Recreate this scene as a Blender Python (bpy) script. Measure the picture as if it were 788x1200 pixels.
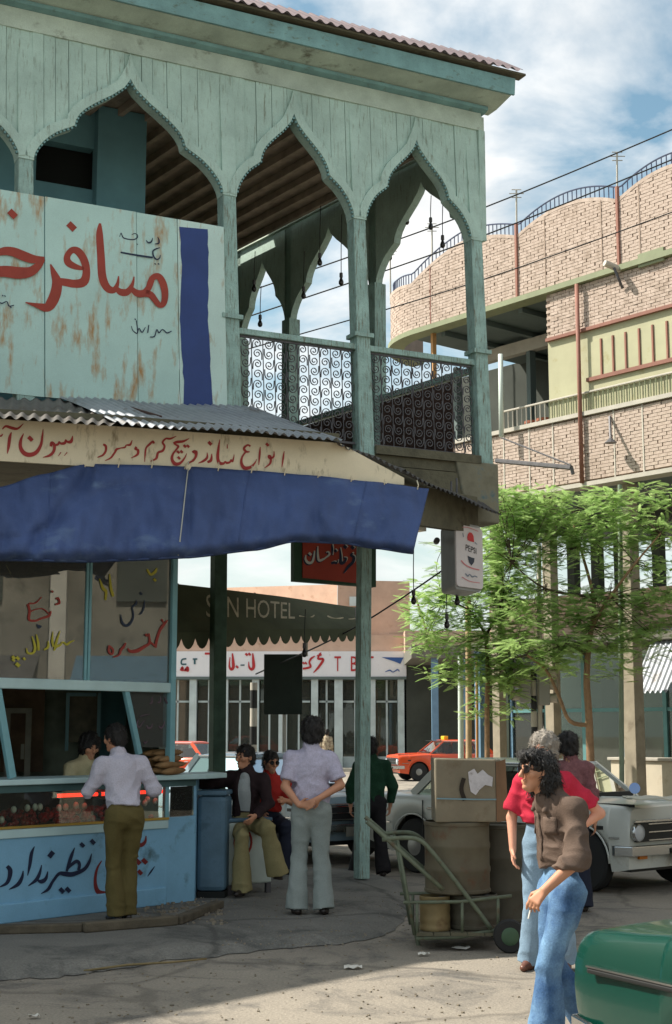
import bpy, bmesh, math, random
import numpy as np
from mathutils import Vector, Matrix

random.seed(7)
for o in list(bpy.data.objects):
    bpy.data.objects.remove(o)
SC = bpy.context.scene
COL = SC.collection
R = math.radians

# ------------------------------------------------------------------ camera
FPX = 1667.0                      # focal length in photograph pixels (788 x 1200)
CAM_H = 1.75
PITCH = math.atan(255.0 / FPX)
cd = bpy.data.cameras.new('camera')
cd.sensor_fit = 'HORIZONTAL'
cd.sensor_width = 36.0
cd.lens = FPX / 788.0 * 36.0
cd.clip_start = 0.1
cd.clip_end = 3000
cam = bpy.data.objects.new('camera', cd)
cam.location = (0, 0, CAM_H)
cam.rotation_euler = (math.pi / 2 + PITCH, 0, 0)
COL.objects.link(cam)
SC.camera = cam

# ------------------------------------------------------------------ sky and sun
SUN_EL = 47.0
SUN_DIR = Vector((-0.985, 0.17, 0)).normalized()
SUN_VEC = Vector((SUN_DIR.x * math.cos(R(SUN_EL)), SUN_DIR.y * math.cos(R(SUN_EL)), math.sin(R(SUN_EL))))
w = bpy.data.worlds.new('World')
SC.world = w
w.use_nodes = True
nt = w.node_tree
nt.nodes.clear()
N = nt.nodes.new
L = nt.links.new
out = N('ShaderNodeOutputWorld')
bg = N('ShaderNodeBackground')
bg.inputs['Strength'].default_value = 0.11
sky = N('ShaderNodeTexSky')
sky.sky_type = 'NISHITA'
sky.sun_disc = False
sky.sun_elevation = R(SUN_EL)
sky.sun_rotation = math.atan2(SUN_DIR.x, SUN_DIR.y)
sky.air_density = 1.0
sky.dust_density = 2.0
sky.ozone_density = 1.3
tc = N('ShaderNodeTexCoord')
sep = N('ShaderNodeSeparateXYZ')
L(tc.outputs['Generated'], sep.inputs[0])
zadd = N('ShaderNodeMath'); zadd.operation = 'MAXIMUM'; zadd.inputs[1].default_value = 0.0
L(sep.outputs['Z'], zadd.inputs[0])
zz = N('ShaderNodeMath'); zz.operation = 'ADD'; zz.inputs[1].default_value = 0.16
L(zadd.outputs[0], zz.inputs[0])
dx = N('ShaderNodeMath'); dx.operation = 'DIVIDE'
dy = N('ShaderNodeMath'); dy.operation = 'DIVIDE'
L(sep.outputs['X'], dx.inputs[0]); L(zz.outputs[0], dx.inputs[1])
L(sep.outputs['Y'], dy.inputs[0]); L(zz.outputs[0], dy.inputs[1])
cmb = N('ShaderNodeCombineXYZ')
L(dx.outputs[0], cmb.inputs['X']); L(dy.outputs[0], cmb.inputs['Y'])
mp = N('ShaderNodeMapping')
mp.inputs['Location'].default_value = (3.1, 1.75, 0.0)
mp.inputs['Scale'].default_value = (1.55, 1.25, 1.0)
L(cmb.outputs[0], mp.inputs[0])
n1 = N('ShaderNodeTexNoise'); n1.inputs['Scale'].default_value = 1.7
n1.inputs['Detail'].default_value = 9; n1.inputs['Roughness'].default_value = 0.56
n1.inputs['Distortion'].default_value = 0.35
L(mp.outputs[0], n1.inputs['Vector'])
ramp = N('ShaderNodeValToRGB')
ramp.color_ramp.elements[0].position = 0.41
ramp.color_ramp.elements[1].position = 0.60
ramp.color_ramp.elements[0].color = (0, 0, 0, 1)
ramp.color_ramp.elements[1].color = (1, 1, 1, 1)
L(n1.outputs['Fac'], ramp.inputs[0])
n2 = N('ShaderNodeTexNoise'); n2.inputs['Scale'].default_value = 2.6
n2.inputs['Detail'].default_value = 6
L(mp.outputs[0], n2.inputs['Vector'])
cr = N('ShaderNodeValToRGB')
cr.color_ramp.elements[0].position = 0.35; cr.color_ramp.elements[0].color = (5.3, 5.45, 5.5, 1)
cr.color_ramp.elements[1].position = 0.62; cr.color_ramp.elements[1].color = (7.5, 7.45, 7.3, 1)
L(n2.outputs['Fac'], cr.inputs[0])
tint = N('ShaderNodeMix'); tint.data_type = 'RGBA'; tint.blend_type = 'MULTIPLY'
tint.inputs['Factor'].default_value = 1.0
tint.inputs[7].default_value = (1.0, 1.17, 1.0, 1)
L(sky.outputs[0], tint.inputs[6])
mx = N('ShaderNodeMix'); mx.data_type = 'RGBA'
L(ramp.outputs[0], mx.inputs['Factor'])
L(tint.outputs[2], mx.inputs[6]); L(cr.outputs[0], mx.inputs[7])
hz = N('ShaderNodeMapRange'); hz.interpolation_type = 'SMOOTHSTEP'
hz.inputs['From Min'].default_value = 0.0; hz.inputs['From Max'].default_value = 0.27
hz.inputs['To Min'].default_value = 1.0; hz.inputs['To Max'].default_value = 0.0
L(sep.outputs['Z'], hz.inputs['Value'])
mh = N('ShaderNodeMix'); mh.data_type = 'RGBA'
mh.inputs[7].default_value = (5.1, 5.6, 5.4, 1)
L(hz.outputs[0], mh.inputs['Factor']); L(mx.outputs[2], mh.inputs[6])
L(mh.outputs[2], bg.inputs['Color'])
L(bg.outputs[0], out.inputs[0])

sd = bpy.data.lights.new('sun', 'SUN')
sd.energy = 5.0
sd.angle = R(0.5)
sd.color = (1.0, 0.94, 0.84)
sun = bpy.data.objects.new('sun', sd)
sun.rotation_euler = (-SUN_VEC).to_track_quat('-Z', 'Y').to_euler()
sun.location = SUN_VEC * 60
COL.objects.link(sun)

SC.view_settings.view_transform = 'Standard'
SC.view_settings.look = 'None'
SC.view_settings.gamma = 1.0
SC.view_settings.use_curve_mapping = False
SC.view_settings.exposure = 0.62
SC.render.engine = 'CYCLES'
SC.cycles.max_bounces = 6
SC.cycles.transparent_max_bounces = 12
SC.cycles.caustics_reflective = False
SC.cycles.caustics_refractive = False

# ------------------------------------------------------------------ placing helpers
_cp, _sp = math.cos(PITCH), math.sin(PITCH)
def ray(x, y):
    a = (x - 394.0) / FPX
    b = (600.0 - y) / FPX
    return Vector((a, _cp - b * _sp, _sp + b * _cp))
C0 = Vector((0, 0, CAM_H))
def P(x, y, Y):
    d = ray(x, y)
    return C0 + d * (Y / d.y)
def G(x, y, z=0.0):
    d = ray(x, y)
    return C0 + d * ((z - CAM_H) / d.z)
class Pl:
    """a vertical plane through p0 along u (horizontal); n points towards the street"""
    def __init__(s, p0, p1):
        s.p = Vector((p0[0], p0[1], 0)); d = Vector((p1[0] - p0[0], p1[1] - p0[1], 0))
        s.len = d.length; s.u = d.normalized(); s.n = Vector((s.u.y, -s.u.x, 0))
    def hit(s, x, y, off=0.0):
        d = ray(x, y)
        t = ((s.p + s.n * off) - C0).dot(s.n) / d.dot(s.n)
        return C0 + d * t
    def at(s, a, z, off=0.0):
        q = s.p + s.u * a + s.n * off
        return Vector((q.x, q.y, z))
    def uz(s, x, y, off=0.0):
        h = s.hit(x, y, off)
        return (h - s.p).dot(s.u), h.z

# ------------------------------------------------------------------ mesh helpers
class MB:
    def __init__(s):
        s.v = []; s.f = []; s.m = []
    def add(s, vs, fs, m=0):
        k = len(s.v)
        s.v.extend([tuple(v) for v in vs])
        s.f.extend([tuple(i + k for i in f) for f in fs])
        s.m.extend([m] * len(fs))
        return s
    def quad(s, a, b, c, d, m=0):
        return s.add([a, b, c, d], [(0, 1, 2, 3)], m)
    def box(s, c, sx, sy, sz, ax=None, m=0):
        """box centred at c; ax = (x axis, y axis, z axis)"""
        c = Vector(c)
        X, Y, Z = ax or (Vector((1, 0, 0)), Vector((0, 1, 0)), Vector((0, 0, 1)))
        X, Y, Z = Vector(X) * sx / 2, Vector(Y) * sy / 2, Vector(Z) * sz / 2
        vs = [c + X * i + Y * j + Z * k for k in (-1, 1) for j in (-1, 1) for i in (-1, 1)]
        return s.add(vs, [(0, 2, 3, 1), (4, 5, 7, 6), (0, 1, 5, 4), (2, 6, 7, 3), (0, 4, 6, 2), (1, 3, 7, 5)], m)
    def hexa(s, b, t, m=0):
        """eight corners: four below, four above, same order"""
        return s.add(list(b) + list(t), [(3, 2, 1, 0), (4, 5, 6, 7), (0, 1, 5, 4), (1, 2, 6, 5), (2, 3, 7, 6), (3, 0, 4, 7)], m)
    def bar(s, a, b, wx, wy, up=(0, 0, 1), m=0):
        """rectangular bar from a to b"""
        a, b = Vector(a), Vector(b)
        Z = (b - a); ln = Z.length; Z.normalize()
        u = Vector(up)
        if abs(u.dot(Z)) > 0.98: u = Vector((0.893, 0.451, 0))
        X = u.cross(Z).normalized(); Y = Z.cross(X)
        return s.box((a + b) / 2, wx, wy, ln, (X, Y, Z), m)
    def tube(s, pts, r, n=8, m=0, caps=True):
        pts = [Vector(p) for p in pts]
        rs = r if isinstance(r, (list, tuple)) else [r] * len(pts)
        k0 = len(s.v)
        pu = None
        for i, p in enumerate(pts):
            t = (pts[min(i + 1, len(pts) - 1)] - pts[max(i - 1, 0)])
            if t.length < 1e-9: t = Vector((0, 0, 1))
            t.normalize()
            if pu is None:
                pu = Vector((0, 0, 1)) if abs(t.z) < 0.9 else Vector((1, 0, 0))
            x = pu - t * pu.dot(t)
            if x.length < 1e-6: x = t.orthogonal()
            x.normalize(); pu = x
            y = t.cross(x)
            for j in range(n):
                a = 2 * math.pi * j / n
                s.v.append(tuple(p + (x * math.cos(a) + y * math.sin(a)) * rs[i]))
        for i in range(len(pts) - 1):
            for j in range(n):
                a = k0 + i * n + j; b = k0 + i * n + (j + 1) % n
                s.f.append((a, b, b + n, a + n)); s.m.append(m)
        if caps:
            s.f.append(tuple(k0 + j for j in reversed(range(n)))); s.m.append(m)
            e = k0 + (len(pts) - 1) * n
            s.f.append(tuple(e + j for j in range(n))); s.m.append(m)
        return s
    def lathe(s, prof, c, ax=(0, 0, 1), n=16, m=0, caps=True):
        """profile of (radius, height along axis)"""
        c = Vector(c); A = Vector(ax).normalized()
        X = A.orthogonal().normalized(); Y = A.cross(X)
        k0 = len(s.v)
        for r, h in prof:
            for j in range(n):
                a = 2 * math.pi * j / n
                s.v.append(tuple(c + A * h + (X * math.cos(a) + Y * math.sin(a)) * r))
        for i in range(len(prof) - 1):
            for j in range(n):
                a = k0 + i * n + j; b = k0 + i * n + (j + 1) % n
                s.f.append((a, b, b + n, a + n)); s.m.append(m)
        if caps:
            s.f.append(tuple(k0 + j for j in reversed(range(n)))); s.m.append(m)
            e = k0 + (len(prof) - 1) * n
            s.f.append(tuple(e + j for j in range(n))); s.m.append(m)
        return s
    def prism(s, poly, off, m=0):
        """polygon (list of points) extruded by vector off"""
        poly = [Vector(p) for p in poly]; off = Vector(off); n = len(poly)
        vs = poly + [p + off for p in poly]
        fs = [tuple(reversed(range(n))), tuple(range(n, 2 * n))]
        fs += [(i, (i + 1) % n, n + (i + 1) % n, n + i) for i in range(n)]
        return s.add(vs, fs, m)
    def grid(s, fn, nu, nv, m=0):
        k0 = len(s.v)
        for i in range(nu + 1):
            for j in range(nv + 1):
                s.v.append(tuple(fn(i / nu, j / nv)))
        for i in range(nu):
            for j in range(nv):
                a = k0 + i * (nv + 1) + j
                s.f.append((a, a + nv + 1, a + nv + 2, a + 1)); s.m.append(m)
        return s
    def mesh(s, name, mats, loc=(0, 0, 0), smooth=False, fix=True):
        me = bpy.data.meshes.new(name)
        lx, ly, lz = loc
        me.from_pydata([(x - lx, y - ly, z - lz) for x, y, z in s.v], [], s.f)
        for mt in (mats if isinstance(mats, (list, tuple)) else [mats]):
            me.materials.append(mt)
        if any(s.m):
            me.polygons.foreach_set('material_index', s.m)
        if fix:
            bm = bmesh.new(); bm.from_mesh(me)
            bmesh.ops.recalc_face_normals(bm, faces=bm.faces)
            bm.to_mesh(me); bm.free()
        if smooth is True:
            me.polygons.foreach_set('use_smooth', [True] * len(me.polygons))
        elif smooth:
            me.polygons.foreach_set('use_smooth', [True] * len(me.polygons))
            me.set_sharp_from_angle(angle=R(smooth))
        me.update()
        return me

def tag(o, label=None, cat=None, group=None, kind=None):
    if label: o['label'] = label
    if cat: o['category'] = cat
    if group: o['group'] = group
    if kind: o['kind'] = kind
    return o
def root(name, label, cat, loc=(0, 0, 0), rz=0.0, group=None):
    o = bpy.data.objects.new(name, None)
    o.empty_display_size = 0.2
    o.location = loc; o.rotation_euler = (0, 0, rz)
    COL.objects.link(o)
    return tag(o, label, cat, group)
def world_loc(o):
    v = Vector((0, 0, 0))
    while o is not None:
        v = v + o.location; o = o.parent
    return v
def part(name, mb, mats, parent=None, smooth=False, local=False, fix=True, bevel=0.0):
    """link a mesh object; vertices are world coordinates unless local (then in the parent's space)"""
    loc = (0, 0, 0) if (local or parent is None) else tuple(world_loc(parent))
    me = mb if isinstance(mb, bpy.types.Mesh) else mb.mesh(name, mats, loc, smooth, fix)
    o = bpy.data.objects.new(name, me)
    COL.objects.link(o)
    o.parent = parent
    if bevel:
        b = o.modifiers.new('bevel', 'BEVEL'); b.width = bevel; b.segments = 2; b.limit_method = 'ANGLE'; b.angle_limit = R(40)
    return o
def inst(name, me, parent, loc, rot=(0, 0, 0), scale=(1, 1, 1)):
    o = bpy.data.objects.new(name, me)
    COL.objects.link(o)
    o.parent = parent; o.location = loc; o.rotation_euler = rot; o.scale = scale
    return o
def struct(name, mb, mats, smooth=False):
    o = part(name, mb, mats, None, smooth)
    o['kind'] = 'structure'
    return o

# ------------------------------------------------------------------ materials
def srgb(r, g, b):
    def f(c):
        c /= 255.0
        return c / 12.92 if c <= 0.04045 else ((c + 0.055) / 1.055) ** 2.4
    return (f(r), f(g), f(b))
MATS = {}
def mat(name, col, rough=0.7, var=0.0, vscale=3.0, col2=None, stain=None, samt=0.0, sscale=2.0, sstretch=(1, 1, 1),
        bump=0.0, bscale=40.0, metal=0.0, spec=0.4, fine=0.0, emit=None, estr=0.0, coat=0.0):
    if name in MATS: return MATS[name]
    m = bpy.data.materials.new(name); MATS[name] = m
    m.use_nodes = True
    t = m.node_tree; n = t.nodes; l = t.links
    b = n['Principled BSDF']
    b.inputs['Roughness'].default_value = rough
    b.inputs['Metallic'].default_value = metal
    b.inputs['Specular IOR Level'].default_value = spec
    b.inputs['Coat Weight'].default_value = coat
    b.inputs['Coat Roughness'].default_value = 0.08
    col = tuple(col) + (1,)
    tcn = n.new('ShaderNodeTexCoord')
    src = None
    if var > 0 or col2:
        nz = n.new('ShaderNodeTexNoise'); nz.inputs['Scale'].default_value = vscale
        nz.inputs['Detail'].default_value = 6; nz.inputs['Roughness'].default_value = 0.6
        l.new(tcn.outputs['Object'], nz.inputs['Vector'])
        rp = n.new('ShaderNodeValToRGB')
        rp.color_ramp.elements[0].position = 0.32; rp.color_ramp.elements[1].position = 0.68
        c2 = tuple(col2) + (1,) if col2 else tuple(min(1, c * (1 + var)) for c in col[:3]) + (1,)
        c1 = col if col2 else tuple(c * (1 - var) for c in col[:3]) + (1,)
        rp.color_ramp.elements[0].color = c1; rp.color_ramp.elements[1].color = c2
        l.new(nz.outputs['Fac'], rp.inputs[0]); src = rp.outputs[0]
    if fine > 0:
        nf = n.new('ShaderNodeTexNoise'); nf.inputs['Scale'].default_value = 90
        nf.inputs['Detail'].default_value = 3
        l.new(tcn.outputs['Object'], nf.inputs['Vector'])
        mr = n.new('ShaderNodeMapRange')
        mr.inputs['From Min'].default_value = 0.3; mr.inputs['From Max'].default_value = 0.7
        mr.inputs['To Min'].default_value = 1 - fine; mr.inputs['To Max'].default_value = 1 + fine
        l.new(nf.outputs['Fac'], mr.inputs['Value'])
        mm = n.new('ShaderNodeMix'); mm.data_type = 'RGBA'; mm.blend_type = 'MULTIPLY'
        mm.inputs['Factor'].default_value = 1
        if src: l.new(src, mm.inputs[6])
        else: mm.inputs[6].default_value = col
        l.new(mr.outputs[0], mm.inputs[7]); src = mm.outputs[2]
    if stain and samt > 0:
        mpn = n.new('ShaderNodeMapping'); mpn.inputs['Scale'].default_value = sstretch
        l.new(tcn.outputs['Object'], mpn.inputs[0])
        ns = n.new('ShaderNodeTexNoise'); ns.inputs['Scale'].default_value = sscale
        ns.inputs['Detail'].default_value = 8; ns.inputs['Roughness'].default_value = 0.65
        l.new(mpn.outputs[0], ns.inputs['Vector'])
        rs = n.new('ShaderNodeValToRGB')
        rs.color_ramp.elements[0].position = 0.66 - 0.3 * samt; rs.color_ramp.elements[1].position = 0.80 - 0.22 * samt
        rs.color_ramp.elements[0].color = (0, 0, 0, 1); rs.color_ramp.elements[1].color = (1, 1, 1, 1)
        l.new(ns.outputs['Fac'], rs.inputs[0])
        ms = n.new('ShaderNodeMix'); ms.data_type = 'RGBA'
        l.new(rs.outputs[0], ms.inputs['Factor'])
        if src: l.new(src, ms.inputs[6])
        else: ms.inputs[6].default_value = col
        ms.inputs[7].default_value = tuple(stain) + (1,)
        src = ms.outputs[2]
    if src: l.new(src, b.inputs['Base Color'])
    else: b.inputs['Base Color'].default_value = col
    if bump > 0:
        nb = n.new('ShaderNodeTexNoise'); nb.inputs['Scale'].default_value = bscale
        nb.inputs['Detail'].default_value = 5
        l.new(tcn.outputs['Object'], nb.inputs['Vector'])
        bp = n.new('ShaderNodeBump'); bp.inputs['Strength'].default_value = bump; bp.inputs['Distance'].default_value = 0.02
        l.new(nb.outputs['Fac'], bp.inputs['Height']); l.new(bp.outputs[0], b.inputs['Normal'])
    if emit:
        b.inputs['Emission Color'].default_value = tuple(emit) + (1,)
        b.inputs['Emission Strength'].default_value = estr
    return m
def glass(name, tint=(0.8, 0.9, 0.88), opacity=0.12, rough=0.02, refl=1.5):
    """window pane: mirror reflection over a tinted sheet with a grey diffuse veil"""
    if name in MATS: return MATS[name]
    m = bpy.data.materials.new(name); MATS[name] = m
    m.use_nodes = True
    t = m.node_tree; n = t.nodes; l = t.links; n.clear()
    o = n.new('ShaderNodeOutputMaterial')
    tr = n.new('ShaderNodeBsdfTransparent'); tr.inputs[0].default_value = tuple(tint) + (1,)
    df = n.new('ShaderNodeBsdfDiffuse'); df.inputs[0].default_value = (0.35, 0.36, 0.32, 1)
    gl = n.new('ShaderNodeBsdfGlossy'); gl.inputs['Roughness'].default_value = rough
    gl.inputs[0].default_value = (0.95, 0.97, 0.95, 1)
    fr = n.new('ShaderNodeFresnel'); fr.inputs[0].default_value = refl
    a = n.new('ShaderNodeMixShader'); a.inputs[0].default_value = opacity
    l.new(tr.outputs[0], a.inputs[1]); l.new(df.outputs[0], a.inputs[2])
    b2 = n.new('ShaderNodeMixShader')
    l.new(fr.outputs[0], b2.inputs[0]); l.new(a.outputs[0], b2.inputs[1]); l.new(gl.outputs[0], b2.inputs[2])
    l.new(b2.outputs[0], o.inputs[0])
    return m

# ------------------------------------------------------------------ painted lettering
def catmull(pts, per=5):
    n = len(pts)
    if n < 3:
        return [tuple(p) for p in pts]
    out = []
    for i in range(n - 1):
        p0 = pts[max(i - 1, 0)]; p1 = pts[i]; p2 = pts[i + 1]; p3 = pts[min(i + 2, n - 1)]
        for k in range(per):
            t = k / per
            out.append(tuple(0.5 * ((2 * b) + (-a + c) * t + (2 * a - 5 * b + 4 * c - d) * t * t + (-a + 3 * b - 3 * c + d) * t ** 3)
                             for a, b, c, d in zip(p0, p1, p2, p3)))
    out.append(tuple(pts[-1]))
    return out
def strokes(mb, sts, to3d, m=0, step=0.0006):
    """pen strokes: each a list of (x, y, width); to3d maps (x, y, k) to a point k steps proud of the board"""
    for k, st in enumerate(sts):
        st = [p if len(p) == 3 else (p[0], p[1], st[0][2]) for p in st]
        c = catmull(st)
        vs = []
        for i, (x, y, wd) in enumerate(c):
            x0, y0, _ = c[max(i - 1, 0)]; x1, y1, _ = c[min(i + 1, len(c) - 1)]
            tx, ty = x1 - x0, y1 - y0
            ln = math.hypot(tx, ty) or 1
            nx, ny = -ty / ln * wd / 2, tx / ln * wd / 2
            vs.append(to3d(x + nx, y + ny, k * step)); vs.append(to3d(x - nx, y - ny, k * step))
        mb.add(vs, [(2 * i, 2 * i + 1, 2 * i + 3, 2 * i + 2) for i in range(len(c) - 1)], m)
    return mb
def dot(x, y, s):
    """diamond shaped pen dot"""
    return [(x - s * 0.5, y - s * 0.5, s), (x + s * 0.5, y + s * 0.5, s)]
def zmap(pl, ox, oy, sc, off):
    return lambda x, y, k: pl.hit(ox + x / sc, oy + y / sc, off + k)
def latin(text, size, extr=0.0):
    """flat mesh of built-in lettering: list of verts (x, y) and faces"""
    c = bpy.data.curves.new('lettering', 'FONT'); c.body = text; c.size = size; c.align_x = 'LEFT'
    c.resolution_u = 3
    o = bpy.data.objects.new('lettering', c); COL.objects.link(o)
    bpy.context.view_layer.update()
    dg = bpy.context.evaluated_depsgraph_get()
    me = o.evaluated_get(dg).to_mesh()
    vs = [(v.co.x, v.co.y) for v in me.vertices]; fs = [tuple(p.vertices) for p in me.polygons]
    bpy.data.objects.remove(o); bpy.data.curves.remove(c)
    return vs, fs
def put_latin(mb, text, corners, m=0):
    """text stretched into the quad corners (bottom-left, bottom-right, top-right, top-left)"""
    vs, fs = latin(text, 1.0)
    x0 = min(v[0] for v in vs); x1 = max(v[0] for v in vs); y0 = min(v[1] for v in vs); y1 = max(v[1] for v in vs)
    a, b, c, d = [Vector(q) for q in corners]
    o = []
    for x, y in vs:
        s = (x - x0) / (x1 - x0); t = (y - y0) / (y1 - y0)
        o.append((a * (1 - s) + b * s) * (1 - t) + (d * (1 - s) + c * s) * t)
    return mb.add(o, fs, m)
# ================================================================== materials of the setting
M_TEAL = mat('teal_paint', srgb(168, 192, 181), 0.75, var=0.14, vscale=2.5, stain=srgb(118, 124, 108), samt=0.34, sscale=6, sstretch=(6, 6, 0.7), bump=0.25, bscale=30, fine=0.06)
M_TEAL2 = mat('teal_post_paint', srgb(146, 174, 166), 0.75, var=0.22, vscale=4, stain=srgb(104, 98, 80), samt=0.5, sscale=7, sstretch=(7, 7, 0.8), bump=0.35, bscale=35, fine=0.08)
M_TEALD = mat('teal_beam_paint', srgb(120, 158, 158), 0.8, var=0.2, vscale=3, stain=srgb(96, 108, 90), samt=0.3, sscale=4, sstretch=(2, 2, 4), bump=0.3, bscale=30, fine=0.07)
M_CORN = mat('cornice_paint', srgb(176, 190, 176), 0.8, var=0.2, vscale=2, stain=srgb(84, 78, 60), samt=0.3, sscale=3, bump=0.3, bscale=25, fine=0.08)
M_ROOM = mat('loggia_blue_wall', srgb(104, 148, 158), 0.85, var=0.12, vscale=2, bump=0.1)
M_DARKGR = mat('loggia_green_wall', srgb(98, 126, 112), 0.85, var=0.15, vscale=2, bump=0.15)
M_CEIL = mat('ceiling_wood', srgb(160, 146, 132), 0.85, var=0.25, vscale=4, bump=0.2)
M_DARK = mat('dark_interior', (0.012, 0.014, 0.013), 0.9)
M_IRON = mat('grey_iron', srgb(92, 90, 92), 0.6, metal=0.3, var=0.2, vscale=8)
M_IRONRED = mat('red_brown_iron', srgb(96, 62, 62), 0.7, var=0.2, vscale=8)
M_TIN = mat('tin_sheet', srgb(150, 154, 160), 0.55, metal=0.45, var=0.2, vscale=1.5, stain=srgb(104, 92, 80), samt=0.3, sscale=2.2, bump=0.1, bscale=12)
M_TIND = mat('dark_tin_sheet', srgb(92, 88, 84), 0.7, metal=0.25, var=0.25, vscale=2, stain=srgb(70, 54, 42), samt=0.4, sscale=2.5)
M_ROOFTIN = mat('roof_tin', srgb(120, 106, 108), 0.65, metal=0.3, var=0.15, vscale=2, stain=srgb(96, 76, 66), samt=0.3)
M_WOODB = mat('brown_boards', srgb(82, 62, 56), 0.85, var=0.25, vscale=3, bump=0.2)
M_OLDWOOD = mat('old_timber', srgb(96, 92, 74), 0.85, var=0.3, vscale=4, stain=srgb(60, 54, 42), samt=0.4, sscale=4, bump=0.35, bscale=25)
M_PLAST = mat('patchy_plaster', srgb(120, 116, 98), 0.9, var=0.2, vscale=5, stain=srgb(70, 100, 110), samt=0.35, sscale=5, bump=0.4, bscale=18)
M_CREAM = mat('cream_board', srgb(214, 202, 174), 0.7, var=0.08, vscale=2, stain=srgb(120, 106, 80), samt=0.28, sscale=3, sstretch=(3, 3, 1), fine=0.03)

# ================================================================== hotel with the arched wooden loggia
b0 = G(424, 1030, 0.1)
F = Pl((b0.x, b0.y), (b0.x + 1.98, b0.y + 1))
LEAN = 0.033
def fa(u, z, off=0.0):
    return F.at(u - LEAN * (z - 5.0), z, off)
Z_FLOOR, Z_RAIL, Z_SPR, Z_APX, Z_BTOP = 4.98, 6.2, 7.80, 8.93, 9.25
U_POST = [-6.35, -3.97, -1.62, 0.06, 1.71]
PW = 0.20
hotel = root('hotel_building', 'old teal timber hotel with pointed lobed arches over the sandwich shop', 'building', tuple(F.at(0, 0)))
AX_F = (F.u, F.n, Vector((0, 0, 1)))
HALF = [(0, 1), (.03, .95), (.07, .895), (.12, .855), (.2, .79), (.285, .735), (.38, .67), (.466, .605), (.53, .54), (.572, .47), (.588, .405), (.64, .375), (.70, .345), (.77, .305), (.84, .25), (.90, .19), (.95, .125), (.985, .06), (1, 0)]
def arch_curve(w, h):
    """inner edge from the left springing to the right one, centred at 0"""
    r = [(s * w / 2, t * h) for s, t in HALF]
    return [(-x, z) for x, z in reversed(r)][:-1] + r
def offset_curve(c, d):
    o = []
    for i, (x, z) in enumerate(c):
        a = c[max(i - 1, 0)]; b = c[min(i + 1, len(c) - 1)]
        tx, tz = b[0] - a[0], b[1] - a[1]; ln = math.hypot(tx, tz)
        o.append((x - tz / ln * d, z + tx / ln * d))
    return o
def arch_bay(at3, ul, ur, parent, zs=Z_SPR, za=Z_APX, zt=Z_BTOP, both=True):
    """one bay between two posts: rim, dentils and the boards above it. at3(u, z, off)"""
    w_, h_ = ur - ul, za - zs
    cx = (ul + ur) / 2
    cin = arch_curve(w_, h_)
    cout = offset_curve(cin, 0.10)
    mid = len(cin) // 2
    cout[mid] = (0, h_ + 0.30)
    cout[mid - 1] = (-0.035, h_ + 0.17); cout[mid + 1] = (0.035, h_ + 0.17)
    cout[mid - 2] = (min(cout[mid - 2][0], -0.08), cout[mid - 2][1]); cout[mid + 2] = (max(cout[mid + 2][0], 0.08), cout[mid + 2][1])
    lim = w_ / 2 + PW / 2 - 0.005
    cout = [(max(-lim, min(lim, x)), z) for x, z in cout]
    mb = MB(); n = len(cin)
    vs = []
    for off in (0.075, -0.13):
        vs += [at3(cx + x, zs + z, off) for x, z in cin]
    for off in (0.075, 0.0):
        vs += [at3(cx + x, zs + z, off) for x, z in cout]
    fs = []
    for i in range(n - 1):
        fs += [(i, i + 1, n + i + 1, n + i), (i, 2 * n + i, 2 * n + i + 1, i + 1), (2 * n + i, 3 * n + i, 3 * n + i + 1, 2 * n + i + 1)]
    mb.add(vs, fs)
    rim = part('arch_rim', mb, M_TEAL, parent)
    # dentils along the soffit
    db = MB()
    d = [0]
    for i in range(1, n): d.append(d[-1] + math.hypot(cin[i][0] - cin[i - 1][0], cin[i][1] - cin[i - 1][1]))
    k = 0.05
    while k < d[-1]:
        i = max(j for j in range(n) if d[j] <= k); i = min(i, n - 2)
        t = (k - d[i]) / (d[i + 1] - d[i])
        x = cin[i][0] * (1 - t) + cin[i + 1][0] * t; z = cin[i][1] * (1 - t) + cin[i + 1][1] * t
        tx, tz = cin[i + 1][0] - cin[i][0], cin[i + 1][1] - cin[i][1]; ln = math.hypot(tx, tz); tx /= ln; tz /= ln
        nx, nz = tz, -tx
        q = [(x - tx * .012, z - tz * .012), (x + tx * .012, z + tz * .012), (x + tx * .012 + nx * .022, z + tz * .012 + nz * .022), (x - tx * .012 + nx * .022, z - tz * .012 + nz * .022)]
        db.hexa([at3(cx + a, zs + b, 0.066) for a, b in q], [at3(cx + a, zs + b, 0.03) for a, b in q])
        k += 0.048
    o = part('dentil_trim', db, M_TEALD, rim); o['kind'] = 'stuff'
    # boards
    def zin(u):
        x = abs(u - cx) / (w_ / 2)
        if x >= 1: return zs - 0.02
        for (a, ha), (b, hb) in zip(HALF, HALF[1:]):
            if a <= x <= b and b > a:
                return zs + h_ * (ha + (hb - ha) * (x - a) / (b - a)) + 0.035
        return zs
    u = ul - PW / 2 + 0.09
    end = ur + PW / 2 - 0.09
    while u < end - 0.02:
        bw = random.choice((0.13, 0.15, 0.2, 0.24, 0.17))
        u1 = min(u + bw, end)
        if end - u1 < 0.07: u1 = end
        off = random.uniform(0.0, 0.018)
        us = [u + 0.003 + (u1 - u - 0.006) * j / 5 for j in range(6)]
        poly = [(x, zin(x)) for x in us] + [(us[-1], zt), (us[0], zt)]
        m2 = MB().prism([at3(x, z, 0.022 + off) for x, z in poly], F.n * -0.03)
        part('board', m2, M_TEAL, parent)
        u = u1
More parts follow.
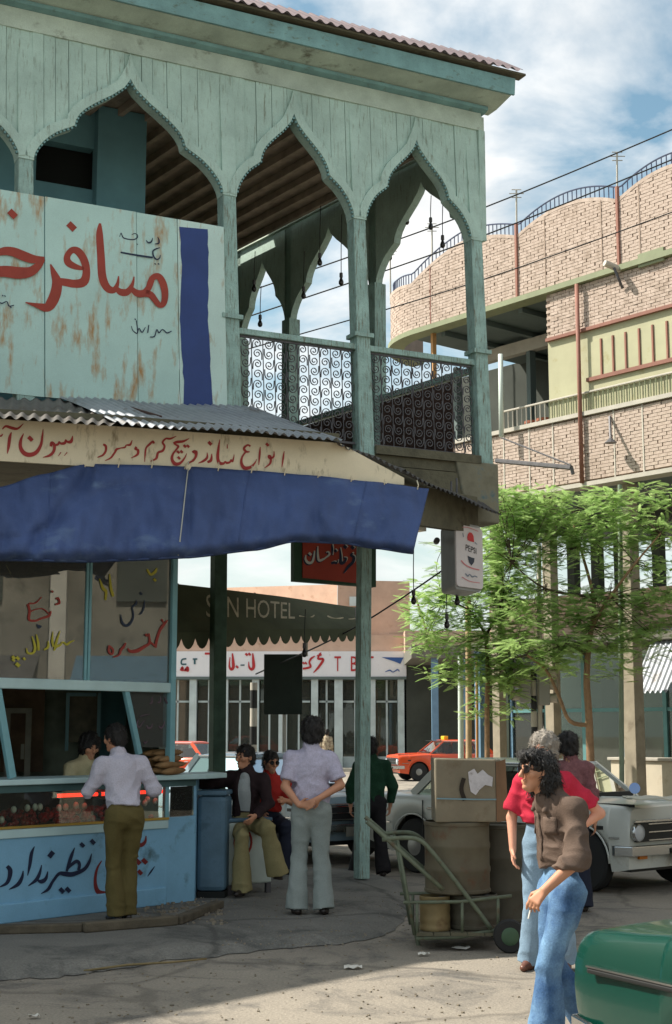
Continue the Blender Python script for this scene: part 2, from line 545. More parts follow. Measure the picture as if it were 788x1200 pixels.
def build_front():
    # posts
    for u in U_POST:
        m = MB()
        z0 = 5.0 if u < 0 else (4.75 if u < 1 else 4.35)
        m.hexa([fa(u - PW / 2, z0, .06), fa(u + PW / 2, z0, .06), fa(u + PW / 2, z0, -.13), fa(u - PW / 2, z0, -.13)],
               [fa(u - PW / 2 + .02, Z_SPR, .06), fa(u + PW / 2 - .02, Z_SPR, .06), fa(u + PW / 2 - .02, Z_SPR, -.13), fa(u - PW / 2 + .02, Z_SPR, -.13)])
        p = part('post', m, M_TEAL2, hotel, bevel=0.012)
        # capital above and collar at rail height
        m = MB()
        m.hexa([fa(u - .085, Z_SPR - .02, .07), fa(u + .085, Z_SPR - .02, .07), fa(u + .085, Z_SPR - .02, -.12), fa(u - .085, Z_SPR - .02, -.12)],
               [fa(u - .085, Z_BTOP, .03), fa(u + .085, Z_BTOP, .03), fa(u + .085, Z_BTOP, -.12), fa(u - .085, Z_BTOP, -.12)])
        part('upper_post', m, M_TEAL, p)
        if u > -3:
            m = MB(); c = fa(u, 6.36, -.03)
            m.box(c, PW + .05, .24, .05, AX_F)
            part('collar', m, M_TEAL2, p)
    for a, b in zip(U_POST, U_POST[1:]):
        arch_bay(fa, a + PW / 2 - .02, b - PW / 2 + .02, hotel)
    # beam, cornice soffit, fascia
    ul, ur = -6.6, 1.86
    def run(name, prof, m_, l, r, bev=0.0):
        mb = MB()
        mb.prism([F.at(l - LEAN * (z - 5), z, o) for o, z in prof], F.u * (r - l))
        return part(name, mb, m_, hotel)
    run('beam', [(.05, 9.245), (.05, 9.475), (-.12, 9.475), (-.12, 9.245)], M_CORN, ul, ur)
    run('moulding', [(.05, 9.478), (.13, 9.50), (.13, 9.545), (-.1, 9.545), (-.1, 9.478)], M_TEALD, ul, ur + .06)
    run('soffit_board', [(.10, 9.548), (.43, 9.60), (.43, 9.63), (-.1, 9.63), (-.1, 9.548)], M_CORN, ul, ur + .21)
    run('fascia', [(.44, 9.60), (.47, 9.60), (.50, 9.80), (.40, 9.80)], M_TEALD, ul, ur + .24)
    # corrugated roof edge, seen from below and behind it the slope
    pitch = 0.14
    def roof(s, t):
        u = ul + (ur + .30 - ul) * s
        wv = 0.022 * math.sin((u / pitch) * 2 * math.pi)
        if t < 0.5:
            k = t * 2; off = 0.60 - 0.52 * k; z = 9.87 + 0.36 * k
        else:
            k = t * 2 - 1; off = 0.08 - 5.5 * k; z = 10.23 + 0.35 * k
        return F.at(u - LEAN * (z - 5), z + wv, off)
    mb = MB().grid(roof, 480, 4)
    part('roof', mb, M_ROOFTIN, hotel, smooth=True)
    # edge battens of the sheets
    mb = MB().prism([F.at(ul, 9.84, .40), F.at(ul, 9.84, .56), F.at(ul, 9.865, .56), F.at(ul, 9.865, .40)], F.u * (ur + .2 - ul))
    part('batten', mb, M_OLDWOOD, hotel)
build_front()

# the receding side of the loggia
cS = F.at(U_POST[-1] - 0.0, 0, -.03)
SD = Vector((-0.582, 0.813, 0))
S = Pl((cS.x, cS.y), (cS.x + SD.x, cS.y + SD.y))
def sa(u, z, off=0.0):
    return S.at(u, z, off)
S_POST = [0.0, S.uz(441, 400)[0], S.uz(341, 400)[0], S.uz(282, 380)[0], S.uz(282, 380)[0] + 2.2]
def build_side():
    for u in S_POST[1:]:
        m = MB(); m.box(sa(u, (4.9 + Z_SPR) / 2), .2, .19, Z_SPR - 4.9, (S.u, S.n, Vector((0, 0, 1))))
        part('post', m, M_TEAL2, hotel)
    for a, b in zip(S_POST, S_POST[1:]):
        w_, h_, cx = b - a - .16, Z_APX - Z_SPR, (a + b) / 2
        cin = arch_curve(w_, h_)
        # rim with boards behind as one spandrel panel
        poly = [(cx + x, Z_SPR + z) for x, z in cin]
        m = MB(); n = len(poly)
        vs = [sa(u, z, .05) for u, z in poly] + [sa(u, Z_BTOP, .05) for u, z in poly] + [sa(u, z, -.06) for u, z in poly] + [sa(u, Z_BTOP, -.06) for u, z in poly]
        fs = []
        for i in range(n - 1):
            fs += [(i, i + 1, n + i + 1, n + i), (2 * n + i, 3 * n + i, 3 * n + i + 1, 2 * n + i + 1), (i, 2 * n + i, 2 * n + i + 1, i + 1)]
        m.add(vs, fs)
        for e in (a, b):
            m.box(sa(e, (Z_SPR + Z_BTOP) / 2), .165, .1, Z_BTOP - Z_SPR, (S.u, S.n, Vector((0, 0, 1))))
        part('spandrel', m, M_TEAL, hotel)
        m = MB().bar(sa(a + .1, 6.18), sa(b - .1, 6.18), .08, .07)
        part('handrail', m, M_TEAL2, hotel)
    # balustrade boards of the side
    u = 0.55
    while u < S_POST[-1]:
        m = MB().box(sa(u + .09, 5.58), .172, .025, 1.08, (S.u, S.n, Vector((0, 0, 1))))
        part('balustrade_board', m, M_WOODB, hotel)
        u += .18
    m = MB().bar(sa(0, 9.36), sa(S_POST[-1], 9.36), .22, .24)
    part('beam', m, M_CORN, hotel)
build_side()

def build_inside():
    # ceiling: boards above joists that run like the side wall
    e = S_POST[-1]
    far = SD * e
    a, b = F.at(-6.6, 9.22, -.2), F.at(1.5, 9.22, -.2)
    m = MB().add([a, b, b + far, a + far], [(0, 1, 2, 3)])
    part('ceiling', m, M_CEIL, hotel)
    u = -6.5
    while u < 1.4:
        p = F.at(u, 9.165, -.22)
        part('joist', MB().bar(p, p + far * 0.98, .06, .10), M_CEIL, hotel)
        u += .34
    # floor slab with its edge
    a, b = F.at(-6.6, 4.82, .05), F.at(1.82, 4.82, .05)
    m = MB().hexa([a, b, b + far, a + far], [v + Vector((0, 0, .15)) for v in (a, b, b + far, a + far)])
    part('floor', m, M_OLDWOOD, hotel)
    # sill board under the railing
    m = MB().bar(fa(.16, 4.99, .05), fa(1.61, 4.99, .05), .10, .10)
    part('sill', m, M_OLDWOOD, hotel)
    # the room behind the left arch
    ur = F.uz(172, 180, -1.3)[0]; um = F.uz(115, 180, -1.3)[0]
    m = MB().box(F.at((ur + um) / 2, 7.1, -1.42), ur - um, .2, 4.2, AX_F)
    part('inner_wall', m, M_ROOM, hotel)
    l = um - 4
    m = MB()
    zt, zb = F.uz(80, 170, -1.5)[1], F.uz(100, 222, -1.5)[1]
    ws = F.uz(42, 180, -1.5)[0]
    m.box(F.at((um + l) / 2, (9.2 + zt) / 2, -1.55), um - l, .16, 9.2 - zt, AX_F)
    m.box(F.at((um + l) / 2, (5.0 + zb) / 2, -1.55), um - l, .16, zb - 5.0, AX_F)
    m.box(F.at((ws + l) / 2, (zt + zb) / 2, -1.55), ws - l, .16, zt - zb, AX_F)
    part('inner_wall', m, M_ROOM, hotel)
    m = MB().box(F.at((um + ws) / 2, (zt + zb) / 2, -1.75), um - ws + .3, .05, zt - zb + .3, AX_F)
    part('dark_window_sheet', m, M_DARK, hotel)  # near-black sheet behind the opening stands for the dark room inside
    a = F.at(ur - .1, 0, -1.5)
    m = MB()
    p = Vector((a.x, a.y, 0)); q = p + SD * (e - 1.6)
    m.hexa([(p.x, p.y, 5), (q.x, q.y, 5), (q.x - .2, q.y, 5), (p.x - .2, p.y, 5)], [(p.x, p.y, 9.2), (q.x, q.y, 9.2), (q.x - .2, q.y, 9.2), (p.x - .2, p.y, 9.2)])
    part('inner_wall', m, M_DARKGR, hotel)
    # end wall
    p = F.at(-6.6, 0, 0) + far; q = F.at(1.6, 0, 0) + far
    m = MB().hexa([(p.x, p.y, 4.9), (q.x, q.y, 4.9), (q.x, q.y + .15, 4.9), (p.x, p.y + .15, 4.9)], [(p.x, p.y, 9.3), (q.x, q.y, 9.3), (q.x, q.y + .15, 9.3), (p.x, p.y + .15, 9.3)])
    part('end_wall', m, M_DARKGR, hotel)
    # tie beam and corner block below the loggia
    m = MB().bar(fa(.0, 4.66, -.02), fa(1.62, 4.66, -.02), .16, .30)
    part('tie_beam', m, M_OLDWOOD, hotel)
    m = MB().hexa([fa(1.40, 4.22, .09), fa(1.84, 4.22, .09), fa(1.84, 4.22, -.3), fa(1.40, 4.22, -.3)], [fa(1.25, 4.96, .09), fa(1.86, 4.96, .09), fa(1.86, 4.96, -.3), fa(1.25, 4.96, -.3)])
    part('corner_block', m, M_PLAST, hotel, bevel=0.02)
    # ground-floor posts
    g = Vector((b0.x, b0.y, 0.1)); t = F.at(0.07, 4.6, -.03)
    m = MB().bar(g, t, .135, .14, up=F.n)
    part('street_post', m, M_TEAL2, hotel, bevel=0.01)
    q = P(255, 900, 18.0); m = MB().bar((q.x, q.y, 0.1), (q.x - .02, q.y, 4.9), .17, .17)
    part('street_post', m, mat('dark_green_post', srgb(66, 88, 74), 0.8, var=0.3, vscale=5, bump=0.2), hotel, bevel=0.01)
build_inside()

# wrought-iron railing: scroll panels between the posts
def scroll_mesh(sz):
    """one S-shaped scroll: two spirals joined, a flat ribbon in the x-z plane"""
    pts = []
    def spiral(cx, cz, r0, a0, turns, sgn):
        o = []
        k = int(13 * turns)
        for i in range(k + 1):
            t = i / k; a = a0 + sgn * turns * 2 * math.pi * t
            r = r0 * (1 - .78 * t)
            o.append((cx + r * math.cos(a), cz + r * math.sin(a)))
        return o
    r = sz * .47
    a = spiral(0, 0, r, math.pi * 1.0, 1.45, -1)
    pts = [(-r * 1.04, -sz * .56)] + a
    mb = MB()
    vs = []
    wd, th = .0042, .007
    for i, (x, z) in enumerate(pts):
        x0, z0 = pts[max(i - 1, 0)]; x1, z1 = pts[min(i + 1, len(pts) - 1)]
        tx, tz = x1 - x0, z1 - z0; ln = math.hypot(tx, tz)
        nx, nz = -tz / ln * wd, tx / ln * wd
        vs += [(x + nx, -th, z + nz), (x - nx, -th, z - nz), (x - nx, th, z - nz), (x + nx, th, z + nz)]
    fs = []
    for i in range(len(pts) - 1):
        for j in range(4):
            fs.append((4 * i + j, 4 * i + (j + 1) % 4, 4 * i + 4 + (j + 1) % 4, 4 * i + 4 + j))
    mb.add(vs, fs)
    return mb
def railing(ul, ur, z0, z1, cols, rows):
    base = fa(ul, z0, -.02)
    fr = MB().bar(fa(ul, z0, -.02), fa(ur, z0, -.02), .02, .025)
    rail = part('railing_panel', fr, M_IRON, hotel)
    part('flat_bar', MB().bar(fa(ul, z1 - .03, -.02), fa(ur, z1 - .03, -.02), .02, .025), M_IRON, rail)
    rail_loc = world_loc(rail)
    part('handrail', MB().bar(fa(ul - .05, z1 + .02, -.02), fa(ur + .05, z1 + .02, -.02), .09, .07), M_TEAL2, hotel, bevel=0.008)
    cw = (ur - ul) / cols; rh = (z1 - z0 - .06) / rows
    for i in range(1, cols):
        part('baluster', MB().bar(fa(ul + cw * i, z0, -.02), fa(ul + cw * i, z1 - .03, -.02), .008, .012, up=F.n), M_IRON, rail)
    sc = scroll_mesh(min(cw, rh) * .98).mesh('scroll', M_IRON, smooth=50)
    rz = math.atan2(F.u.y, F.u.x)
    for i in range(cols):
        for j in range(rows):
            p = fa(ul + cw * (i + .5), z0 + .03 + rh * (j + .5), -.02)
            inst('scroll', sc, rail, p - rail_loc, (0, 0, rz), (1 if (i + j) % 2 else -1, 1, 1 if i % 2 else -1))
railing(-1.50, -.06, Z_FLOOR + .08, Z_RAIL, 10, 9)
railing(.18, 1.59, Z_FLOOR + .08, Z_RAIL, 10, 9)
# ================================================================== painted tin signboard
M_SIGN = mat('painted_tin', srgb(176, 206, 198), 0.55, var=0.09, vscale=1.2, stain=srgb(164, 124, 72), samt=0.50, sscale=2.6, sstretch=(3.2, 3.2, 0.8), fine=0.05, bump=0.06, bscale=6)
M_SIGNW = mat('painted_tin_pale', srgb(190, 214, 206), 0.55, var=0.07, vscale=1.2, stain=srgb(158, 128, 84), samt=0.25, sscale=2.6, sstretch=(3.2, 3.2, 0.8), fine=0.05)
M_RED = mat('red_brown_paint', srgb(150, 58, 42), 0.6, var=0.12, vscale=6, fine=0.05)
M_REDT = mat('crimson_paint', srgb(150, 44, 40), 0.6, var=0.12, vscale=6)
M_BLUEP = mat('blue_paint', srgb(40, 62, 118), 0.55, var=0.12, vscale=2.5, fine=0.04)
M_NAVY = mat('navy_paint', srgb(24, 34, 62), 0.6, var=0.15, vscale=4)
SO = 0.0
sign = root('painted_signboard', 'large turquoise tin signboard with red lettering, rust and a broad blue stripe', 'sign', tuple(F.at(-3, 5.2)))
def sgq(u0, u1, o0, o1, ztl, ztr, m_, name='panel', zb=5.2):
    mb = MB().hexa([fa(u0, zb, o0), fa(u1, zb, o0), fa(u1, zb, o1), fa(u0, zb, o1)], [fa(u0, ztl, o0), fa(u1, ztr, o0), fa(u1, ztr, o1), fa(u0, ztl, o1)])
    return part(name, mb, m_, sign)
us = [-6.2] + [F.uz(x, 350)[0] for x in (55, 163)] + [F.uz(211, 370)[0], F.uz(266, 380)[0]]
for i in range(4):
    o = (0.066, .078, .070, .074)[i]
    sgq(us[i] + .004, us[i + 1] - .004, o, o - .02, 7.39, 7.39, M_SIGN if i < 3 else M_SIGNW)
# blue stripe with an uneven brushed edge
n = 24; vs = []
random.seed(3)
for i in range(n + 1):
    t = i / n
    xl = 210.5 + 4 * t + random.uniform(-.7, .7) + 1.5 * math.sin(t * 9); xr = 242.5 + 6 * t + random.uniform(-.7, .7) + 1.2 * math.sin(t * 7 + 1)
    yl = 265.5 + t * 216; yr = 268.5 + t * 214
    vs += [F.hit(xl, yl, .0775), F.hit(xr, yr, .0775)]
part('stripe', MB().add(vs, [(2 * i, 2 * i + 1, 2 * i + 3, 2 * i + 2) for i in range(n)]), M_BLUEP, sign)
z1 = zmap(F, 0, 230, 3.752, .0795)
BIG = [
    [(440, 118, 10), (438, 165, 30), (444, 260, 34), (450, 350, 36), (470, 400, 34), (500, 412, 28), (517, 385, 16), (522, 350, 5)],
    [(508, 400, 16), (530, 420, 30), (560, 420, 30), (582, 388, 16), (590, 352, 5)],
    [(575, 400, 16), (600, 424, 30), (632, 426, 32), (655, 400, 26), (668, 368, 24)],
    [(650, 430, 18), (655, 392, 22), (672, 358, 26), (698, 352, 28), (718, 385, 32), (726, 430, 30), (720, 470, 26), (702, 478, 24), (684, 458, 26), (662, 432, 30), (630, 425, 30)],
    [(368, 318, 14), (330, 308, 26), (300, 290, 32), (296, 262, 28), (318, 236, 28), (346, 244, 34), (372, 285, 34), (380, 335, 34), (368, 375, 40), (330, 384, 36), (290, 378, 34), (250, 372, 30)],
    [(222, 298, 6), (236, 335, 26), (250, 375, 42), (246, 420, 48), (228, 465, 48), (205, 488, 40), (165, 480, 22), (112, 466, 4)],
    [(-12, 250, 26), (20, 240, 36), (60, 244, 40), (105, 262, 42), (150, 276, 36), (196, 272, 14)],
    [(192, 276, 16), (165, 308, 34), (130, 332, 44), (80, 336, 52), (30, 330, 50), (-14, 330, 46)],
    dot(55, 77, 28), dot(315, 132, 28)]
mb = MB(); strokes(mb, BIG, z1, step=.0003)
part('red_lettering', mb, M_RED, sign, fix=False)
z8 = zmap(F, 130, 250, 8.756, .0795)
SM = [[(90, 240, 6), (105, 200, 8), (125, 245, 12), (170, 262, 12), (230, 268, 12), (268, 250, 12), (272, 220, 9), (245, 205, 9), (215, 218, 7)], dot(272, 315, 9),
      [(430, 250, 6), (415, 290, 16), (385, 298, 14), (362, 275, 7)], [(480, 240, 6), (495, 275, 14), (490, 305, 14), (455, 312, 9)],
      [(505, 350, 8), (460, 365, 14), (432, 388, 14), (440, 440, 16), (470, 470, 14), (500, 458, 12), (508, 425, 8)], [(100, 398, 16), (250, 425, 18), (430, 452, 18)], dot(455, 517, 12), dot(490, 517, 12)]
mb = MB(); strokes(mb, SM, z8)
SM2 = [[(755, 592, 4), (735, 600, 5), (715, 585, 4), (700, 600, 5), (690, 585, 4), (680, 615, 5), (660, 618, 4)], [(655, 565, 4), (650, 600, 5)], [(640, 575, 3), (625, 598, 5), (612, 580, 4), (605, 600, 4)], [(600, 545, 4), (605, 600, 5), (585, 590, 4), (578, 570, 3)], dot(595, 540, 5),
       [(62, 478, 4), (40, 482, 5), (30, 462, 4), (10, 470, 5), (-5, 465, 4)], dot(12, 436, 5), dot(22, 438, 5), dot(48, 488, 5)]
strokes(mb, SM2, z1)
part('blue_lettering', mb, M_NAVY, sign, fix=False)

# ================================================================== tin canopy roofs over the shop
canopy = root('tin_canopy', 'corrugated tin canopy roof sagging over the shop front', 'canopy', tuple(F.at(-2, 5.1)))
def sheet(a0, a1, e0, e1, per, name, m_, sag=0.0, nv=6, th=.016, parent=None):
    """corrugated sheet from wall line a0-a1 down to edge line e0-e1"""
    a0, a1, e0, e1 = map(Vector, (a0, a1, e0, e1))
    nw = max(4, int((e1 - e0).length / per)) * 8
    def f(s, t):
        p = (a0.lerp(a1, s)).lerp(e0.lerp(e1, s), t)
        p = p.copy()
        p.z += th * math.sin(s * nw / 8 * 2 * math.pi) - sag * math.sin(math.pi * s) * t + .012 * math.sin(s * 9 + t * 3)
        return p
    return part(name, MB().grid(f, nw, nv), m_, parent or canopy, smooth=True)
B = Pl(P(0, 515, 12.35)[:2], P(470, 550, 13.65)[:2])
sheet(F.hit(-260, 452, .05), F.hit(172, 474, .05), B.hit(-260, 477, .28), B.hit(172, 498, .28), .1, 'old_sheet', M_TIND)
sheet(F.hit(70, 466, .09), F.hit(300, 478, .09), B.hit(135, 495, .32), B.hit(402, 514, .24), .085, 'bright_sheet', M_TIN, sag=.0)
sheet(F.hit(300, 489, .06), F.hit(446, 543, .08), B.hit(396, 519, .14), P(478, 553, 14.2), .09, 'low_sheet', M_TIND)
sheet(F.hit(440, 542, .10), F.hit(570, 592, .10), P(474, 551, 14.25), P(588, 602, 15.9), .09, 'corner_sheet', M_TIND, sag=.03)
part('canopy_beam', MB().bar(P(470, 590, 14.7), P(556, 604, 16.2), .10, .42, up=(0, 0, 1)), M_OLDWOOD, canopy)
part('canopy_strut', MB().bar(P(470, 585, 14.7), P(430, 545, 16.2), .07, .07), M_OLDWOOD, canopy)
# a bit of loose lath lying on the tin
part('loose_lath', MB().bar(P(153, 481, 14.15) + Vector((0, 0, .03)), P(188, 494, 13.45) + Vector((0, 0, .05)), .03, .02), M_WOODB, canopy)

# ================================================================== cream lettered fascia board
band = root('lettered_fascia_board', 'long cream board with red script lettering under the tin roof', 'sign', tuple(B.at(0, 4.3)))
top = [(-260, 479), (0, 491), (130, 499), (398, 519), (474, 560)]
bot = [(474, 568), (398, 563), (130, 548), (0, 540), (-260, 524)]
for (t0, t1) in ((0, 1), (1, 3), (3, 4)):
    pts = [B.hit(*p) for p in top[t0:t1 + 1]]
    lo = [B.hit(*p) for p in bot[len(bot) - 1 - t1:len(bot) - t0]]
    part('board', MB().prism(pts + lo, B.n * -.03), M_CREAM, band)
part('backing_board', MB().prism([B.hit(x, y, -.14) for x, y in ((-260, 466), (135, 486), (398, 508), (398, 545), (-260, 508))], B.n * -.03), M_OLDWOOD, band)
zA = zmap(B, 0, 490, 6.567, .003); zB = zmap(B, 110, 500, 6.567, .003); zC = zmap(B, 220, 505, 6.567, .003)
mb = MB()
TA = [[(18, 85, 8), (45, 62, 18), (90, 75, 24), (135, 80, 18), (180, 42, 5)], [(-10, 140, 10), (10, 135, 14), (22, 120, 5)], [(88, 108, 8), (75, 150, 24), (66, 220, 22), (56, 272, 5)],
      [(182, 118, 6), (160, 170, 22), (158, 225, 28), (185, 268, 34), (230, 282, 34), (280, 262, 30), (315, 205, 22), (326, 140, 16), (332, 85, 5)], dot(234, 158, 30),
      [(560, 135, 5), (548, 178, 26), (520, 182, 18), (505, 165, 8), (500, 190, 22), (470, 195, 18), (455, 180, 8), (448, 200, 18), (425, 208, 14)],
      [(392, 218, 20), (398, 190, 24), (418, 205, 22), (415, 250, 22), (385, 285, 20), (330, 302, 4)], [(470, 262, 8), (448, 292, 4)], [(518, 262, 8), (494, 290, 4)],
      [(790, 290, 6), (760, 298, 10), (752, 302, 3)]]
strokes(mb, TA, zA)
TB = [[(72, 135, 16), (92, 150, 20), (92, 185, 18), (70, 218, 16), (26, 236, 4)],
      [(296, 102, 4), (280, 138, 18), (250, 142, 10), (240, 158, 14), (205, 165, 10), (175, 175, 18), (160, 200, 16), (130, 240, 14), (85, 262, 4)],
      [(330, 155, 20), (318, 172, 14), (340, 180, 20), (335, 215, 18), (285, 242, 4)],
      [(462, 130, 20), (455, 112, 14), (430, 135, 18), (405, 160, 14), (396, 200, 14), (392, 272, 4)],
      [(636, 72, 4), (590, 92, 16), (555, 92, 14), (530, 120, 16), (545, 150, 16), (530, 185, 18), (495, 200, 18), (480, 245, 18), (435, 266, 5)],
      [(735, 90, 4), (690, 112, 18), (640, 118, 22), (612, 128, 14)], [(618, 132, 10), (650, 150, 18), (640, 170, 14), (610, 210, 16), (602, 250, 22), (625, 285, 28), (665, 280, 20), (700, 240, 12), (715, 205, 4)],
      dot(650, 195, 18), dot(676, 192, 18), dot(656, 240, 18), dot(700, 150, 18), dot(726, 150, 18),
      [(770, 205, 22), (790, 190, 18), (786, 230, 18), (760, 262, 14), (730, 284, 4)]]
strokes(mb, TB, zB)
TC = [[(36, 165, 18), (58, 155, 18), (62, 195, 18), (40, 230, 16), (0, 246, 4)],
      [(150, 165, 4), (150, 205, 18), (120, 232, 18), (82, 248, 5)], [(186, 175, 6), (180, 225, 22), (152, 240, 18)], dot(172, 95, 24),
      [(248, 65, 5), (238, 130, 18), (232, 205, 24), (245, 245, 26), (275, 250, 20), (290, 235, 10), (300, 245, 18), (325, 240, 16), (335, 220, 8), (345, 235, 16), (356, 200, 8), (358, 180, 4)], [(305, 100, 5), (306, 135, 9)],
      [(484, 118, 14), (462, 108, 14), (435, 132, 18), (450, 158, 18), (478, 160, 8)], [(450, 158, 14), (420, 200, 14), (415, 250, 22), (440, 285, 28), (490, 275, 20), (525, 235, 8), (530, 215, 4)],
      [(560, 122, 5), (555, 180, 16), (548, 262, 5)], [(665, 155, 5), (664, 195, 14), (640, 210, 16), (625, 205, 14), (625, 190, 14), (640, 200, 16), (635, 250, 16), (592, 284, 4)], dot(614, 105, 20),
      [(744, 155, 5), (736, 210, 14), (726, 280, 5)]]
strokes(mb, TC, zC)
part('red_lettering', mb, M_REDT, band, fix=False)

# ================================================================== blue tarpaulin
M_TARP = mat('blue_canvas', srgb(60, 78, 120), 0.75, var=0.22, vscale=1.6, stain=srgb(92, 112, 140), samt=0.25, sscale=1.6, sstretch=(1, 1, 2), bump=0.25, bscale=60, fine=0.05)
TT = [(-260, 574), (-150, 584), (-70, 588), (0, 571), (50, 556), (100, 544), (160, 545), (220, 547), (300, 552), (360, 557), (440, 565), (503, 573)]
TBm = [(-260, 668), (-70, 662), (0, 657), (50, 658), (100, 659), (160, 657), (220, 654), (300, 645), (345, 635), (400, 637), (440, 643), (484, 649)]
def lerp_poly(pl_, x):
    for a, b in zip(pl_, pl_[1:]):
        if a[0] <= x <= b[0]:
            t = (x - a[0]) / (b[0] - a[0]); t = t * t * (3 - 2 * t) * .5 + t * .5
            return a[1] + (b[1] - a[1]) * t
    return pl_[-1][1]
def tarp(s, t):
    xt = -260 + 763 * s; xb = -260 + 744 * s
    x = xt + (xb - xt) * t
    y = lerp_poly(TT, xt) * (1 - t) + lerp_poly(TBm, xb) * t
    y += 1.3 * math.sin(x * .09) * t * (1 - t)
    Y = B.hit(x, 560, .06).y
    Y -= .10 * math.sin(math.pi * t * .6) + .34 * t
    Y += .07 * math.sin(x * .045 + 2.0 * t) * t + .045 * (abs(math.sin(x * .035 - 2.2 * t + .6)) ** .5) * (.3 + t) + .022 * math.sin(x * .17 - 7 * t) + .014 * math.sin(x * .33 + t * 9) * t
    # diagonal crease from the tied corner and the pulled seam at the cord
    d1 = (x - 78) + (y - 590) * .78
    Y += .10 * math.exp(-(d1 / 13.0) ** 2) * (1 if x < 110 else .2)
    d2 = x - (221 + 1.5 * math.sin(t * 4))
    Y += .06 * math.exp(-(d2 / 5.0) ** 2)
    d3 = x - (366 + 8 * t)
    Y += .07 * math.exp(-(d3 / 7.0) ** 2) * t
    gx = (x - 100) / 39.0; gx -= round(gx)
    Y += .05 * math.exp(-(gx * 39 / 6.0) ** 2) * (1 - t) ** 2
    y0_ = math.sin(x * .021 + 1.3) * 2.2
    Y += .04 * math.exp(-((t - .45 - .12 * y0_) / .05) ** 2) * (.5 + .5 * math.sin(x * .013))
    # rolled hem
    if t > .9: Y += (t - .9) * 1.6
    return P(x, y, Y)
tp = part('tarpaulin', MB().grid(tarp, 260, 26), M_TARP, None, smooth=True)
sm = tp.modifiers.new('thickness', 'SOLIDIFY'); sm.thickness = .006
for xs_ in (60, 292, 430):
    pts = [tarp((xs_ + 260) / 763.0, i / 14) + Vector((0, -.008, 0)) for i in range(15)]
    part('seam', MB().tube(pts, .006, 5), M_TARP, tp, smooth=True)
hem_pts = [tarp(i / 60, .985) + Vector((0, -.004, 0)) for i in range(61)]
part('hem_rope', MB().tube(hem_pts, .011, 6), M_TARP, tp, smooth=True)
for i in range(11):
    s_ = (100 + 39 * i + 260) / 763.0
    q_ = tarp(s_, .03)
    part('tie', MB().tube([q_ + Vector((0, -.01, 0)), q_ + Vector((.01, .0, .05)), q_ + Vector((.0, .05, .10))], .006, 5), M_CREAM, tp, smooth=True)
tag(tp, 'blue canvas tarpaulin hanging in folds below the cream lettered board', 'tarpaulin')
M_CORD = mat('pale_cord', srgb(170, 170, 160), 0.8)
for nm, x, y0, y1 in (('tie cord', 221, 538, 656),):
    pts = [tarp((x + 260) / 763.0, t) + Vector((0, -.02, 0)) for t in (0, .2, .4, .6, .8, .97)]
    pts = [B.hit(x, 541, .03)] + pts
    o = part('tie_cord', MB().tube(pts, .006, 6), M_CORD, None, smooth=True)
    tag(o, 'thin pale cord tied down over the blue tarpaulin', 'cord')
# ================================================================== ground
def ground_mat(name, c1, c2, dirt, scale=0.35, crack=0.5):
    m = bpy.data.materials.new(name); MATS[name] = m
    m.use_nodes = True
    t = m.node_tree; n = t.nodes; l = t.links
    b = n['Principled BSDF']; b.inputs['Roughness'].default_value = 0.93; b.inputs['Specular IOR Level'].default_value = 0.2
    tc_ = n.new('ShaderNodeTexCoord')
    def noise(s, d, r=.6, dist=0.0):
        q = n.new('ShaderNodeTexNoise'); q.inputs['Scale'].default_value = s; q.inputs['Detail'].default_value = d
        q.inputs['Roughness'].default_value = r; q.inputs['Distortion'].default_value = dist
        l.new(tc_.outputs['Object'], q.inputs['Vector']); return q.outputs['Fac']
    def rampf(s, a, b_, ca, cb):
        q = n.new('ShaderNodeValToRGB'); q.color_ramp.elements[0].position = a; q.color_ramp.elements[1].position = b_
        q.color_ramp.elements[0].color = tuple(ca) + (1,); q.color_ramp.elements[1].color = tuple(cb) + (1,)
        l.new(s, q.inputs[0]); return q.outputs[0]
    def mix(f, a, b_, mode='MIX', fac=None):
        q = n.new('ShaderNodeMix'); q.data_type = 'RGBA'; q.blend_type = mode
        if fac is not None: q.inputs['Factor'].default_value = fac
        else: l.new(f, q.inputs['Factor'])
        l.new(a, q.inputs[6])
        if isinstance(b_, tuple): q.inputs[7].default_value = b_ + (1,)
        else: l.new(b_, q.inputs[7])
        return q.outputs[2]
    base = rampf(noise(scale, 9, .62, .4), .35, .66, c1, c2)
    st = rampf(noise(1.1, 8, .7, .9), .50, .66, (0, 0, 0), (1, 1, 1))
    base = mix(st, base, dirt)
    gr = rampf(noise(55, 4, .7), .3, .7, (.72, .72, .72), (1.25, 1.25, 1.25))
    base = mix(None, base, gr, 'MULTIPLY', 1.0)
    vo = n.new('ShaderNodeTexVoronoi'); vo.feature = 'DISTANCE_TO_EDGE'; vo.inputs['Scale'].default_value = .55
    nzv = n.new('ShaderNodeTexNoise'); nzv.inputs['Scale'].default_value = 1.5; nzv.inputs['Detail'].default_value = 6
    l.new(tc_.outputs['Object'], nzv.inputs['Vector'])
    va = n.new('ShaderNodeMix'); va.data_type = 'VECTOR'; va.inputs['Factor'].default_value = .35
    l.new(tc_.outputs['Object'], va.inputs[4]); l.new(nzv.outputs['Color'], va.inputs[5])
    l.new(va.outputs[1], vo.inputs['Vector'])
    ck = rampf(vo.outputs['Distance'], .004, .018, (crack, crack, crack), (0, 0, 0))
    base = mix(ck, base, tuple(c * .35 for c in c1))
    l.new(base, b.inputs['Base Color'])
    bp = n.new('ShaderNodeBump'); bp.inputs['Strength'].default_value = .5; bp.inputs['Distance'].default_value = .03
    l.new(noise(22, 6, .7), bp.inputs['Height']); l.new(bp.outputs[0], b.inputs['Normal'])
    return m
M_ROAD = ground_mat('dusty_asphalt', srgb(132, 125, 115), srgb(158, 149, 135), srgb(100, 97, 92), crack=.4)
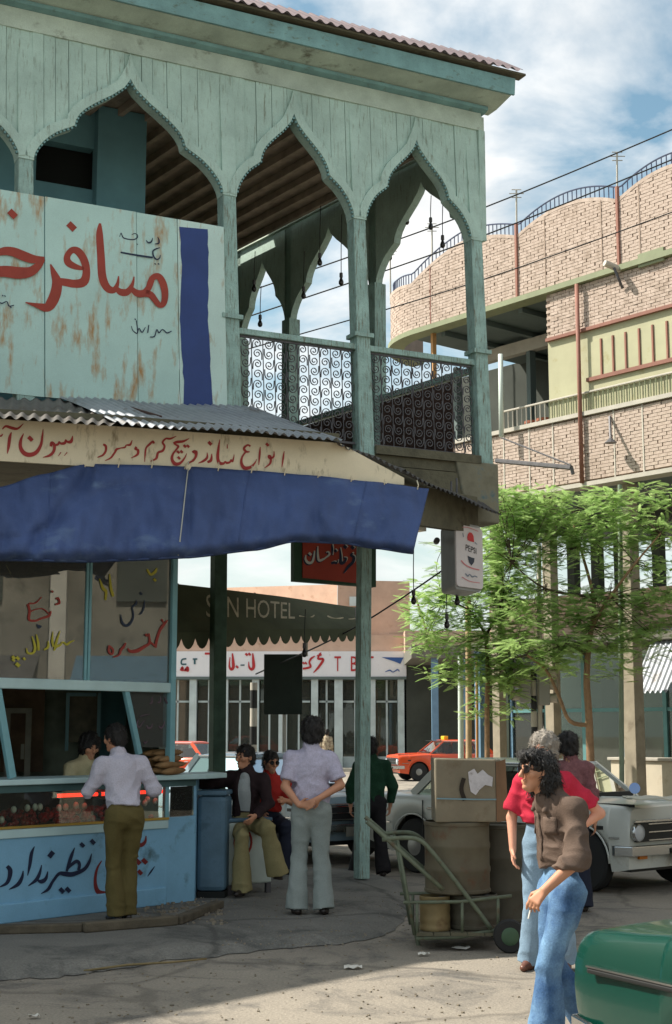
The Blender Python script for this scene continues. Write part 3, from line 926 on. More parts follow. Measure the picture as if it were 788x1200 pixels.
M_WALK = ground_mat('worn_pavement', srgb(108, 107, 102), srgb(128, 125, 118), srgb(84, 84, 81), scale=.9, crack=.5)
g_ = MB().add([(-300, -120, 0), (300, -120, 0), (300, 900, 0), (-300, 900, 0)], [(0, 1, 2, 3)])
struct('road', g_, M_ROAD)
edge = [G(-120, 1170, 0), G(0, 1150, 0), G(70, 1146, 0), G(130, 1139, 0), G(200, 1126, 0), G(260, 1121, 0), G(330, 1113, 0), G(400, 1108, 0), G(450, 1098, 0), G(478, 1078, 0), G(484, 1058, 0), G(470, 1034, 0)]
rnd = random.Random(5)
fine = []
for a, b in zip(edge, edge[1:]):
    for k in range(6):
        p = a.lerp(b, k / 6); fine.append(p + Vector((rnd.uniform(-.03, .03), rnd.uniform(-.05, .05), 0)))
fine.append(edge[-1])
back = [Vector((.3, 18.0, 0)), Vector((-1.5, 18.3, 0)), Vector((-12, 19.0, 0)), Vector((-16, 11, 0))]
ring = fine + back
cen = Vector((-3, 14.6, 0))
mb = MB()
n = len(ring)
hs = [.006, .04, .07, .09]
ins = [0.0, .10, .22, .55]
rings = []
for h, d in zip(hs, ins):
    rings += [Vector((p.x, p.y, h)) + (cen - p).normalized() * d for p in ring]
fs = []
for k in range(3):
    for i in range(n):
        fs.append((k * n + i, k * n + (i + 1) % n, (k + 1) * n + (i + 1) % n, (k + 1) * n + i))
fs.append(tuple(3 * n + i for i in range(n)))
mb.add(rings, fs)
struct('pavement', mb, M_WALK)
ZP = .09

# broken kerb boards in front of the counter
M_KERB = mat('old_kerb', srgb(88, 80, 66), 0.9, var=0.3, vscale=5, bump=0.5, bscale=20)
kb = root('kerb_boards', 'low broken timber kerb lying along the foot of the shop counter', 'kerb', tuple(G(100, 1088, ZP)))
for (x0, y0, x1, y1, wd, hh) in ((-60, 1096, 96, 1092, .12, .07), (97, 1093, 206, 1084, .11, .08), (207, 1084, 257, 1064, .10, .07)):
    a, b = G(x0, y0, ZP), G(x1, y1, ZP); a.z = b.z = ZP + hh / 2
    part('kerb_board', MB().bar(a, b, wd, hh), M_KERB, kb, bevel=0.012)
sk = part('bamboo_stick', MB().tube([G(98, 1138, .02), G(150, 1131, .03), G(200, 1128, .11), G(242, 1124, .11)], [.008, .009, .008, .006], 8), mat('bamboo', srgb(124, 108, 74), .7, var=.2, vscale=9), None, smooth=True)
tag(sk, 'thin yellow stick lying on the ground in front of the shop', 'stick')
# rubble and scraps
rb = MB(); rnd = random.Random(11)
for i in range(900):
    if i < 190: p = G(rnd.uniform(150, 260), rnd.uniform(1052, 1084), ZP); s = rnd.uniform(.008, .03)
    elif i < 650: p = G(rnd.uniform(-20, 640), rnd.uniform(1095, 1215), .0); s = rnd.uniform(.004, .014); p.z = max(p.z, .0)
    else: p = G(rnd.uniform(260, 480), rnd.uniform(1040, 1110), ZP); s = rnd.uniform(.004, .012)
    rb.box(p + Vector((0, 0, s * .3)), s * rnd.uniform(.7, 1.5), s * rnd.uniform(.7, 1.5), s * .8, tuple(Matrix.Rotation(rnd.uniform(0, 6), 3, 'Z').col))
o = part('rubble', rb, mat('rubble_grey', srgb(132, 122, 106), .95, var=.3, vscale=12), None); tag(o, 'small stones and crumbs scattered on the ground by the shop', 'rubble', kind='stuff')
M_PAPER = mat('paper_scrap', srgb(200, 196, 186), .8)
for i, (x, y, s, lb) in enumerate(((540, 1112, .10, 'crumpled paper scrap on the ground below the handcart'), (414, 1134, .09, 'dirty paper scrap lying in the shade near the sunlit road'), (40, 1192, .045, 'tiny white scrap in the bottom left corner of the road'), (497, 1119, .06, 'pale scrap on the ground left of the cart wheels'))):
    c = G(x, y, .012 if y > 1105 else ZP + .012); mbp = MB(); rr = random.Random(i)
    def pf(a, b, c=c, s=s, rr=rr): return c + Vector(((a - .5) * s * 1.5, (b - .5) * s, rr.uniform(-.005, .02)))
    o = part('paper_scrap', mbp.grid(pf, 4, 3), M_PAPER); tag(o, lb, 'litter', 'scraps on the ground')

# ================================================================== sandwich kiosk
K = Pl(G(0, 1083, ZP)[:2], G(195, 1060, ZP)[:2])
AX_K = (K.u, K.n, Vector((0, 0, 1)))
UL, UR = -1.6, K.len
kiosk = root('sandwich_kiosk', 'pale blue sandwich kiosk with glazed front, display counter and painted panel', 'kiosk', tuple(K.at(0, ZP)))
M_KBLUE = mat('kiosk_blue', srgb(126, 174, 202), .5, var=.1, vscale=2, stain=srgb(78, 108, 118), samt=.28, sscale=3, fine=.04)
M_KPALE = mat('kiosk_pale_edge', srgb(178, 204, 204), .5, var=.08, vscale=3)
M_KFRAME = mat('kiosk_frame', srgb(118, 166, 174), .45, var=.12, vscale=4)
M_BRASS = mat('brass_strip', srgb(190, 160, 84), .35, metal=.7)
M_GLASS = glass('shop_glass', (.62, .70, .60), .20, .012, 2.3)  # the diffuse veil paints hazy bright reflections into these panes
M_GLASSC = glass('clear_glass', (.9, .95, .92), .04, .02, 1.45)
def kz(x, y, off=0): return K.uz(x, y, off)[1]
z_gold, z_slab, z_top, z_tr = kz(100, 964), kz(100, 922), kz(100, 913), kz(100, 803)
z_head = kz(100, 610)
# panel, skirting, end facet
def kbox(name, u0, u1, z0, z1, o0, o1, m_, bevel=0, par=None):
    return part(name, MB().box(K.at((u0 + u1) / 2, (z0 + z1) / 2, (o0 + o1) / 2), u1 - u0, abs(o1 - o0), z1 - z0, AX_K), m_, par or kiosk, bevel=bevel)
pan = kbox('painted_panel', UL, UR, ZP + .16, z_gold - .02, 0, -.04, M_KBLUE)
kbox('skirting', UL, UR - .02, ZP, ZP + .165, .03, -.04, M_KBLUE, .01)
kbox('panel_rail', UL, UR, z_gold - .10, z_gold - .02, .015, -.02, M_KPALE, .006)
kbox('brass_strip', UL, UR, z_gold - .018, z_gold + .004, .022, -.02, M_BRASS)
A1 = K.at(UR, 0); A2 = A1 + Vector((.24, .30, 0)); A3 = A2 + Vector((-.1, 2.6, 0))
def wallq(name, a, b, z0, z1, m_, th=.05):
    a, b = Vector((a[0], a[1], 0)), Vector((b[0], b[1], 0)); d = (b - a).normalized(); nn = Vector((d.y, -d.x, 0)) * -th
    return part(name, MB().hexa([(a.x, a.y, z0), (b.x, b.y, z0), (b.x + nn.x, b.y + nn.y, z0), (a.x + nn.x, a.y + nn.y, z0)], [(a.x, a.y, z1), (b.x, b.y, z1), (b.x + nn.x, b.y + nn.y, z1), (a.x + nn.x, a.y + nn.y, z1)]), m_, kiosk)
wallq('end_panel', A1, A2, ZP, z_gold, M_KBLUE)
wallq('side_panel', A2, A3, ZP, z_top - .05, M_KBLUE)
# counter slab with pale front edge
m = MB()
sl = [K.at(UL, 0, .06), K.at(UR + .03, 0, .06), A2 + Vector((.10, -.02, 0)), A2 + Vector((.28, .35, 0)), A2 + Vector((.1, .75, 0)), K.at(UL, 0, -.75)]
m.prism([(p.x, p.y, z_top - .035) for p in sl], (0, 0, .05))
part('counter_top', m, M_KPALE, kiosk, bevel=.008)
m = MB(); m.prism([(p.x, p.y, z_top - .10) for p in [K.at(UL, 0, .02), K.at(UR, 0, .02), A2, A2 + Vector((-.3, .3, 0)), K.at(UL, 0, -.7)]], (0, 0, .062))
part('counter_rail', m, mat('kiosk_dark_green', srgb(64, 92, 92), .6, var=.15), kiosk)  # rail under the slab in a darker blue-green
# display case
kbox('case_glass', UL, UR - .02, z_gold + .006, z_top - .102, .008, .004, M_GLASSC)
wallq('end_glass', A1 + Vector((.02, .02, 0)), A2 - Vector((.02, .02, 0)), z_gold + .006, z_top - .102, M_GLASSC, .004)
kbox('case_floor', UL, UR - .05, z_gold - .05, z_gold - .022, -.05, -.68, M_KPALE)
kbox('case_back', UL, UR - .05, z_gold - .02, z_top - .11, -.66, -.70, M_DARK)
for u in (UR - .02, ):
    kbox('case_post', u - .025, u + .02, z_gold, z_top - .1, .014, -.03, M_KFRAME)
M_TOM = mat('tomato_red', srgb(150, 30, 20), .35, var=.25, vscale=9, spec=.6)
tm = MB(); rnd = random.Random(4)
def ball(mb, c, r, sq=1.0, nseg=8, nr=5):
    pr = [(max(.001, r * math.sin(math.pi * i / nr)), -r * sq * math.cos(math.pi * i / nr)) for i in range(nr + 1)]
    mb.lathe(pr, c, n=nseg, caps=False)
for i in range(330):
    u = rnd.uniform(-1.0, UR - .12); row = rnd.random()
    ball(tm, K.at(u, z_gold + .005 + row * .10, -.08 - row * .35 - rnd.uniform(0, .08)), rnd.uniform(.024, .032), .88)
o = part('tomato_pile', tm, M_TOM, None, smooth=True); tag(o, 'heap of red tomatoes inside the lower display case of the kiosk', 'tomatoes', kind='stuff')
M_EGG = mat('egg_shell', srgb(224, 218, 200), .5)
eggs = [(16, 949), (32, 947), (41, 946), (47, 946), (69, 947), (77, 946), (89, 944), (99, 945), (158, 942), (170, 941), (173, 937), (182, 939), (2, 961)]
nb = ['leftmost in the case next to the corner of the picture', 'left of a close pair', 'first of a close pair', 'second of a close pair', 'left of the middle pair', 'right of the middle pair', 'nearest left of the olive trousers but one', 'just left of the customer in white', 'just right of the customer in white', 'lower one of the right hand cluster', 'upper one of the right hand cluster', 'rightmost in the case', 'low in the corner at the picture edge']
for (x, y), lb in zip(eggs, nb):
    u, z = K.uz(x, y, -.10)
    e = MB(); ball(e, K.at(u, z, -.10), .026, 1.25, 10, 7)
    o = part('egg', e, M_EGG, None, smooth=True); tag(o, 'white egg on the tomatoes, ' + lb, 'egg', 'eggs in the display case')
M_REDT_ = mat('red_neon', (1, .05, .02), .4, emit=(1.0, .035, .015), estr=1.6)
for x0, x1, lb in ((66, 114, 'left of the customer'), (118, 196, 'behind the customer and to his right')):
    a, b = K.hit(x0, 929, -.05), K.hit(x1, 926, -.05); a.z = b.z = z_top - .145
    r_ = root('red_neon_tube', 'glowing red fluorescent tube in the display case, ' + lb, 'lamp', tuple(a), group='red tubes in the display case')
    part('tube', MB().tube([a, b], .017, 10), M_REDT_, r_, smooth=True)
    d = (b - a).normalized()
    part('end_cap', MB().tube([a - d * .03, a], .018, 10), M_KPALE, r_, smooth=40)
    part('end_cap', MB().tube([b, b + d * .03], .018, 10), M_KPALE, r_, smooth=40)
# frames above the counter
u103, u205 = K.uz(103, 730)[0], UR + .02
kbox('transom', UL, u205, z_tr - .05, z_tr + .045, .02, -.05, M_KPALE, .01)
kbox('mullion', u103 - .03, u103 - .004, z_tr + .045, z_head, .012, -.04, M_KFRAME, .006)
kbox('mullion', u103 + .006, u103 + .034, z_tr + .045, z_head, .012, -.04, M_KFRAME, .006)
kbox('corner_post', u205 - .03, u205 + .035, z_top + .015, z_head, .03, -.05, M_KFRAME, .008)
kbox('head_rail', UL, u205, z_head, z_head + .1, .02, -.05, M_KFRAME)
kbox('upper_pane', UL, u103 - .031, z_tr + .046, z_head, -.006, -.012, M_GLASS)
kbox('upper_pane', u103 + .035, u205 - .031, z_tr + .046, z_head, -.006, -.012, M_GLASS)
# slanting sliding-frame edges and the lower right pane
def slat(x0, y0, x1, y1, wd, off=-.02):
    return part('slanting_bar', MB().bar(K.hit(x0, y0, off), K.hit(x1, y1, off), wd, .05, up=K.n), M_KFRAME, kiosk, bevel=.006)
slat(147, 808, 163, 884, .055); slat(-4, 806, 14, 912, .07)
m = MB(); m.prism([K.hit(149, 810, -.03), K.hit(204, 810, -.03), K.hit(204, 876, -.03), K.hit(162, 876, -.03)], K.n * -.005)
part('lower_pane', m, M_GLASS, kiosk)
# side glazing of the right end
wallq('side_pane', A1 + Vector((-.01, .06, 0)), A1 + Vector((-.16, 1.0, 0)), z_tr, z_head, M_GLASS, .006)
# crossing wire stays seen through the upper panes
M_WIRE = mat('black_wire', (.02, .02, .02), .6)
for a, b in (((0, 697), (50, 798)), ((103, 697), (158, 798)), ((100, 705), (62, 780))):
    part('stay_wire', MB().tube([K.hit(a[0], a[1], -.10), K.hit(b[0], b[1], -.10)], .010, 6), M_WIRE, kiosk)
# lettering on glass and panel
M_YEL = mat('yellow_paint', srgb(176, 168, 52), .6); M_GREYP = mat('dark_blue_glass_paint', srgb(34, 48, 70), .6)
M_REDG = mat('red_glass_paint', srgb(150, 52, 44), .6); M_PURP = mat('purple_paint', srgb(92, 72, 84), .6)
q1 = zmap(K, 0, 680, 7.164, .002); q2 = zmap(K, 100, 660, 7.164, .002); q3 = zmap(K, 140, 800, 11.257, -.022)
mb = MB()
strokes(mb, [[(625, 505, 6), (590, 520, 14), (560, 540, 18), (530, 520, 12), (505, 545, 18), (470, 560, 22), (455, 590, 14)], [(505, 425, 6), (480, 500, 18), (465, 560, 20)], [(445, 430, 6), (440, 510, 18), (450, 560, 18)], [(405, 510, 8), (405, 560, 20), (370, 585, 12)],
             [(305, 455, 8), (320, 520, 20), (325, 590, 18)], [(270, 470, 8), (295, 560, 22), (280, 610, 18), (235, 610, 16), (222, 570, 8)], dot(115, 650, 24), dot(150, 655, 24), dot(150, 710, 28), dot(205, 660, 18), [(100, 665, 12), (125, 680, 14)]], q1)
part('yellow_lettering', mb, M_YEL, kiosk, fix=False); mb = MB()
strokes(mb, [[(120, 130, 8), (150, 210, 26), (175, 240, 22), (170, 310, 16)], [(205, 90, 8), (215, 200, 22), (235, 280, 20)], [(215, 250, 10), (240, 250, 16)]], q2)
part('yellow_lettering', mb, M_YEL, kiosk, fix=False); mb = MB()
strokes(mb, [[(520, 50, 14), (550, 95, 20), (590, 70, 22), (600, 40, 12)], dot(585, 140, 20)], q2)
part('yellow_lettering', mb, M_YEL, kiosk, fix=False)
mb = MB()
strokes(mb, [[(500, 310, 6), (490, 380, 14), (470, 420, 14), (455, 430, 6)], [(432, 310, 8), (425, 345, 16), (395, 370, 12), (405, 430, 14), (390, 490, 18), (350, 525, 22), (312, 500, 18), (298, 430, 6)], dot(468, 255, 18)], q2)
part('blue_lettering', mb, M_GREYP, kiosk, fix=False); mb = MB()
strokes(mb, [[(310, 370, 10), (335, 400, 30)], [(340, 380, 26), (330, 405, 10)]], q1)
part('blue_lettering', mb, M_GREYP, kiosk, fix=False)
mb = MB()
strokes(mb, [[(690, 480, 12), (650, 530, 26), (625, 570, 22), (600, 650, 22), (590, 710, 18)], [(660, 500, 10), (640, 470, 14)], [(535, 590, 12), (540, 670, 20), (500, 700, 24), (440, 735, 30), (380, 740, 24), (358, 715, 10)], [(545, 660, 14), (580, 690, 16), (595, 690, 12)],
             [(340, 670, 10), (325, 700, 20), (300, 730, 20), (285, 770, 16), (235, 790, 10)], [(205, 690, 18), (198, 740, 18), (225, 765, 16), (235, 730, 16), (210, 700, 16)], dot(515, 605, 18)], q2)
part('red_lettering', mb, M_REDG, kiosk, fix=False); mb = MB()
strokes(mb, [[(235, 200, 20), (250, 260, 20), (245, 330, 20), (300, 340, 16), (350, 320, 16), (410, 300, 20), (430, 260, 14)], [(245, 195, 14), (300, 190, 10), (350, 140, 6)], [(470, 160, 14), (490, 150, 14), (500, 190, 18), (465, 205, 14)], [(245, 270, 10), (300, 245, 8), (360, 240, 8), (410, 280, 10)], dot(440, 95, 14)], q1)
part('red_lettering', mb, M_REDG, kiosk, fix=False)
mb = MB()
strokes(mb, [[(430, 190, 8), (430, 260, 20), (400, 280, 16)], [(545, 180, 8), (540, 250, 18), (505, 265, 18)], [(600, 190, 8), (620, 250, 18), (650, 280, 16), (655, 210, 8)], [(250, 490, 10), (235, 550, 20), (260, 590, 16), (300, 540, 12), (330, 500, 10)], [(360, 560, 10), (380, 600, 22), (420, 590, 18), (440, 540, 8)], [(520, 570, 12), (550, 600, 22), (580, 570, 18), (600, 510, 10)], [(320, 770, 8), (340, 800, 14), (370, 770, 10)], [(270, 450, 8), (330, 430, 12), (400, 420, 6)]], q3)
part('purple_lettering', mb, M_PURP, kiosk, fix=False)
q5 = zmap(K, 0, 960, 7.164, .003); q6 = zmap(K, 90, 960, 7.164, .003)
mb = MB()
strokes(mb, [[(60, 395, 30), (85, 430, 40), (80, 490, 34), (55, 540, 28), (0, 570, 10)], [(195, 435, 8), (185, 490, 26), (150, 550, 32), (75, 592, 6)],
             [(290, 230, 6), (265, 290, 28), (250, 390, 26), (232, 475, 6)], [(350, 385, 6), (335, 450, 24), (305, 510, 30), (238, 562, 8)], [(402, 440, 8), (385, 500, 28), (350, 525, 36), (318, 515, 16)], [(412, 320, 40), (448, 275, 40)],
             [(770, 290, 6), (750, 360, 24), (715, 415, 30), (665, 445, 34), (600, 465, 40), (540, 460, 38), (495, 460, 26), (440, 530, 24), (405, 590, 26), (345, 628, 4)],
             [(628, 240, 6), (600, 310, 28), (575, 390, 26), (560, 440, 20)], [(570, 420, 12), (600, 385, 26), (645, 355, 30), (668, 380, 26), (660, 430, 26)], dot(692, 218, 30), dot(520, 600, 34), dot(572, 595, 34), dot(780, 192, 32)], q5)
part('navy_lettering', mb, M_NAVY, kiosk, fix=False)
mb = MB()
strokes(mb, [[(210, 350, 8), (170, 420, 20), (155, 520, 26), (175, 605, 40), (240, 635, 54), (330, 630, 46), (420, 600, 40), (475, 610, 30)], [(520, 135, 8), (510, 195, 28), (540, 220, 34), (575, 190, 24), (582, 140, 8)], [(515, 215, 30), (470, 260, 34), (400, 285, 26)], dot(515, 360, 36), dot(570, 355, 36), dot(532, 448, 32), dot(475, 525, 32)], q6)
part('red_lettering', mb, mat('dark_red_paint', srgb(112, 32, 34), .6, var=.15, vscale=5), kiosk, fix=False)
mb = MB(); strokes(mb, [[(655, 398, 5), (625, 440, 14), (595, 482, 5)]], q6)
part('accent_mark', mb, M_NAVY, kiosk, fix=False)
# kiosk interior
A3U = A1 + Vector((-.46, 3.0, 0))
KR = Pl((-7.2, 15.9), (A3U.x, A3U.y))
M_KBACK = mat('kiosk_back_wall', srgb(132, 142, 126), .8, var=.4, vscale=2.2)
wallq('back_wall', KR.at(0, 0), KR.at(KR.len, 0), ZP, z_head + .1, M_KBACK, .08)
wallq('side_wall', A1 + Vector((-.16, 1.0, 0)), A3U, z_top, z_head + .1, M_KBACK, .06)
wallq('left_wall', K.at(UL, 0), KR.at(0, 0), ZP, z_head + .1, M_KBACK, .06)
fp = [K.at(UL, 0), K.at(UR, 0), A3U, KR.at(0, 0)]
part('ceiling', MB().prism([(p.x, p.y, z_head + .1) for p in fp], (0, 0, .06)), M_DARKGR, kiosk)
part('floor', MB().prism([(p.x, p.y, ZP + .002) for p in (K.at(UL, 0, -.8), K.at(UR - .1, 0, -.8), A3U + Vector((-.1, -.1, 0)), KR.at(.2, 0, .1))], (0, 0, .03)), M_OLDWOOD, kiosk)
def kin(name, x0, y0, x1, y1, off, m_, th=.04):
    off = off + 2.6; a = KR.hit(x0, y1, off); b = KR.hit(x1, y1, off); zt = KR.hit((x0 + x1) / 2, y0, off).z; a.z = b.z = max(a.z, ZP); n_ = KR.n
    return part(name, MB().hexa([a, b, b - n_ * th, a - n_ * th], [(a.x, a.y, zt), (b.x, b.y, zt), (b.x - n_.x * th, b.y - n_.y * th, zt), (a.x - n_.x * th, a.y - n_.y * th, zt)]), m_, kiosk)
M_PALEF = mat('pale_door_frame', srgb(150, 148, 134), .7, var=.2, vscale=5)
kin('partition', 116, 800, 146, 910, -2.35, mat('kiosk_teal_wall', srgb(84, 130, 136), .7, var=.15, vscale=3))
kin('partition', 0, 806, 50, 905, -2.2, mat('brown_curtain', srgb(112, 92, 74), .8, var=.35, vscale=4))
for (x0, y0, x1, y1) in ((4, 830, 35, 836), (28, 830, 35, 912), (4, 836, 10, 912), (24, 872, 28, 890)):
    kin('door_frame', x0, y0, x1, y1, -1.9, M_PALEF)
for (x0, y0, x1, y1) in ((76, 812, 80, 880), (113, 812, 117, 880), (80, 812, 113, 816)):
    kin('window_frame', x0, y0, x1, y1, -2.1, M_KFRAME)
kin('window_view', 80, 816, 113, 870, -2.3, mat('kiosk_back_window', srgb(116, 112, 92), .6, var=.4, vscale=6))
for z in (2.7, 3.1):
    part('shelf', MB().box(KR.at(KR.len - 2.2, z + .015, .14), 3.6, .26, .03, (KR.u, KR.n, Vector((0, 0, 1)))), M_OLDWOOD, kiosk)
BCOL = [srgb(60, 90, 50), srgb(110, 60, 30), srgb(180, 170, 140), srgb(40, 60, 40), srgb(160, 120, 40)]
rnd = random.Random(21)
ORD = ('first', 'second', 'third', 'fourth', 'fifth', 'sixth', 'seventh', 'eighth', 'ninth')
prof = [(.001, 0), (.032, 0), (.034, .02), (.034, .16), (.014, .21), (.013, .26), (.001, .26)]
bm_ = [MB().lathe(prof, (0, 0, 0), n=10, caps=False).mesh('bottle', mat('bottle_%d' % i, c, .25, spec=.6), smooth=50) for i, c in enumerate(BCOL)]
for z in (2.73, 3.13):
    for i in range(9):
        u = KR.len - 2.75 + i * .25 + rnd.uniform(-.03, .03)
        p = KR.at(u, z, .14)
        o = inst('bottle', rnd.choice(bm_), None, p); tag(o, '%s bottle from the left on the %s shelf behind the kiosk glass' % (ORD[i], 'lower' if z < 3 else 'upper'), 'bottle', 'bottles on the kiosk shelves')
# long bread rolls piled on the counter
M_BREAD = mat('bread_crust', srgb(156, 122, 82), .75, var=.3, vscale=7, col2=srgb(110, 80, 48), bump=.2, bscale=30)
bl = MB(); pr = []
for i in range(9):
    t = i / 8; pr.append((.003 + .034 * math.sin(math.pi * t) ** .55, (t - .5) * .36))
bl.lathe(pr, (0, 0, 0), (1, 0, 0), n=10)
bmesh_ = bl.mesh('bread_roll', M_BREAD, smooth=True)
rnd = random.Random(8)
bread = []
base = K.hit(190, 905, -.16); base.z = z_top + .015
kz_ = math.atan2(K.u.y, K.u.x)
for r_i, cnt in enumerate((6, 5, 4, 2)):
    for j in range(cnt):
        p = base + K.u * rnd.uniform(-.07, .09) - K.n * (.07 * (j - cnt / 2)) + Vector((0, 0, .035 + r_i * .058))
        o = inst('bread_roll', bmesh_, None, p, (rnd.uniform(-.1, .1), rnd.uniform(-.06, .06), kz_ + rnd.uniform(-.3, .3)))
        lay = ('bottom', 'second', 'third', 'top')[r_i]
        tag(o, 'long bread roll, %s from the back in the %s layer on the kiosk counter' % (ORD[j], lay), 'bread', 'bread rolls piled on the counter')

# ================================================================== drinks coolers beside the kiosk
M_CBLUE = mat('cooler_blue', srgb(84, 112, 130), .5, var=.2, vscale=3, stain=srgb(40, 62, 74), samt=.35, sscale=3, fine=.05)
M_CWHITE = mat('cooler_white', srgb(176, 186, 178), .5, var=.12, vscale=3, stain=srgb(120, 124, 110), samt=.35, sscale=4)
c_, l_, r_ = G(264, 1053, ZP), G(230, 1045, ZP), G(272, 1054, ZP)
dl = Vector((-1, .08, 0)).normalized(); dr = Vector((-dl.y, dl.x, 0));
if dr.y < 0: dr = -dr
co = root('blue_cooler', 'worn blue metal drinks cooler standing beside the kiosk counter', 'cooler', tuple(c_))
hgt = 1.0
w1 = .30
p0 = c_; p1 = c_ + dl * w1; p2 = p1 + dr * .42; p3 = c_ + dr * .42
up = Vector((0, 0, 1))
part('cabinet', MB().hexa([p + up * .06 for p in (p0, p1, p2, p3)], [p + up * hgt for p in (p0, p1, p2, p3)]), M_CBLUE, co, bevel=.05)
q = [p0.lerp(p2, -.01), p1.lerp(p3, -.01), p2.lerp(p0, -.01), p3.lerp(p1, -.01)]
part('lid', MB().hexa([p + up * (hgt + .002) for p in q], [p + up * (hgt + .05) for p in q]), M_CBLUE, co, bevel=.012)
part('plinth', MB().hexa([p.lerp((p0 + p2) / 2, .06) for p in (p0, p1, p2, p3)], [p.lerp((p0 + p2) / 2, .06) + up * .06 for p in (p0, p1, p2, p3)]), M_DARK, co)
a = G(267, 1050, ZP); b = G(335, 1045, ZP)
db = (b - a).normalized(); nb_ = Vector((-db.y, db.x, 0)); nb_ = nb_ if nb_.y > 0 else -nb_
wc = root('white_cooler', 'low off-white cooler box with a red ring painted on it, behind the seated man', 'cooler', tuple(a))
a2 = a; b2 = a + db * .52; q = (a2, b2, b2 + nb_ * .5, a2 + nb_ * .5)
part('cabinet', MB().hexa([p + up * .10 for p in q], [p + up * .72 for p in q]), M_CWHITE, wc, bevel=.02)
q2_ = [p.lerp((q[0] + q[2]) / 2, -.02) for p in q]
part('lid', MB().hexa([p + up * .722 for p in q2_], [p + up * .76 for p in q2_]), M_CBLUE, wc, bevel=.012)
for i, p in enumerate(q):
    c = p.lerp((q[0] + q[2]) / 2, .12)
    part('leg', MB().bar(c, c + up * .10, .05, .05), M_IRON, wc)
ring = MB(); pts = []
for i in range(15):
    t = -.5 + 1.0 * i / 14
    an = math.pi * (1.5 + t * 1.7)
    pts.append(a + db * (.17 + .10 * math.cos(an)) + up * (.52 + .13 * math.sin(an)) - nb_ * .004)
ring.tube(pts, .013, 6)
part('red_ring_mark', ring, M_REDT, wc, smooth=True)
for k in (.14, .20):
    part('pipe', MB().tube([a + db * k - nb_ * .02 + up * .02, a + db * k - nb_ * .02 + up * .58], .012, 8), M_KPALE, wc, smooth=True)
# ================================================================== brick building across the street
M_BRICK = mat('pale_brick', srgb(162, 144, 130), .9, var=.14, vscale=6.5, col2=srgb(194, 176, 163), fine=.12, stain=srgb(138, 120, 104), samt=.25, sscale=.8, bump=.2, bscale=30)
M_MORTAR = mat('brick_mortar', srgb(150, 132, 118), .9, var=.15, vscale=3)
M_REDTRIM = mat('red_trim', srgb(136, 92, 78), .7, var=.12, vscale=3)
M_YGREEN = mat('yellow_green_panel', srgb(170, 167, 136), .75, var=.08, vscale=1.4, stain=srgb(150, 140, 96), samt=.2)
M_GTRIM = mat('green_trim', srgb(132, 138, 108), .7, var=.1)
M_WTRIM = mat('white_trim', srgb(178, 172, 160), .7, var=.12, vscale=3)
M_BLUEIRON = mat('blue_grey_iron', srgb(70, 78, 104), .6)
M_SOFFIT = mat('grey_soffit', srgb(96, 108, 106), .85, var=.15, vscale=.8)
M_DEEP = mat('dark_grey_wall', srgb(66, 70, 64), .9, var=.25, vscale=.7)  # one dark grey for recess walls, slabs, risers and some columns
q0 = P(640, 500, 30.0)
UB = Vector((.64, -.77, 0)).normalized()
t_l = 5.0
BR = Pl((q0.x - UB.x * t_l, q0.y - UB.y * t_l), (q0.x, q0.y))
def bz(x, y, off=0): return BR.uz(x, y, off)
uL = bz(487, 400)[0]; uEnd = bz(788, 400)[0]; uFar = uEnd + 13.0
RC = 2.2                                     # radius of the rounded corner
AX_B = (BR.u, BR.n, Vector((0, 0, 1)))
def bpath(s, z, off=0.0):
    """along the facade; s < uL follows the rounded corner"""
    if s >= uL: return BR.at(s, z, off)
    a = (uL - s) / RC
    c = BR.at(uL, z, -RC)
    return c + BR.n * math.cos(a) * (RC + off) - BR.u * math.sin(a) * (RC + off)
zl0, zl1 = bz(690, 566)[1], bz(690, 487)[1]       # lower brick band
zu0, zu1 = bz(640, 340)[1], bz(640, 268)[1]       # upper brick band
brick_b = root('brick_building', 'pale brick building with scalloped parapet, open balcony and yellow panels across the street', 'building', tuple(BR.at(uEnd, 0)))
sStart = uL - RC * 1.5
segs = [sStart, uL - .1] + [bz(x, 300)[0] for x in (607, 727)] + [bz(727, 300)[0] + 2.6 * k for k in (1, 2, 3, 4)]
def ztop(s):
    for a, b in zip(segs, segs[1:]):
        if a <= s <= b:
            t = (s - a) / (b - a)
            dip = .38 * max(0.0, min(1.0, (uL + 1.6 - s) / 2.6))
            return zu1 - .02 - dip + .42 * math.sin(math.pi * min(1, t * .92 + .04)) ** .8 * (.8 if a < uL - .2 else 1)
    return zu1
def band_back(name, z0, z1f, off, m_, s0, s1, th=.25, step=.25, par=None):
    mb = MB(); n_ = int((s1 - s0) / step)
    vs = []
    for i in range(n_ + 1):
        s = s0 + (s1 - s0) * i / n_
        zt = z1f(s) if callable(z1f) else z1f
        zb_ = z0(s) if callable(z0) else z0
        vs += [bpath(s, zb_, off), bpath(s, zt, off), bpath(s, zt, off - th), bpath(s, zb_, off - th)]
    fs = []
    for i in range(n_):
        for j in range(4):
            fs.append((4 * i + j, 4 * i + 4 + j, 4 * i + 4 + (j + 1) % 4, 4 * i + (j + 1) % 4))
    fs += [(0, 1, 2, 3), (4 * n_, 4 * n_ + 3, 4 * n_ + 2, 4 * n_ + 1)]
    mb.add(vs, fs)
    return part(name, mb, m_, par or brick_b)
band_back('upper_wall', zu0, lambda s: ztop(s) - .02, -.03, M_MORTAR, sStart, uFar)
band_back('lower_wall', zl0, zl1, -.03, M_MORTAR, sStart, uFar)
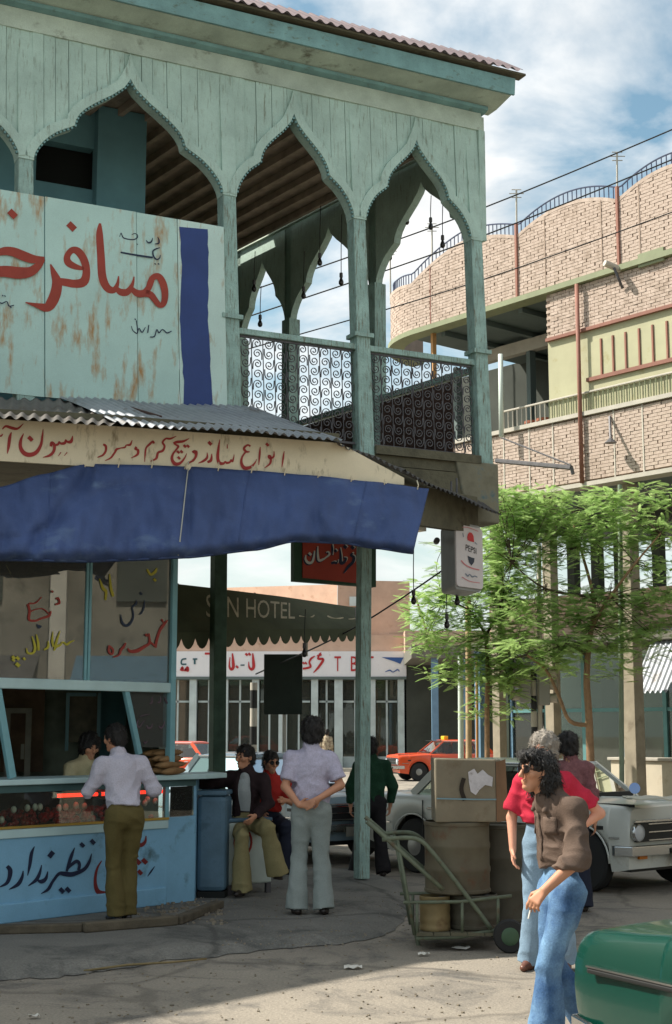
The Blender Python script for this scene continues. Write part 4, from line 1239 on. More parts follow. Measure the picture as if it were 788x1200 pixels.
# bricks laid course by course: the nearest ones singly, the rest as one mass
CO, BL = .070, .225
spots = []
rnd = random.Random(2)
for (z0, zf, s0) in ((zu0 + .05, ztop, sStart), (zl0 + .06, lambda s: zl1 - .02, sStart)):
    z = z0; k = 0
    while z < zu1 + .6:
        s = s0 + (k % 2) * BL / 2
        while s < uEnd + 4.2:
            if z + CO * .8 < zf(s) - .01:
                spots.append((s + rnd.uniform(-.012, .012), z + CO / 2, rnd.uniform(-.004, .005), rnd.uniform(-.02, .02)))
            s += BL
        z += CO; k += 1
bmesh1 = MB().box((0, 0, 0), BL - .014, .05, CO - .009).mesh('brick', M_BRICK)
def vis(sp):
    p = bpath(sp[0], sp[1]); return p.y
spots.sort(key=lambda sp: vis(sp) + (6 if sp[0] > uEnd + .05 else 0))
wall_rot = math.atan2(BR.u.y, BR.u.x)
upw = [o for o in brick_b.children if o.name.startswith('upper_wall')][0]
rest = MB()
bl0 = Vector(brick_b.location)
for i, (s, z, d, r) in enumerate(spots):
    if i < 300:
        p = bpath(s, z, d)
        inst('brick', bmesh1, brick_b, p - bl0, (0, r * .3, wall_rot))
    else:
        p = bpath(s, z, d); tdir = (bpath(s + .01, z, d) - bpath(s - .01, z, d)).normalized()
        rest.box(p, BL - .014, .05, CO - .009, (tdir, Vector((tdir.y, -tdir.x, 0)), Vector((0, 0, 1))))
o = part('brickwork', rest, M_BRICK, brick_b, fix=False); o['kind'] = 'stuff'
# trims
band_back('coping', lambda s: ztop(s) - .07, lambda s: ztop(s) + .012, .03, M_BRICK, sStart, uEnd + 4.2, th=.30, step=.1)
band_back('green_cornice', zu0 - .10, zu0 + .02, .10, M_GTRIM, sStart, uFar, th=.4)
band_back('balcony_edge', zl1, zl1 + .09, .08, M_WTRIM, sStart, uFar, th=.4)
band_back('lower_edge', zl0 - .07, zl0 + .02, .07, M_WTRIM, sStart, uFar, th=.4)
for x in (607, 727): 
    u = bz(x, 300)[0]
    part('parapet_post', MB().bar(BR.at(u, zu0, .03), BR.at(u, zu1 + .35, .03), .07, .06), M_REDTRIM, brick_b)
for x in (505, 560, 640, 707, 752):
    u = bz(x, 300)[0]
    part('joint_strip', MB().bar(BR.at(u, zu0 + .03, .022), BR.at(u, min(ztop(u), 99) - .05, .022), .03, .02), M_REDTRIM if x in (505,) else M_MORTAR, brick_b)
for x in (592, 622, 650, 722, 756):
    u = bz(x, 540)[0]
    part('joint_strip', MB().bar(BR.at(u, zl0 + .03, .024), BR.at(u, zl1 - .01, .024), .035, .02), M_WTRIM, brick_b)
uS = bz(683, 450)[0]
part('down_pipe', MB().tube([BR.at(uS, zl0, .10), BR.at(uS, zu0 - .12, .10)], .045, 8), M_REDTRIM, brick_b, smooth=True)
# parapet railing with slanting bars following the scallops
rb_ = MB(); s = sStart
top_pts = []
while s < uEnd + 4.0:
    top_pts.append(bpath(s, ztop(s) + .28, -.05)); s += .12
part('parapet_rail', MB().tube(top_pts, .018, 5), M_BLUEIRON, brick_b)
s = sStart
while s < uEnd + 4.0:
    a = bpath(s, ztop(s) - .03, -.05); b = bpath(s, ztop(s) + .28, -.05)
    part('rail_bar', MB().tube([a, b], .013, 5), M_BLUEIRON, brick_b); s += .125
# open balcony recess: ceiling, back wall, beams, columns
uR0, uR1 = sStart, bz(641, 430)[0]
def slab(name, z, th, d0, d1, s0, s1, m_):
    return part(name, MB().hexa([BR.at(s0, z, d0), BR.at(s1, z, d0), BR.at(s1, z, d1), BR.at(s0, z, d1)], [BR.at(s0, z + th, d0), BR.at(s1, z + th, d0), BR.at(s1, z + th, d1), BR.at(s0, z + th, d1)]), m_, brick_b)
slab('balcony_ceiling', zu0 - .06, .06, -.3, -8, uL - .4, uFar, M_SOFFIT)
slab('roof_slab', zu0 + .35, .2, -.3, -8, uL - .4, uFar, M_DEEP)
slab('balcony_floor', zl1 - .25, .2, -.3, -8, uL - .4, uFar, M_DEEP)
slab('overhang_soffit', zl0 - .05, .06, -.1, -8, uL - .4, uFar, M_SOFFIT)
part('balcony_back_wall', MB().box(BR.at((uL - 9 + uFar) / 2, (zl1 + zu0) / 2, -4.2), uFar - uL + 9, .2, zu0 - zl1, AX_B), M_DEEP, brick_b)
for k in range(5):
    u = uL + .6 + k * 1.25
    part('ceiling_beam', MB().bar(BR.at(u, zu0 - .13, -.35), BR.at(u, zu0 - .13, -5), .12, .12), M_SOFFIT, brick_b)
part('ceiling_beam', MB().bar(BR.at(uL - .3, zu0 - .33, -2.2), BR.at(uR1, zu0 - .33, -2.2), .2, .3), M_WTRIM, brick_b)
part('column', MB().bar(BR.at(bz(500, 450)[0], zl1, -.25), BR.at(bz(500, 450)[0], zu0, -.25), .10, .10), mat('tan_pole', srgb(176, 132, 84), .7), brick_b)
for x in (536, 622): 
    u = bz(x, 400, -2.2)[0]
    part('column', MB().bar(BR.at(u, zl1, -2.2), BR.at(u, zu0 - .4, -2.2), .16, .16), M_SOFFIT, brick_b)
part('white_pole', MB().tube([P(588, 512, 30.6), P(587, 415, 30.6)], .055, 8), mat('white_pole_paint', srgb(196, 206, 198), .6), brick_b, smooth=True)
# balcony rail with bars
zr = zl1 + .09
part('balcony_rail', MB().tube([BR.at(bz(585, 500)[0], zr + .42, -.02), BR.at(uFar, zr + .42, -.02)], .025, 6), M_WTRIM, brick_b)
u = bz(585, 500)[0]
while u < uEnd + 4.0:
    part('balcony_bar', MB().tube([BR.at(u, zr, -.02), BR.at(u, zr + .42, -.02)], .014, 5), M_WTRIM if u < uR1 else M_GTRIM, brick_b); u += .135
# upper right wall with yellow panels and window frames
slab_w = lambda name, u0, u1, z0, z1, o, m_, th=.08: part(name, MB().box(BR.at((u0 + u1) / 2, (z0 + z1) / 2, o - th / 2), u1 - u0, th, z1 - z0, AX_B), m_, brick_b)
zy1 = bz(690, 385)[1]
slab_w('brick_bay_wall', uR1, uFar, zy1, zu0 - .06, -.05, M_MORTAR, .25)
rest2 = MB(); z = zy1 + .03; k = 0; rnd = random.Random(9)
while z < zu0 - .16:
    s = uR1 + (k % 2) * BL / 2 + BL / 2
    while s < uEnd + 4.2:
        rest2.box(BR.at(s, z + CO / 2, -.045 + rnd.uniform(-.006, .008)), BL - .014, .05, CO - .009, AX_B); s += BL
    z += CO; k += 1
o = part('brickwork', rest2, M_BRICK, brick_b, fix=False); o['kind'] = 'stuff'
slab_w('yellow_panel', uR1, uFar, zl1 + .05, zy1, -.06, M_YGREEN, .2)
part('frame_rail', MB().bar(BR.at(uR1, zy1, -.02), BR.at(uFar, zy1, -.02), .09, .07), M_REDTRIM, brick_b)
zw0, zw1 = bz(735, 432)[1], bz(735, 388)[1]
part('window_sill', MB().bar(BR.at(uS + .1, zw0 - .03, -.03), BR.at(uFar, zw0 - .03, -.03), .06, .08), M_REDTRIM, brick_b)
x = 697
ulist = [bz(x, 410)[0] for x in (688, 704, 718, 733, 749, 765, 782, 800)]
for a, b in zip(ulist, ulist[1:]):
    part('window_pane', MB().box(BR.at((a + b) / 2, (zw0 + zw1) / 2, -.045), b - a - .05, .02, zw1 - zw0 - .03, AX_B), M_YGREEN, brick_b)
    part('window_mullion', MB().bar(BR.at(b, zw0, -.035), BR.at(b, zw1, -.035), .045, .05), M_REDTRIM, brick_b)
slab_w('vent_panel', bz(750, 302)[0], bz(780, 302)[0], bz(765, 310)[1], bz(765, 294)[1], .06, M_GTRIM, .06)
# floodlight and drain spout on the wall
sp = root('water_spout', 'short white drain spout sticking out of the upper brick wall', 'spout', tuple(BR.at(bz(716, 308)[0], bz(716, 308)[1])))
a = BR.at(bz(728, 316)[0], bz(728, 316)[1], .02)
part('pipe', MB().tube([a, a + BR.n * .35 - BR.u * .12 + Vector((0, 0, .10))], .07, 10), M_WTRIM, sp, smooth=40)
part('bracket', MB().tube([a + BR.n * .2, a - Vector((0, 0, .42)) + BR.u * .05], .03, 6), M_IRON, sp, smooth=True)
# flower pots on the balcony
M_POT = mat('terracotta', srgb(150, 92, 70), .8, var=.15, vscale=4)
pot = MB().lathe([(.001, 0), (.11, 0), (.16, .26), (.18, .26), (.18, .32), (.15, .32), (.14, .28), (.001, .28)], (0, 0, 0), n=14, caps=False).mesh('flower_pot', M_POT, smooth=40)
for x, lb in ((608, 'left'), (622, 'middle'), (639, 'right')):
    u = bz(x, 490)[0]
    o = inst('flower_pot', pot, None, BR.at(u, zl1 - .05, -.45)); tag(o, 'terracotta flower pot behind the balcony bars, %s one of three' % lb, 'flower pot', 'flower pots on the balcony')
# bracket arm with wire stays reaching out below the lower band
br = root('wall_bracket', 'long thin iron bracket with wire stay by the lower brick band', 'bracket', tuple(P(585, 541, 29)))
part('arm', MB().tube([P(582, 540, 29.6), P(670, 548, 27.8)], .05, 6), M_IRON, br)
part('stay', MB().tube([P(588, 513, 29.6), P(669, 545, 27.8)], .018, 5), M_IRON, br)
part('hook', MB().tube([P(670, 548, 27.8), P(672, 556, 27.8)], .04, 5), M_IRON, br)
wl = root('wall_lamp_arm', 'black wall lamp on an arm hanging against the lower brick band', 'lamp', tuple(BR.hit(716, 510, .2)))
part('arm', MB().tube([BR.hit(715, 488, .05), BR.hit(716, 514, .3)], .03, 5), M_IRON, wl)
part('shade', MB().lathe([(.03, .1), (.13, 0), (.001, .01)], BR.hit(716, 519, .3), n=10, caps=False), M_IRON, wl)

# ---- shops under the overhang
shop = root('shop_row', 'row of glazed shops with blue-green frames in the shade under the brick building', 'shops', tuple(BR.at(uEnd, 0, -2)))
SH = Pl(BR.at(0, 0, -3.0)[:2], BR.at(1, 0, -3.0)[:2])
AX_S = (SH.u, SH.n, Vector((0, 0, 1)))
zs_beam, zs_top = SH.uz(640, 762)[1], SH.uz(640, 703)[1]
s0, s1 = SH.uz(592, 800)[0], uFar
M_PINK = mat('pink_parapet', srgb(190, 160, 142), .85, var=.1, vscale=2)
M_TFRAME = mat('turquoise_frame', srgb(92, 138, 138), .55, var=.12, vscale=3)
M_BFRAME = mat('blue_frame', srgb(104, 136, 160), .55, var=.12, vscale=3)
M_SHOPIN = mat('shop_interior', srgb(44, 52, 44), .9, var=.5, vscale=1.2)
M_SGL = glass('shop_window_glass', (.55, .62, .56), .12, .02, 1.5)
def sbox(name, u0, u1, z0, z1, o0, o1, m_, bevel=0):
    return part(name, MB().box(SH.at((u0 + u1) / 2, (z0 + z1) / 2, (o0 + o1) / 2), u1 - u0, abs(o1 - o0), z1 - z0, AX_S), m_, shop, bevel=bevel)
sbox('parapet', s0, s1, zs_beam + .18, zs_top, .5, .3, M_PINK)
sbox('canopy_slab', s0, s1, zs_beam - .02, zs_beam + .16, 1.4, -.4, mat('canopy_grey', srgb(110, 108, 98), .8, var=.15), .02)
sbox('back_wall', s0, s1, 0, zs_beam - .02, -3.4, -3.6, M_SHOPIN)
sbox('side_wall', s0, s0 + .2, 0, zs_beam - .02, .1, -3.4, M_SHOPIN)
u = SH.uz(600, 800)[0]; i = 0
while u < uEnd + 2.5:
    wd = 1.15
    sbox('frame_post', u - .05, u + .05, .0, zs_beam - .02, .06, -.06, M_BFRAME if i % 3 == 0 else M_TFRAME)
    sbox('frame_rail', u + .05, u + wd - .05, 2.15, 2.23, .04, -.04, M_TFRAME)
    sbox('frame_rail', u + .05, u + wd - .05, .45, .53, .04, -.04, M_TFRAME)
    sbox('window_pane', u + .05, u + wd - .05, .53, 2.15, .005, -.005, M_SGL)
    sbox('window_pane', u + .05, u + wd - .05, 2.23, zs_beam - .03, .005, -.005, M_SGL)
    sbox('stall_riser', u + .05, u + wd - .05, .0, .45, .03, -.03, M_DEEP)
    u += wd; i += 1
for x in (600,):
    uu = SH.uz(x, 800)[0]
    sbox('frame_post', uu - .09, uu + .09, 0, zs_beam - .02, 1.2, 1.0, M_BFRAME)
# big square columns carrying the brick storey
for x, wd, yb in ((742, .30, 0), (648, .24, 0), (585, .22, 0)):
    c = BR.hit(x, 800, -.45 if x > 700 else -.6)
    part('column', MB().box((c.x, c.y, (zl0) / 2), wd, wd, zl0 - .06, AX_B), mat('worn_column', srgb(150, 140, 122), .85, var=.2, vscale=3, stain=srgb(104, 92, 76), samt=.35), brick_b, bevel=.01)
for x in (672, 700, 727, 772):
    c = BR.hit(x, 640, -3.4)
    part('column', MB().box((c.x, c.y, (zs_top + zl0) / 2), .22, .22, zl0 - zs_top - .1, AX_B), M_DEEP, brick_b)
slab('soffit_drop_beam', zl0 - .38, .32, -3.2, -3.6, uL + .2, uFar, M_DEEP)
# corrugated awning and pale counter at the right
aw = root('corrugated_awning', 'striped corrugated awning hanging over the shop at the right edge', 'awning', tuple(BR.hit(770, 760, -1.0)))
def awf(s, t):
    u0 = bz(749, 760, -1.3)[0]
    p = BR.at(u0 + 3.0 * s, 0, -1.9 + .9 * t)
    p.z = BR.hit(760, 738, -1.9).z * (1 - t) + BR.hit(760, 811, -1.0).z * t + .03 * math.sin(s * 3.0 / .13 * 2 * math.pi)
    return p
part('sheet', MB().grid(awf, 184, 3), M_TIN, aw, smooth=True)
part('frame', MB().bar(BR.at(bz(749, 760, -1.3)[0], BR.hit(760, 738, -1.9).z + .06, -1.93), BR.at(bz(749, 760, -1.3)[0] + 3, BR.hit(760, 738, -1.9).z + .06, -1.93), .08, .08), M_OLDWOOD, aw)
ct = root('pale_counter', 'pale whitewashed stall counter behind the silver car', 'counter', tuple(BR.hit(760, 920, -.9)))
uc = bz(714, 890, -.9)[0]
part('body', MB().box(BR.at(uc + 1.6, .56, -1.2), 3.2, .5, 1.12, AX_B), mat('whitewash', srgb(196, 186, 166), .8, var=.1, vscale=2, stain=srgb(150, 132, 104), samt=.3), ct, bevel=.02)
part('top', MB().box(BR.at(uc + 1.6, 1.15, -1.2), 3.3, .6, .06, AX_B), M_WTRIM, ct, bevel=.01)

# ================================================================== long office row with the TBT sign
YT = 62.0
def tx(x, y): return P(x, y, YT)
tb = root('office_row', 'low office row with white TBT sign, pale pilasters and glass doors', 'building', (tx(340, 800).x, YT, 0))
x_l, x_r = tx(120, 800).x, tx(476, 800).x
ztS, zbS = tx(340, 764).z, tx(340, 793.5).z
M_SWHITE = mat('sign_white', srgb(226, 224, 226), .5, var=.04, vscale=1, stain=srgb(170, 160, 150), samt=.15)
M_TPINK = mat('office_plaster', srgb(190, 160, 140), .88, var=.1, vscale=1.5, stain=srgb(160, 124, 100), samt=.25)
M_PIL = mat('pilaster_pale', srgb(184, 196, 196), .7, var=.15, vscale=2)
def tbox(name, x0, x1, z0, z1, y0, y1, m_, par=tb):
    return part(name, MB().box(((x0 + x1) / 2, (y0 + y1) / 2, (z0 + z1) / 2), x1 - x0, y1 - y0, z1 - z0), m_, par)
sg = tbox('sign_panel', x_l, x_r, zbS, ztS, YT - .45, YT - .25, M_SWHITE)
tbox('wall', x_l, x_r, zbS, tx(430, 745).z, YT - .24, YT + 6, M_TPINK)
tbox('canopy', x_l, x_r, zbS - .12, zbS - .01, YT - .5, YT + 1, M_SOFFIT)
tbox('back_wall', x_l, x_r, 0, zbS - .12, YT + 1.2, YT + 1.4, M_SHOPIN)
tbox('step', x_l, x_r + .5, 0, .14, YT - 1.6, YT + 1, M_WTRIM)
pils = [150, 190, 227, 263, 300, 332, 369, 397, 436, 471]
for i, x in enumerate(pils):
    c = tx(x, 830).x; wd = .30 if i % 2 == 0 else .36
    tbox('pilaster', c - wd / 2, c + wd / 2, .14, zbS - .12, YT - .4, YT + .1, M_PIL)
for a, b in zip(pils, pils[1:]):
    xa, xb = tx(a, 830).x + .2, tx(b, 830).x - .2
    tbox('window_pane', xa, xb, .6, zbS - .14, YT + .0, YT + .02, M_SGL)
    tbox('stall_riser', xa, xb, .14, .6, YT - .05, YT + .05, M_PIL)
    tbox('transom', xa, xb, 2.9, 2.98, YT - .06, YT + .04, M_PIL)
    m_ = (xa + xb) / 2
    tbox('door_stile', m_ - .04, m_ + .04, .6, zbS - .13, YT - .06, YT + .04, M_PIL)
# upper storey blocks
bx0, bx1 = P(340, 700, YT + 1.5).x, P(480, 700, YT + 1.5).x
ztop_ = P(430, 683, YT + 2).z
xm = P(396, 700, YT + 2).x
part('upper_block', MB().hexa([(xm, YT + 1, 5), (bx1, YT + 1.2, 5), (bx1, YT + 6, 5), (xm, YT + 6, 5)], [(xm, YT + 1, ztop_ + .02), (bx1, YT + 1.2, ztop_ - .02), (bx1, YT + 6, ztop_), (xm, YT + 6, ztop_)]), M_TPINK, tb)
part('upper_block', MB().hexa([(bx0 - 4, YT + 7.5, 5), (xm - .02, YT + 2.2, 5), (xm - .02, YT + 8, 5), (bx0 - 4, YT + 8.5, 5)], [(bx0 - 4, YT + 7.5, ztop_ + .3), (xm - .02, YT + 2.2, ztop_ - .05), (xm - .02, YT + 8, ztop_), (bx0 - 4, YT + 8.5, ztop_)]), M_TPINK, tb)
tbox('small_window', P(410, 708, YT).x, P(421, 708, YT).x, P(410, 708, YT).z, P(410, 697, YT).z, YT + .9, YT + 1.02, M_PIL)
# lettering on the sign
TP = Pl((x_l, YT - .46), (x_r, YT - .46))
z4 = zmap(TP, 210, 755, 5.629, .01); z5 = zmap(TP, 340, 755, 5.629, .01)
M_TRED = mat('sign_red', srgb(176, 40, 44), .5)
mb = MB()
strokes(mb, [[(352, 60, 8), (356, 110, 18), (358, 150, 20), (345, 166, 18), (332, 145, 12), (336, 85, 5)], dot(383, 150, 14), [(486, 60, 8), (490, 110, 18), (492, 150, 20), (478, 166, 18), (462, 150, 12), (460, 115, 5)], dot(445, 68, 14), dot(465, 66, 14), [(170, 62, 14), (215, 62, 14)],
             [(10, 175, 14), (22, 152, 14), (25, 178, 14)], [(35, 178, 12), (55, 152, 14), (58, 176, 14), (38, 165, 12)]], z4, step=.004)
strokes(mb, [[(205, 55, 6), (185, 95, 14), (220, 100, 16), (190, 150, 16), (155, 188, 6)], dot(200, 68, 14), dot(186, 78, 12), [(165, 78, 6), (140, 95, 14), (128, 120, 12), (135, 150, 14), (85, 162, 14)], dot(90, 125, 12), dot(105, 125, 12)], z5, step=.004)
for t, xa, xb in (('T', 293, 337), ('B', 402, 446), ('T', 508, 552)):
    c = [TP.hit(340 + x / 5.629, 755 + y / 5.629, .012) for x, y in ((xa, 178), (xb, 178), (xb, 80), (xa, 80))]
    part('letter', put_latin(MB(), t, c), M_TRED, sg, fix=False)
part('red_lettering', mb, M_TRED, sg, fix=False)
mb = MB()
strokes(mb, [[(280, 136, 8), (298, 136, 8)], [(405, 138, 8), (432, 138, 8)], [(48, 96, 10), (20, 102, 10), (16, 130, 10), (48, 132, 10)], [(90, 98, 10), (120, 98, 10)], [(103, 98, 12), (103, 132, 12)]], z4, step=.004)
part('dark_lettering', mb, mat('sign_teal', srgb(40, 84, 92), .5), sg, fix=False)
mb = MB()
mb.add([TP.hit(340 + x / 5.629, 755 + y / 5.629, .012) for x, y in ((605, 86), (750, 88), (728, 130), (700, 118))], [(0, 1, 2, 3)])
strokes(mb, [[(630, 182, 5), (660, 172, 8), (680, 184, 6), (710, 168, 8), (722, 180, 4)]], z5)
part('blue_arrow_mark', mb, mat('sign_blue', srgb(52, 88, 150), .5), sg, fix=False)
# arcade that fills the corner between the offices and the shops
ar = root('dark_arcade', 'dark open arcade with a flat roof and blue poles between offices and shops', 'arcade', tuple(P(500, 880, 56)))
xa, xb = P(476, 800, 58).x, P(640, 800, 58).x + 3
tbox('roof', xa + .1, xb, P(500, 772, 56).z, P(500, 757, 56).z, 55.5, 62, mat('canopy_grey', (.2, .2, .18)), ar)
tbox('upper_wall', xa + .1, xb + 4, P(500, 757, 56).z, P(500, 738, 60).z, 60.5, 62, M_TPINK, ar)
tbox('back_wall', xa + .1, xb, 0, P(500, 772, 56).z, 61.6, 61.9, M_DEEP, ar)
for x in (510, 545, 583, 605):
    c = P(x, 820, 55.7)
    tbox('pole', c.x - .13, c.x + .13, 0, P(500, 772, 56).z, 55.6, 55.85, M_BFRAME, ar)
# brown house mass continuing the street to the right, out of the picture, that the kiosk glass mirrors
# ================================================================== figures: smooth solids from blended round cones
class SDF:
    """distance field on a grid; primitives are blended in; surface by naive surface nets"""
    def __init__(s, lo, hi, h):
        s.lo = np.array(lo, float); s.h = h
        s.n = np.ceil((np.array(hi, float) - s.lo) / h).astype(int) + 1
        s.D = np.full(s.n, 1.0, np.float32)
    def _sub(s, lo, hi):
        a = np.clip(np.floor((lo - s.lo) / s.h).astype(int), 0, s.n); b = np.clip(np.ceil((hi - s.lo) / s.h).astype(int) + 1, 0, s.n)
        if np.any(b <= a): return None
        sl = tuple(slice(i, j) for i, j in zip(a, b))
        g = np.meshgrid(*[s.lo[k] + s.h * np.arange(a[k], b[k]) for k in range(3)], indexing='ij')
        return sl, np.stack(g, -1)
    def _mix(s, sl, d, k, sub=False):
        A = s.D[sl]
        if sub:
            d = -d
            hh = np.clip(.5 - .5 * (A - d) / k, 0, 1)
            s.D[sl] = A + (d - A) * hh + k * hh * (1 - hh)
        else:
            hh = np.clip(.5 + .5 * (A - d) / k, 0, 1)
            s.D[sl] = A + (d - A) * hh - k * hh * (1 - hh)
    def cone(s, a, b, ra, rb, k=.02, side=None, asp=1.0, sub=False):
        """round cone a-b; asp < 1 flattens it across the direction side x axis"""
        a = np.array(a, float); b = np.array(b, float)
        R_ = max(ra, rb) + k + 3 * s.h
        q = s._sub(np.minimum(a, b) - R_, np.maximum(a, b) + R_)
        if q is None: return s
        sl, p = q
        pa = p - a; ba = b - a
        if side is not None:
            sd = np.array(side, float); sd /= np.linalg.norm(sd)
            ax = ba / (np.linalg.norm(ba) + 1e-9)
            fw = np.cross(sd, ax); fw /= np.linalg.norm(fw) + 1e-9
            pa = pa + (pa @ fw)[..., None] * fw * (1 / asp - 1)
        t = np.clip((pa @ ba) / (ba @ ba + 1e-12), 0, 1)
        d = np.linalg.norm(pa - t[..., None] * ba, axis=-1) - (ra + (rb - ra) * t)
        if side is not None: d = d * (asp ** .5)
        s._mix(sl, d.astype(np.float32), k, sub)
        return s
    def ell(s, c, r, k=.02, ax=None, sub=False):
        c = np.array(c, float); r = np.array(r, float)
        R_ = r.max() + k + 3 * s.h
        q = s._sub(c - R_, c + R_)
        if q is None: return s
        sl, p = q
        p = p - c
        if ax is not None: p = p @ np.array(ax, float).T
        k0 = np.linalg.norm(p / r, axis=-1); k1 = np.linalg.norm(p / (r * r), axis=-1) + 1e-9
        s._mix(sl, (k0 * (k0 - 1) / k1).astype(np.float32), k, sub)
        return s
    def cut(s, pt, nrm, k=.004):
        """remove everything on the side nrm points to"""
        g = np.meshgrid(*[s.lo[i] + s.h * np.arange(s.n[i]) for i in range(3)], indexing='ij')
        nrm = np.array(nrm, float); nrm /= np.linalg.norm(nrm)
        d = sum((g[i] - pt[i]) * nrm[i] for i in range(3)).astype(np.float32)
        s.D = np.maximum(s.D, d)
        return s
    def disp(s, fn):
        g = np.meshgrid(*[s.lo[i] + s.h * np.arange(s.n[i]) for i in range(3)], indexing='ij')
        m = np.abs(s.D) < .05
        s.D[m] += fn(g[0][m], g[1][m], g[2][m]).astype(np.float32)
        return s
    def mesh(s, name, mats, smooth=True):
        D = s.D; nx, ny, nz = D.shape
        D[0], D[-1] = 1, 1; D[:, 0], D[:, -1] = 1, 1; D[:, :, 0], D[:, :, -1] = 1, 1
        ins = D < 0
        cnt = np.zeros((nx - 1, ny - 1, nz - 1), np.int8)
        for i in (0, 1):
            for j in (0, 1):
                for k in (0, 1):
                    cnt += ins[i:nx - 1 + i, j:ny - 1 + j, k:nz - 1 + k]
        act = (cnt > 0) & (cnt < 8)
        idx = np.argwhere(act)
        vid = np.full(act.shape, -1, np.int64); vid[act] = np.arange(len(idx))
        acc = np.zeros((len(idx), 3)); num = np.zeros(len(idx))
        cs = [(i, j, k) for i in (0, 1) for j in (0, 1) for k in (0, 1)]
        val = {c: D[idx[:, 0] + c[0], idx[:, 1] + c[1], idx[:, 2] + c[2]] for c in cs}
        for c in cs:
            for ax in range(3):
                if c[ax] == 0:
                    e = list(c); e[ax] = 1; e = tuple(e)
                    a, b = val[c], val[e]; m = (a < 0) != (b < 0)
                    t = a[m] / (a[m] - b[m])
                    v = np.tile(np.array(c, float), (m.sum(), 1)); v[:, ax] += t
                    acc[m] += v; num[m] += 1
        V = s.lo + s.h * (idx + acc / num[:, None])
        F_ = []
        for ax in range(3):
            sl0 = [slice(1, -1)] * 3; sl1 = [slice(1, -1)] * 3
            sl0[ax] = slice(0, -1); sl1[ax] = slice(1, None)
            a, b = ins[tuple(sl0)], ins[tuple(sl1)]
            for sgn, m in ((1, a & ~b), (0, ~a & b)):
                w_ = np.argwhere(m)
                off = np.ones(3, int); off[ax] = 0
                w_ = w_ + off
                u, v = (ax + 1) % 3, (ax + 2) % 3
                def cell(du, dv):
                    q = w_.copy(); q[:, u] -= du; q[:, v] -= dv
                    return vid[q[:, 0], q[:, 1], q[:, 2]]
                f = np.stack([cell(1, 1), cell(0, 1), cell(0, 0), cell(1, 0)], 1)
                if not sgn: f = f[:, ::-1]
                F_.append(f)
        F_ = np.concatenate(F_)
        F_ = F_[(F_ >= 0).all(1)]
        me = bpy.data.meshes.new(name)
        me.vertices.add(len(V)); me.vertices.foreach_set('co', V.ravel())
        me.loops.add(F_.size); me.loops.foreach_set('vertex_index', F_.ravel().astype(np.int32))
        me.polygons.add(len(F_)); me.polygons.foreach_set('loop_start', np.arange(0, F_.size, 4, dtype=np.int32))
        me.polygons.foreach_set('use_smooth', np.ones(len(F_), bool))
        for m in (mats if isinstance(mats, (list, tuple)) else [mats]): me.materials.append(m)
        me.update(); me.validate()
        return me

_TAB = np.random.RandomState(77).rand(32, 32, 32)
def vnoise(x, y, z, seed):
    x = x + seed * 3.71 + 100; y = y + seed * 5.13 + 100; z = z + seed * 1.97 + 100
    a, b, c = np.floor(x).astype(int), np.floor(y).astype(int), np.floor(z).astype(int)
    u, v, w_ = x - a, y - b, z - c
    u, v, w_ = u * u * (3 - 2 * u), v * v * (3 - 2 * v), w_ * w_ * (3 - 2 * w_)
    T = lambda i, j_, k: _TAB[(a + i) & 31, (b + j_) & 31, (c + k) & 31]
    return (((T(0, 0, 0) * (1 - u) + T(1, 0, 0) * u) * (1 - v) + (T(0, 1, 0) * (1 - u) + T(1, 1, 0) * u) * v) * (1 - w_)
            + ((T(0, 0, 1) * (1 - u) + T(1, 0, 1) * u) * (1 - v) + (T(0, 1, 1) * (1 - u) + T(1, 1, 1) * u) * v) * w_)
def crease(x, y, z, seed):
    """soft cloth ridges: high where noise crosses its middle"""
    return (1 - np.abs(2 * vnoise(x, y, z, seed) - 1)) ** 2
def rdg(t): return 1 - 2 * np.abs(np.sin(t)) ** .6
def V3(*a): return np.array(a, float)
def unit(v): v = np.array(v, float); return v / (np.linalg.norm(v) + 1e-9)

M_SKIN = mat('skin', srgb(192, 138, 108), .55, var=.06, vscale=8, spec=.35)
M_SKIN2 = mat('skin_fair', srgb(208, 150, 124), .55, var=.06, vscale=8, spec=.35)
M_HAIRB = mat('hair_black', srgb(26, 22, 20), .45, bump=.6, bscale=120, spec=.5)
M_HAIRG = mat('hair_grey', srgb(140, 132, 122), .55, var=.25, vscale=20, bump=.6, bscale=110)
M_SHOE = mat('shoe_dark', srgb(40, 32, 28), .4, spec=.5)
M_SHOEB = mat('shoe_brown', srgb(104, 64, 48), .4, spec=.5)
def cloth(name, c, var=.1, vs=4, fine=.06, c2=None, bump=.25, bs=140):
    return mat(name, srgb(*c), .85, var=var, vscale=vs, fine=fine, col2=srgb(*c2) if c2 else None, bump=bump, bscale=bs, spec=.2)

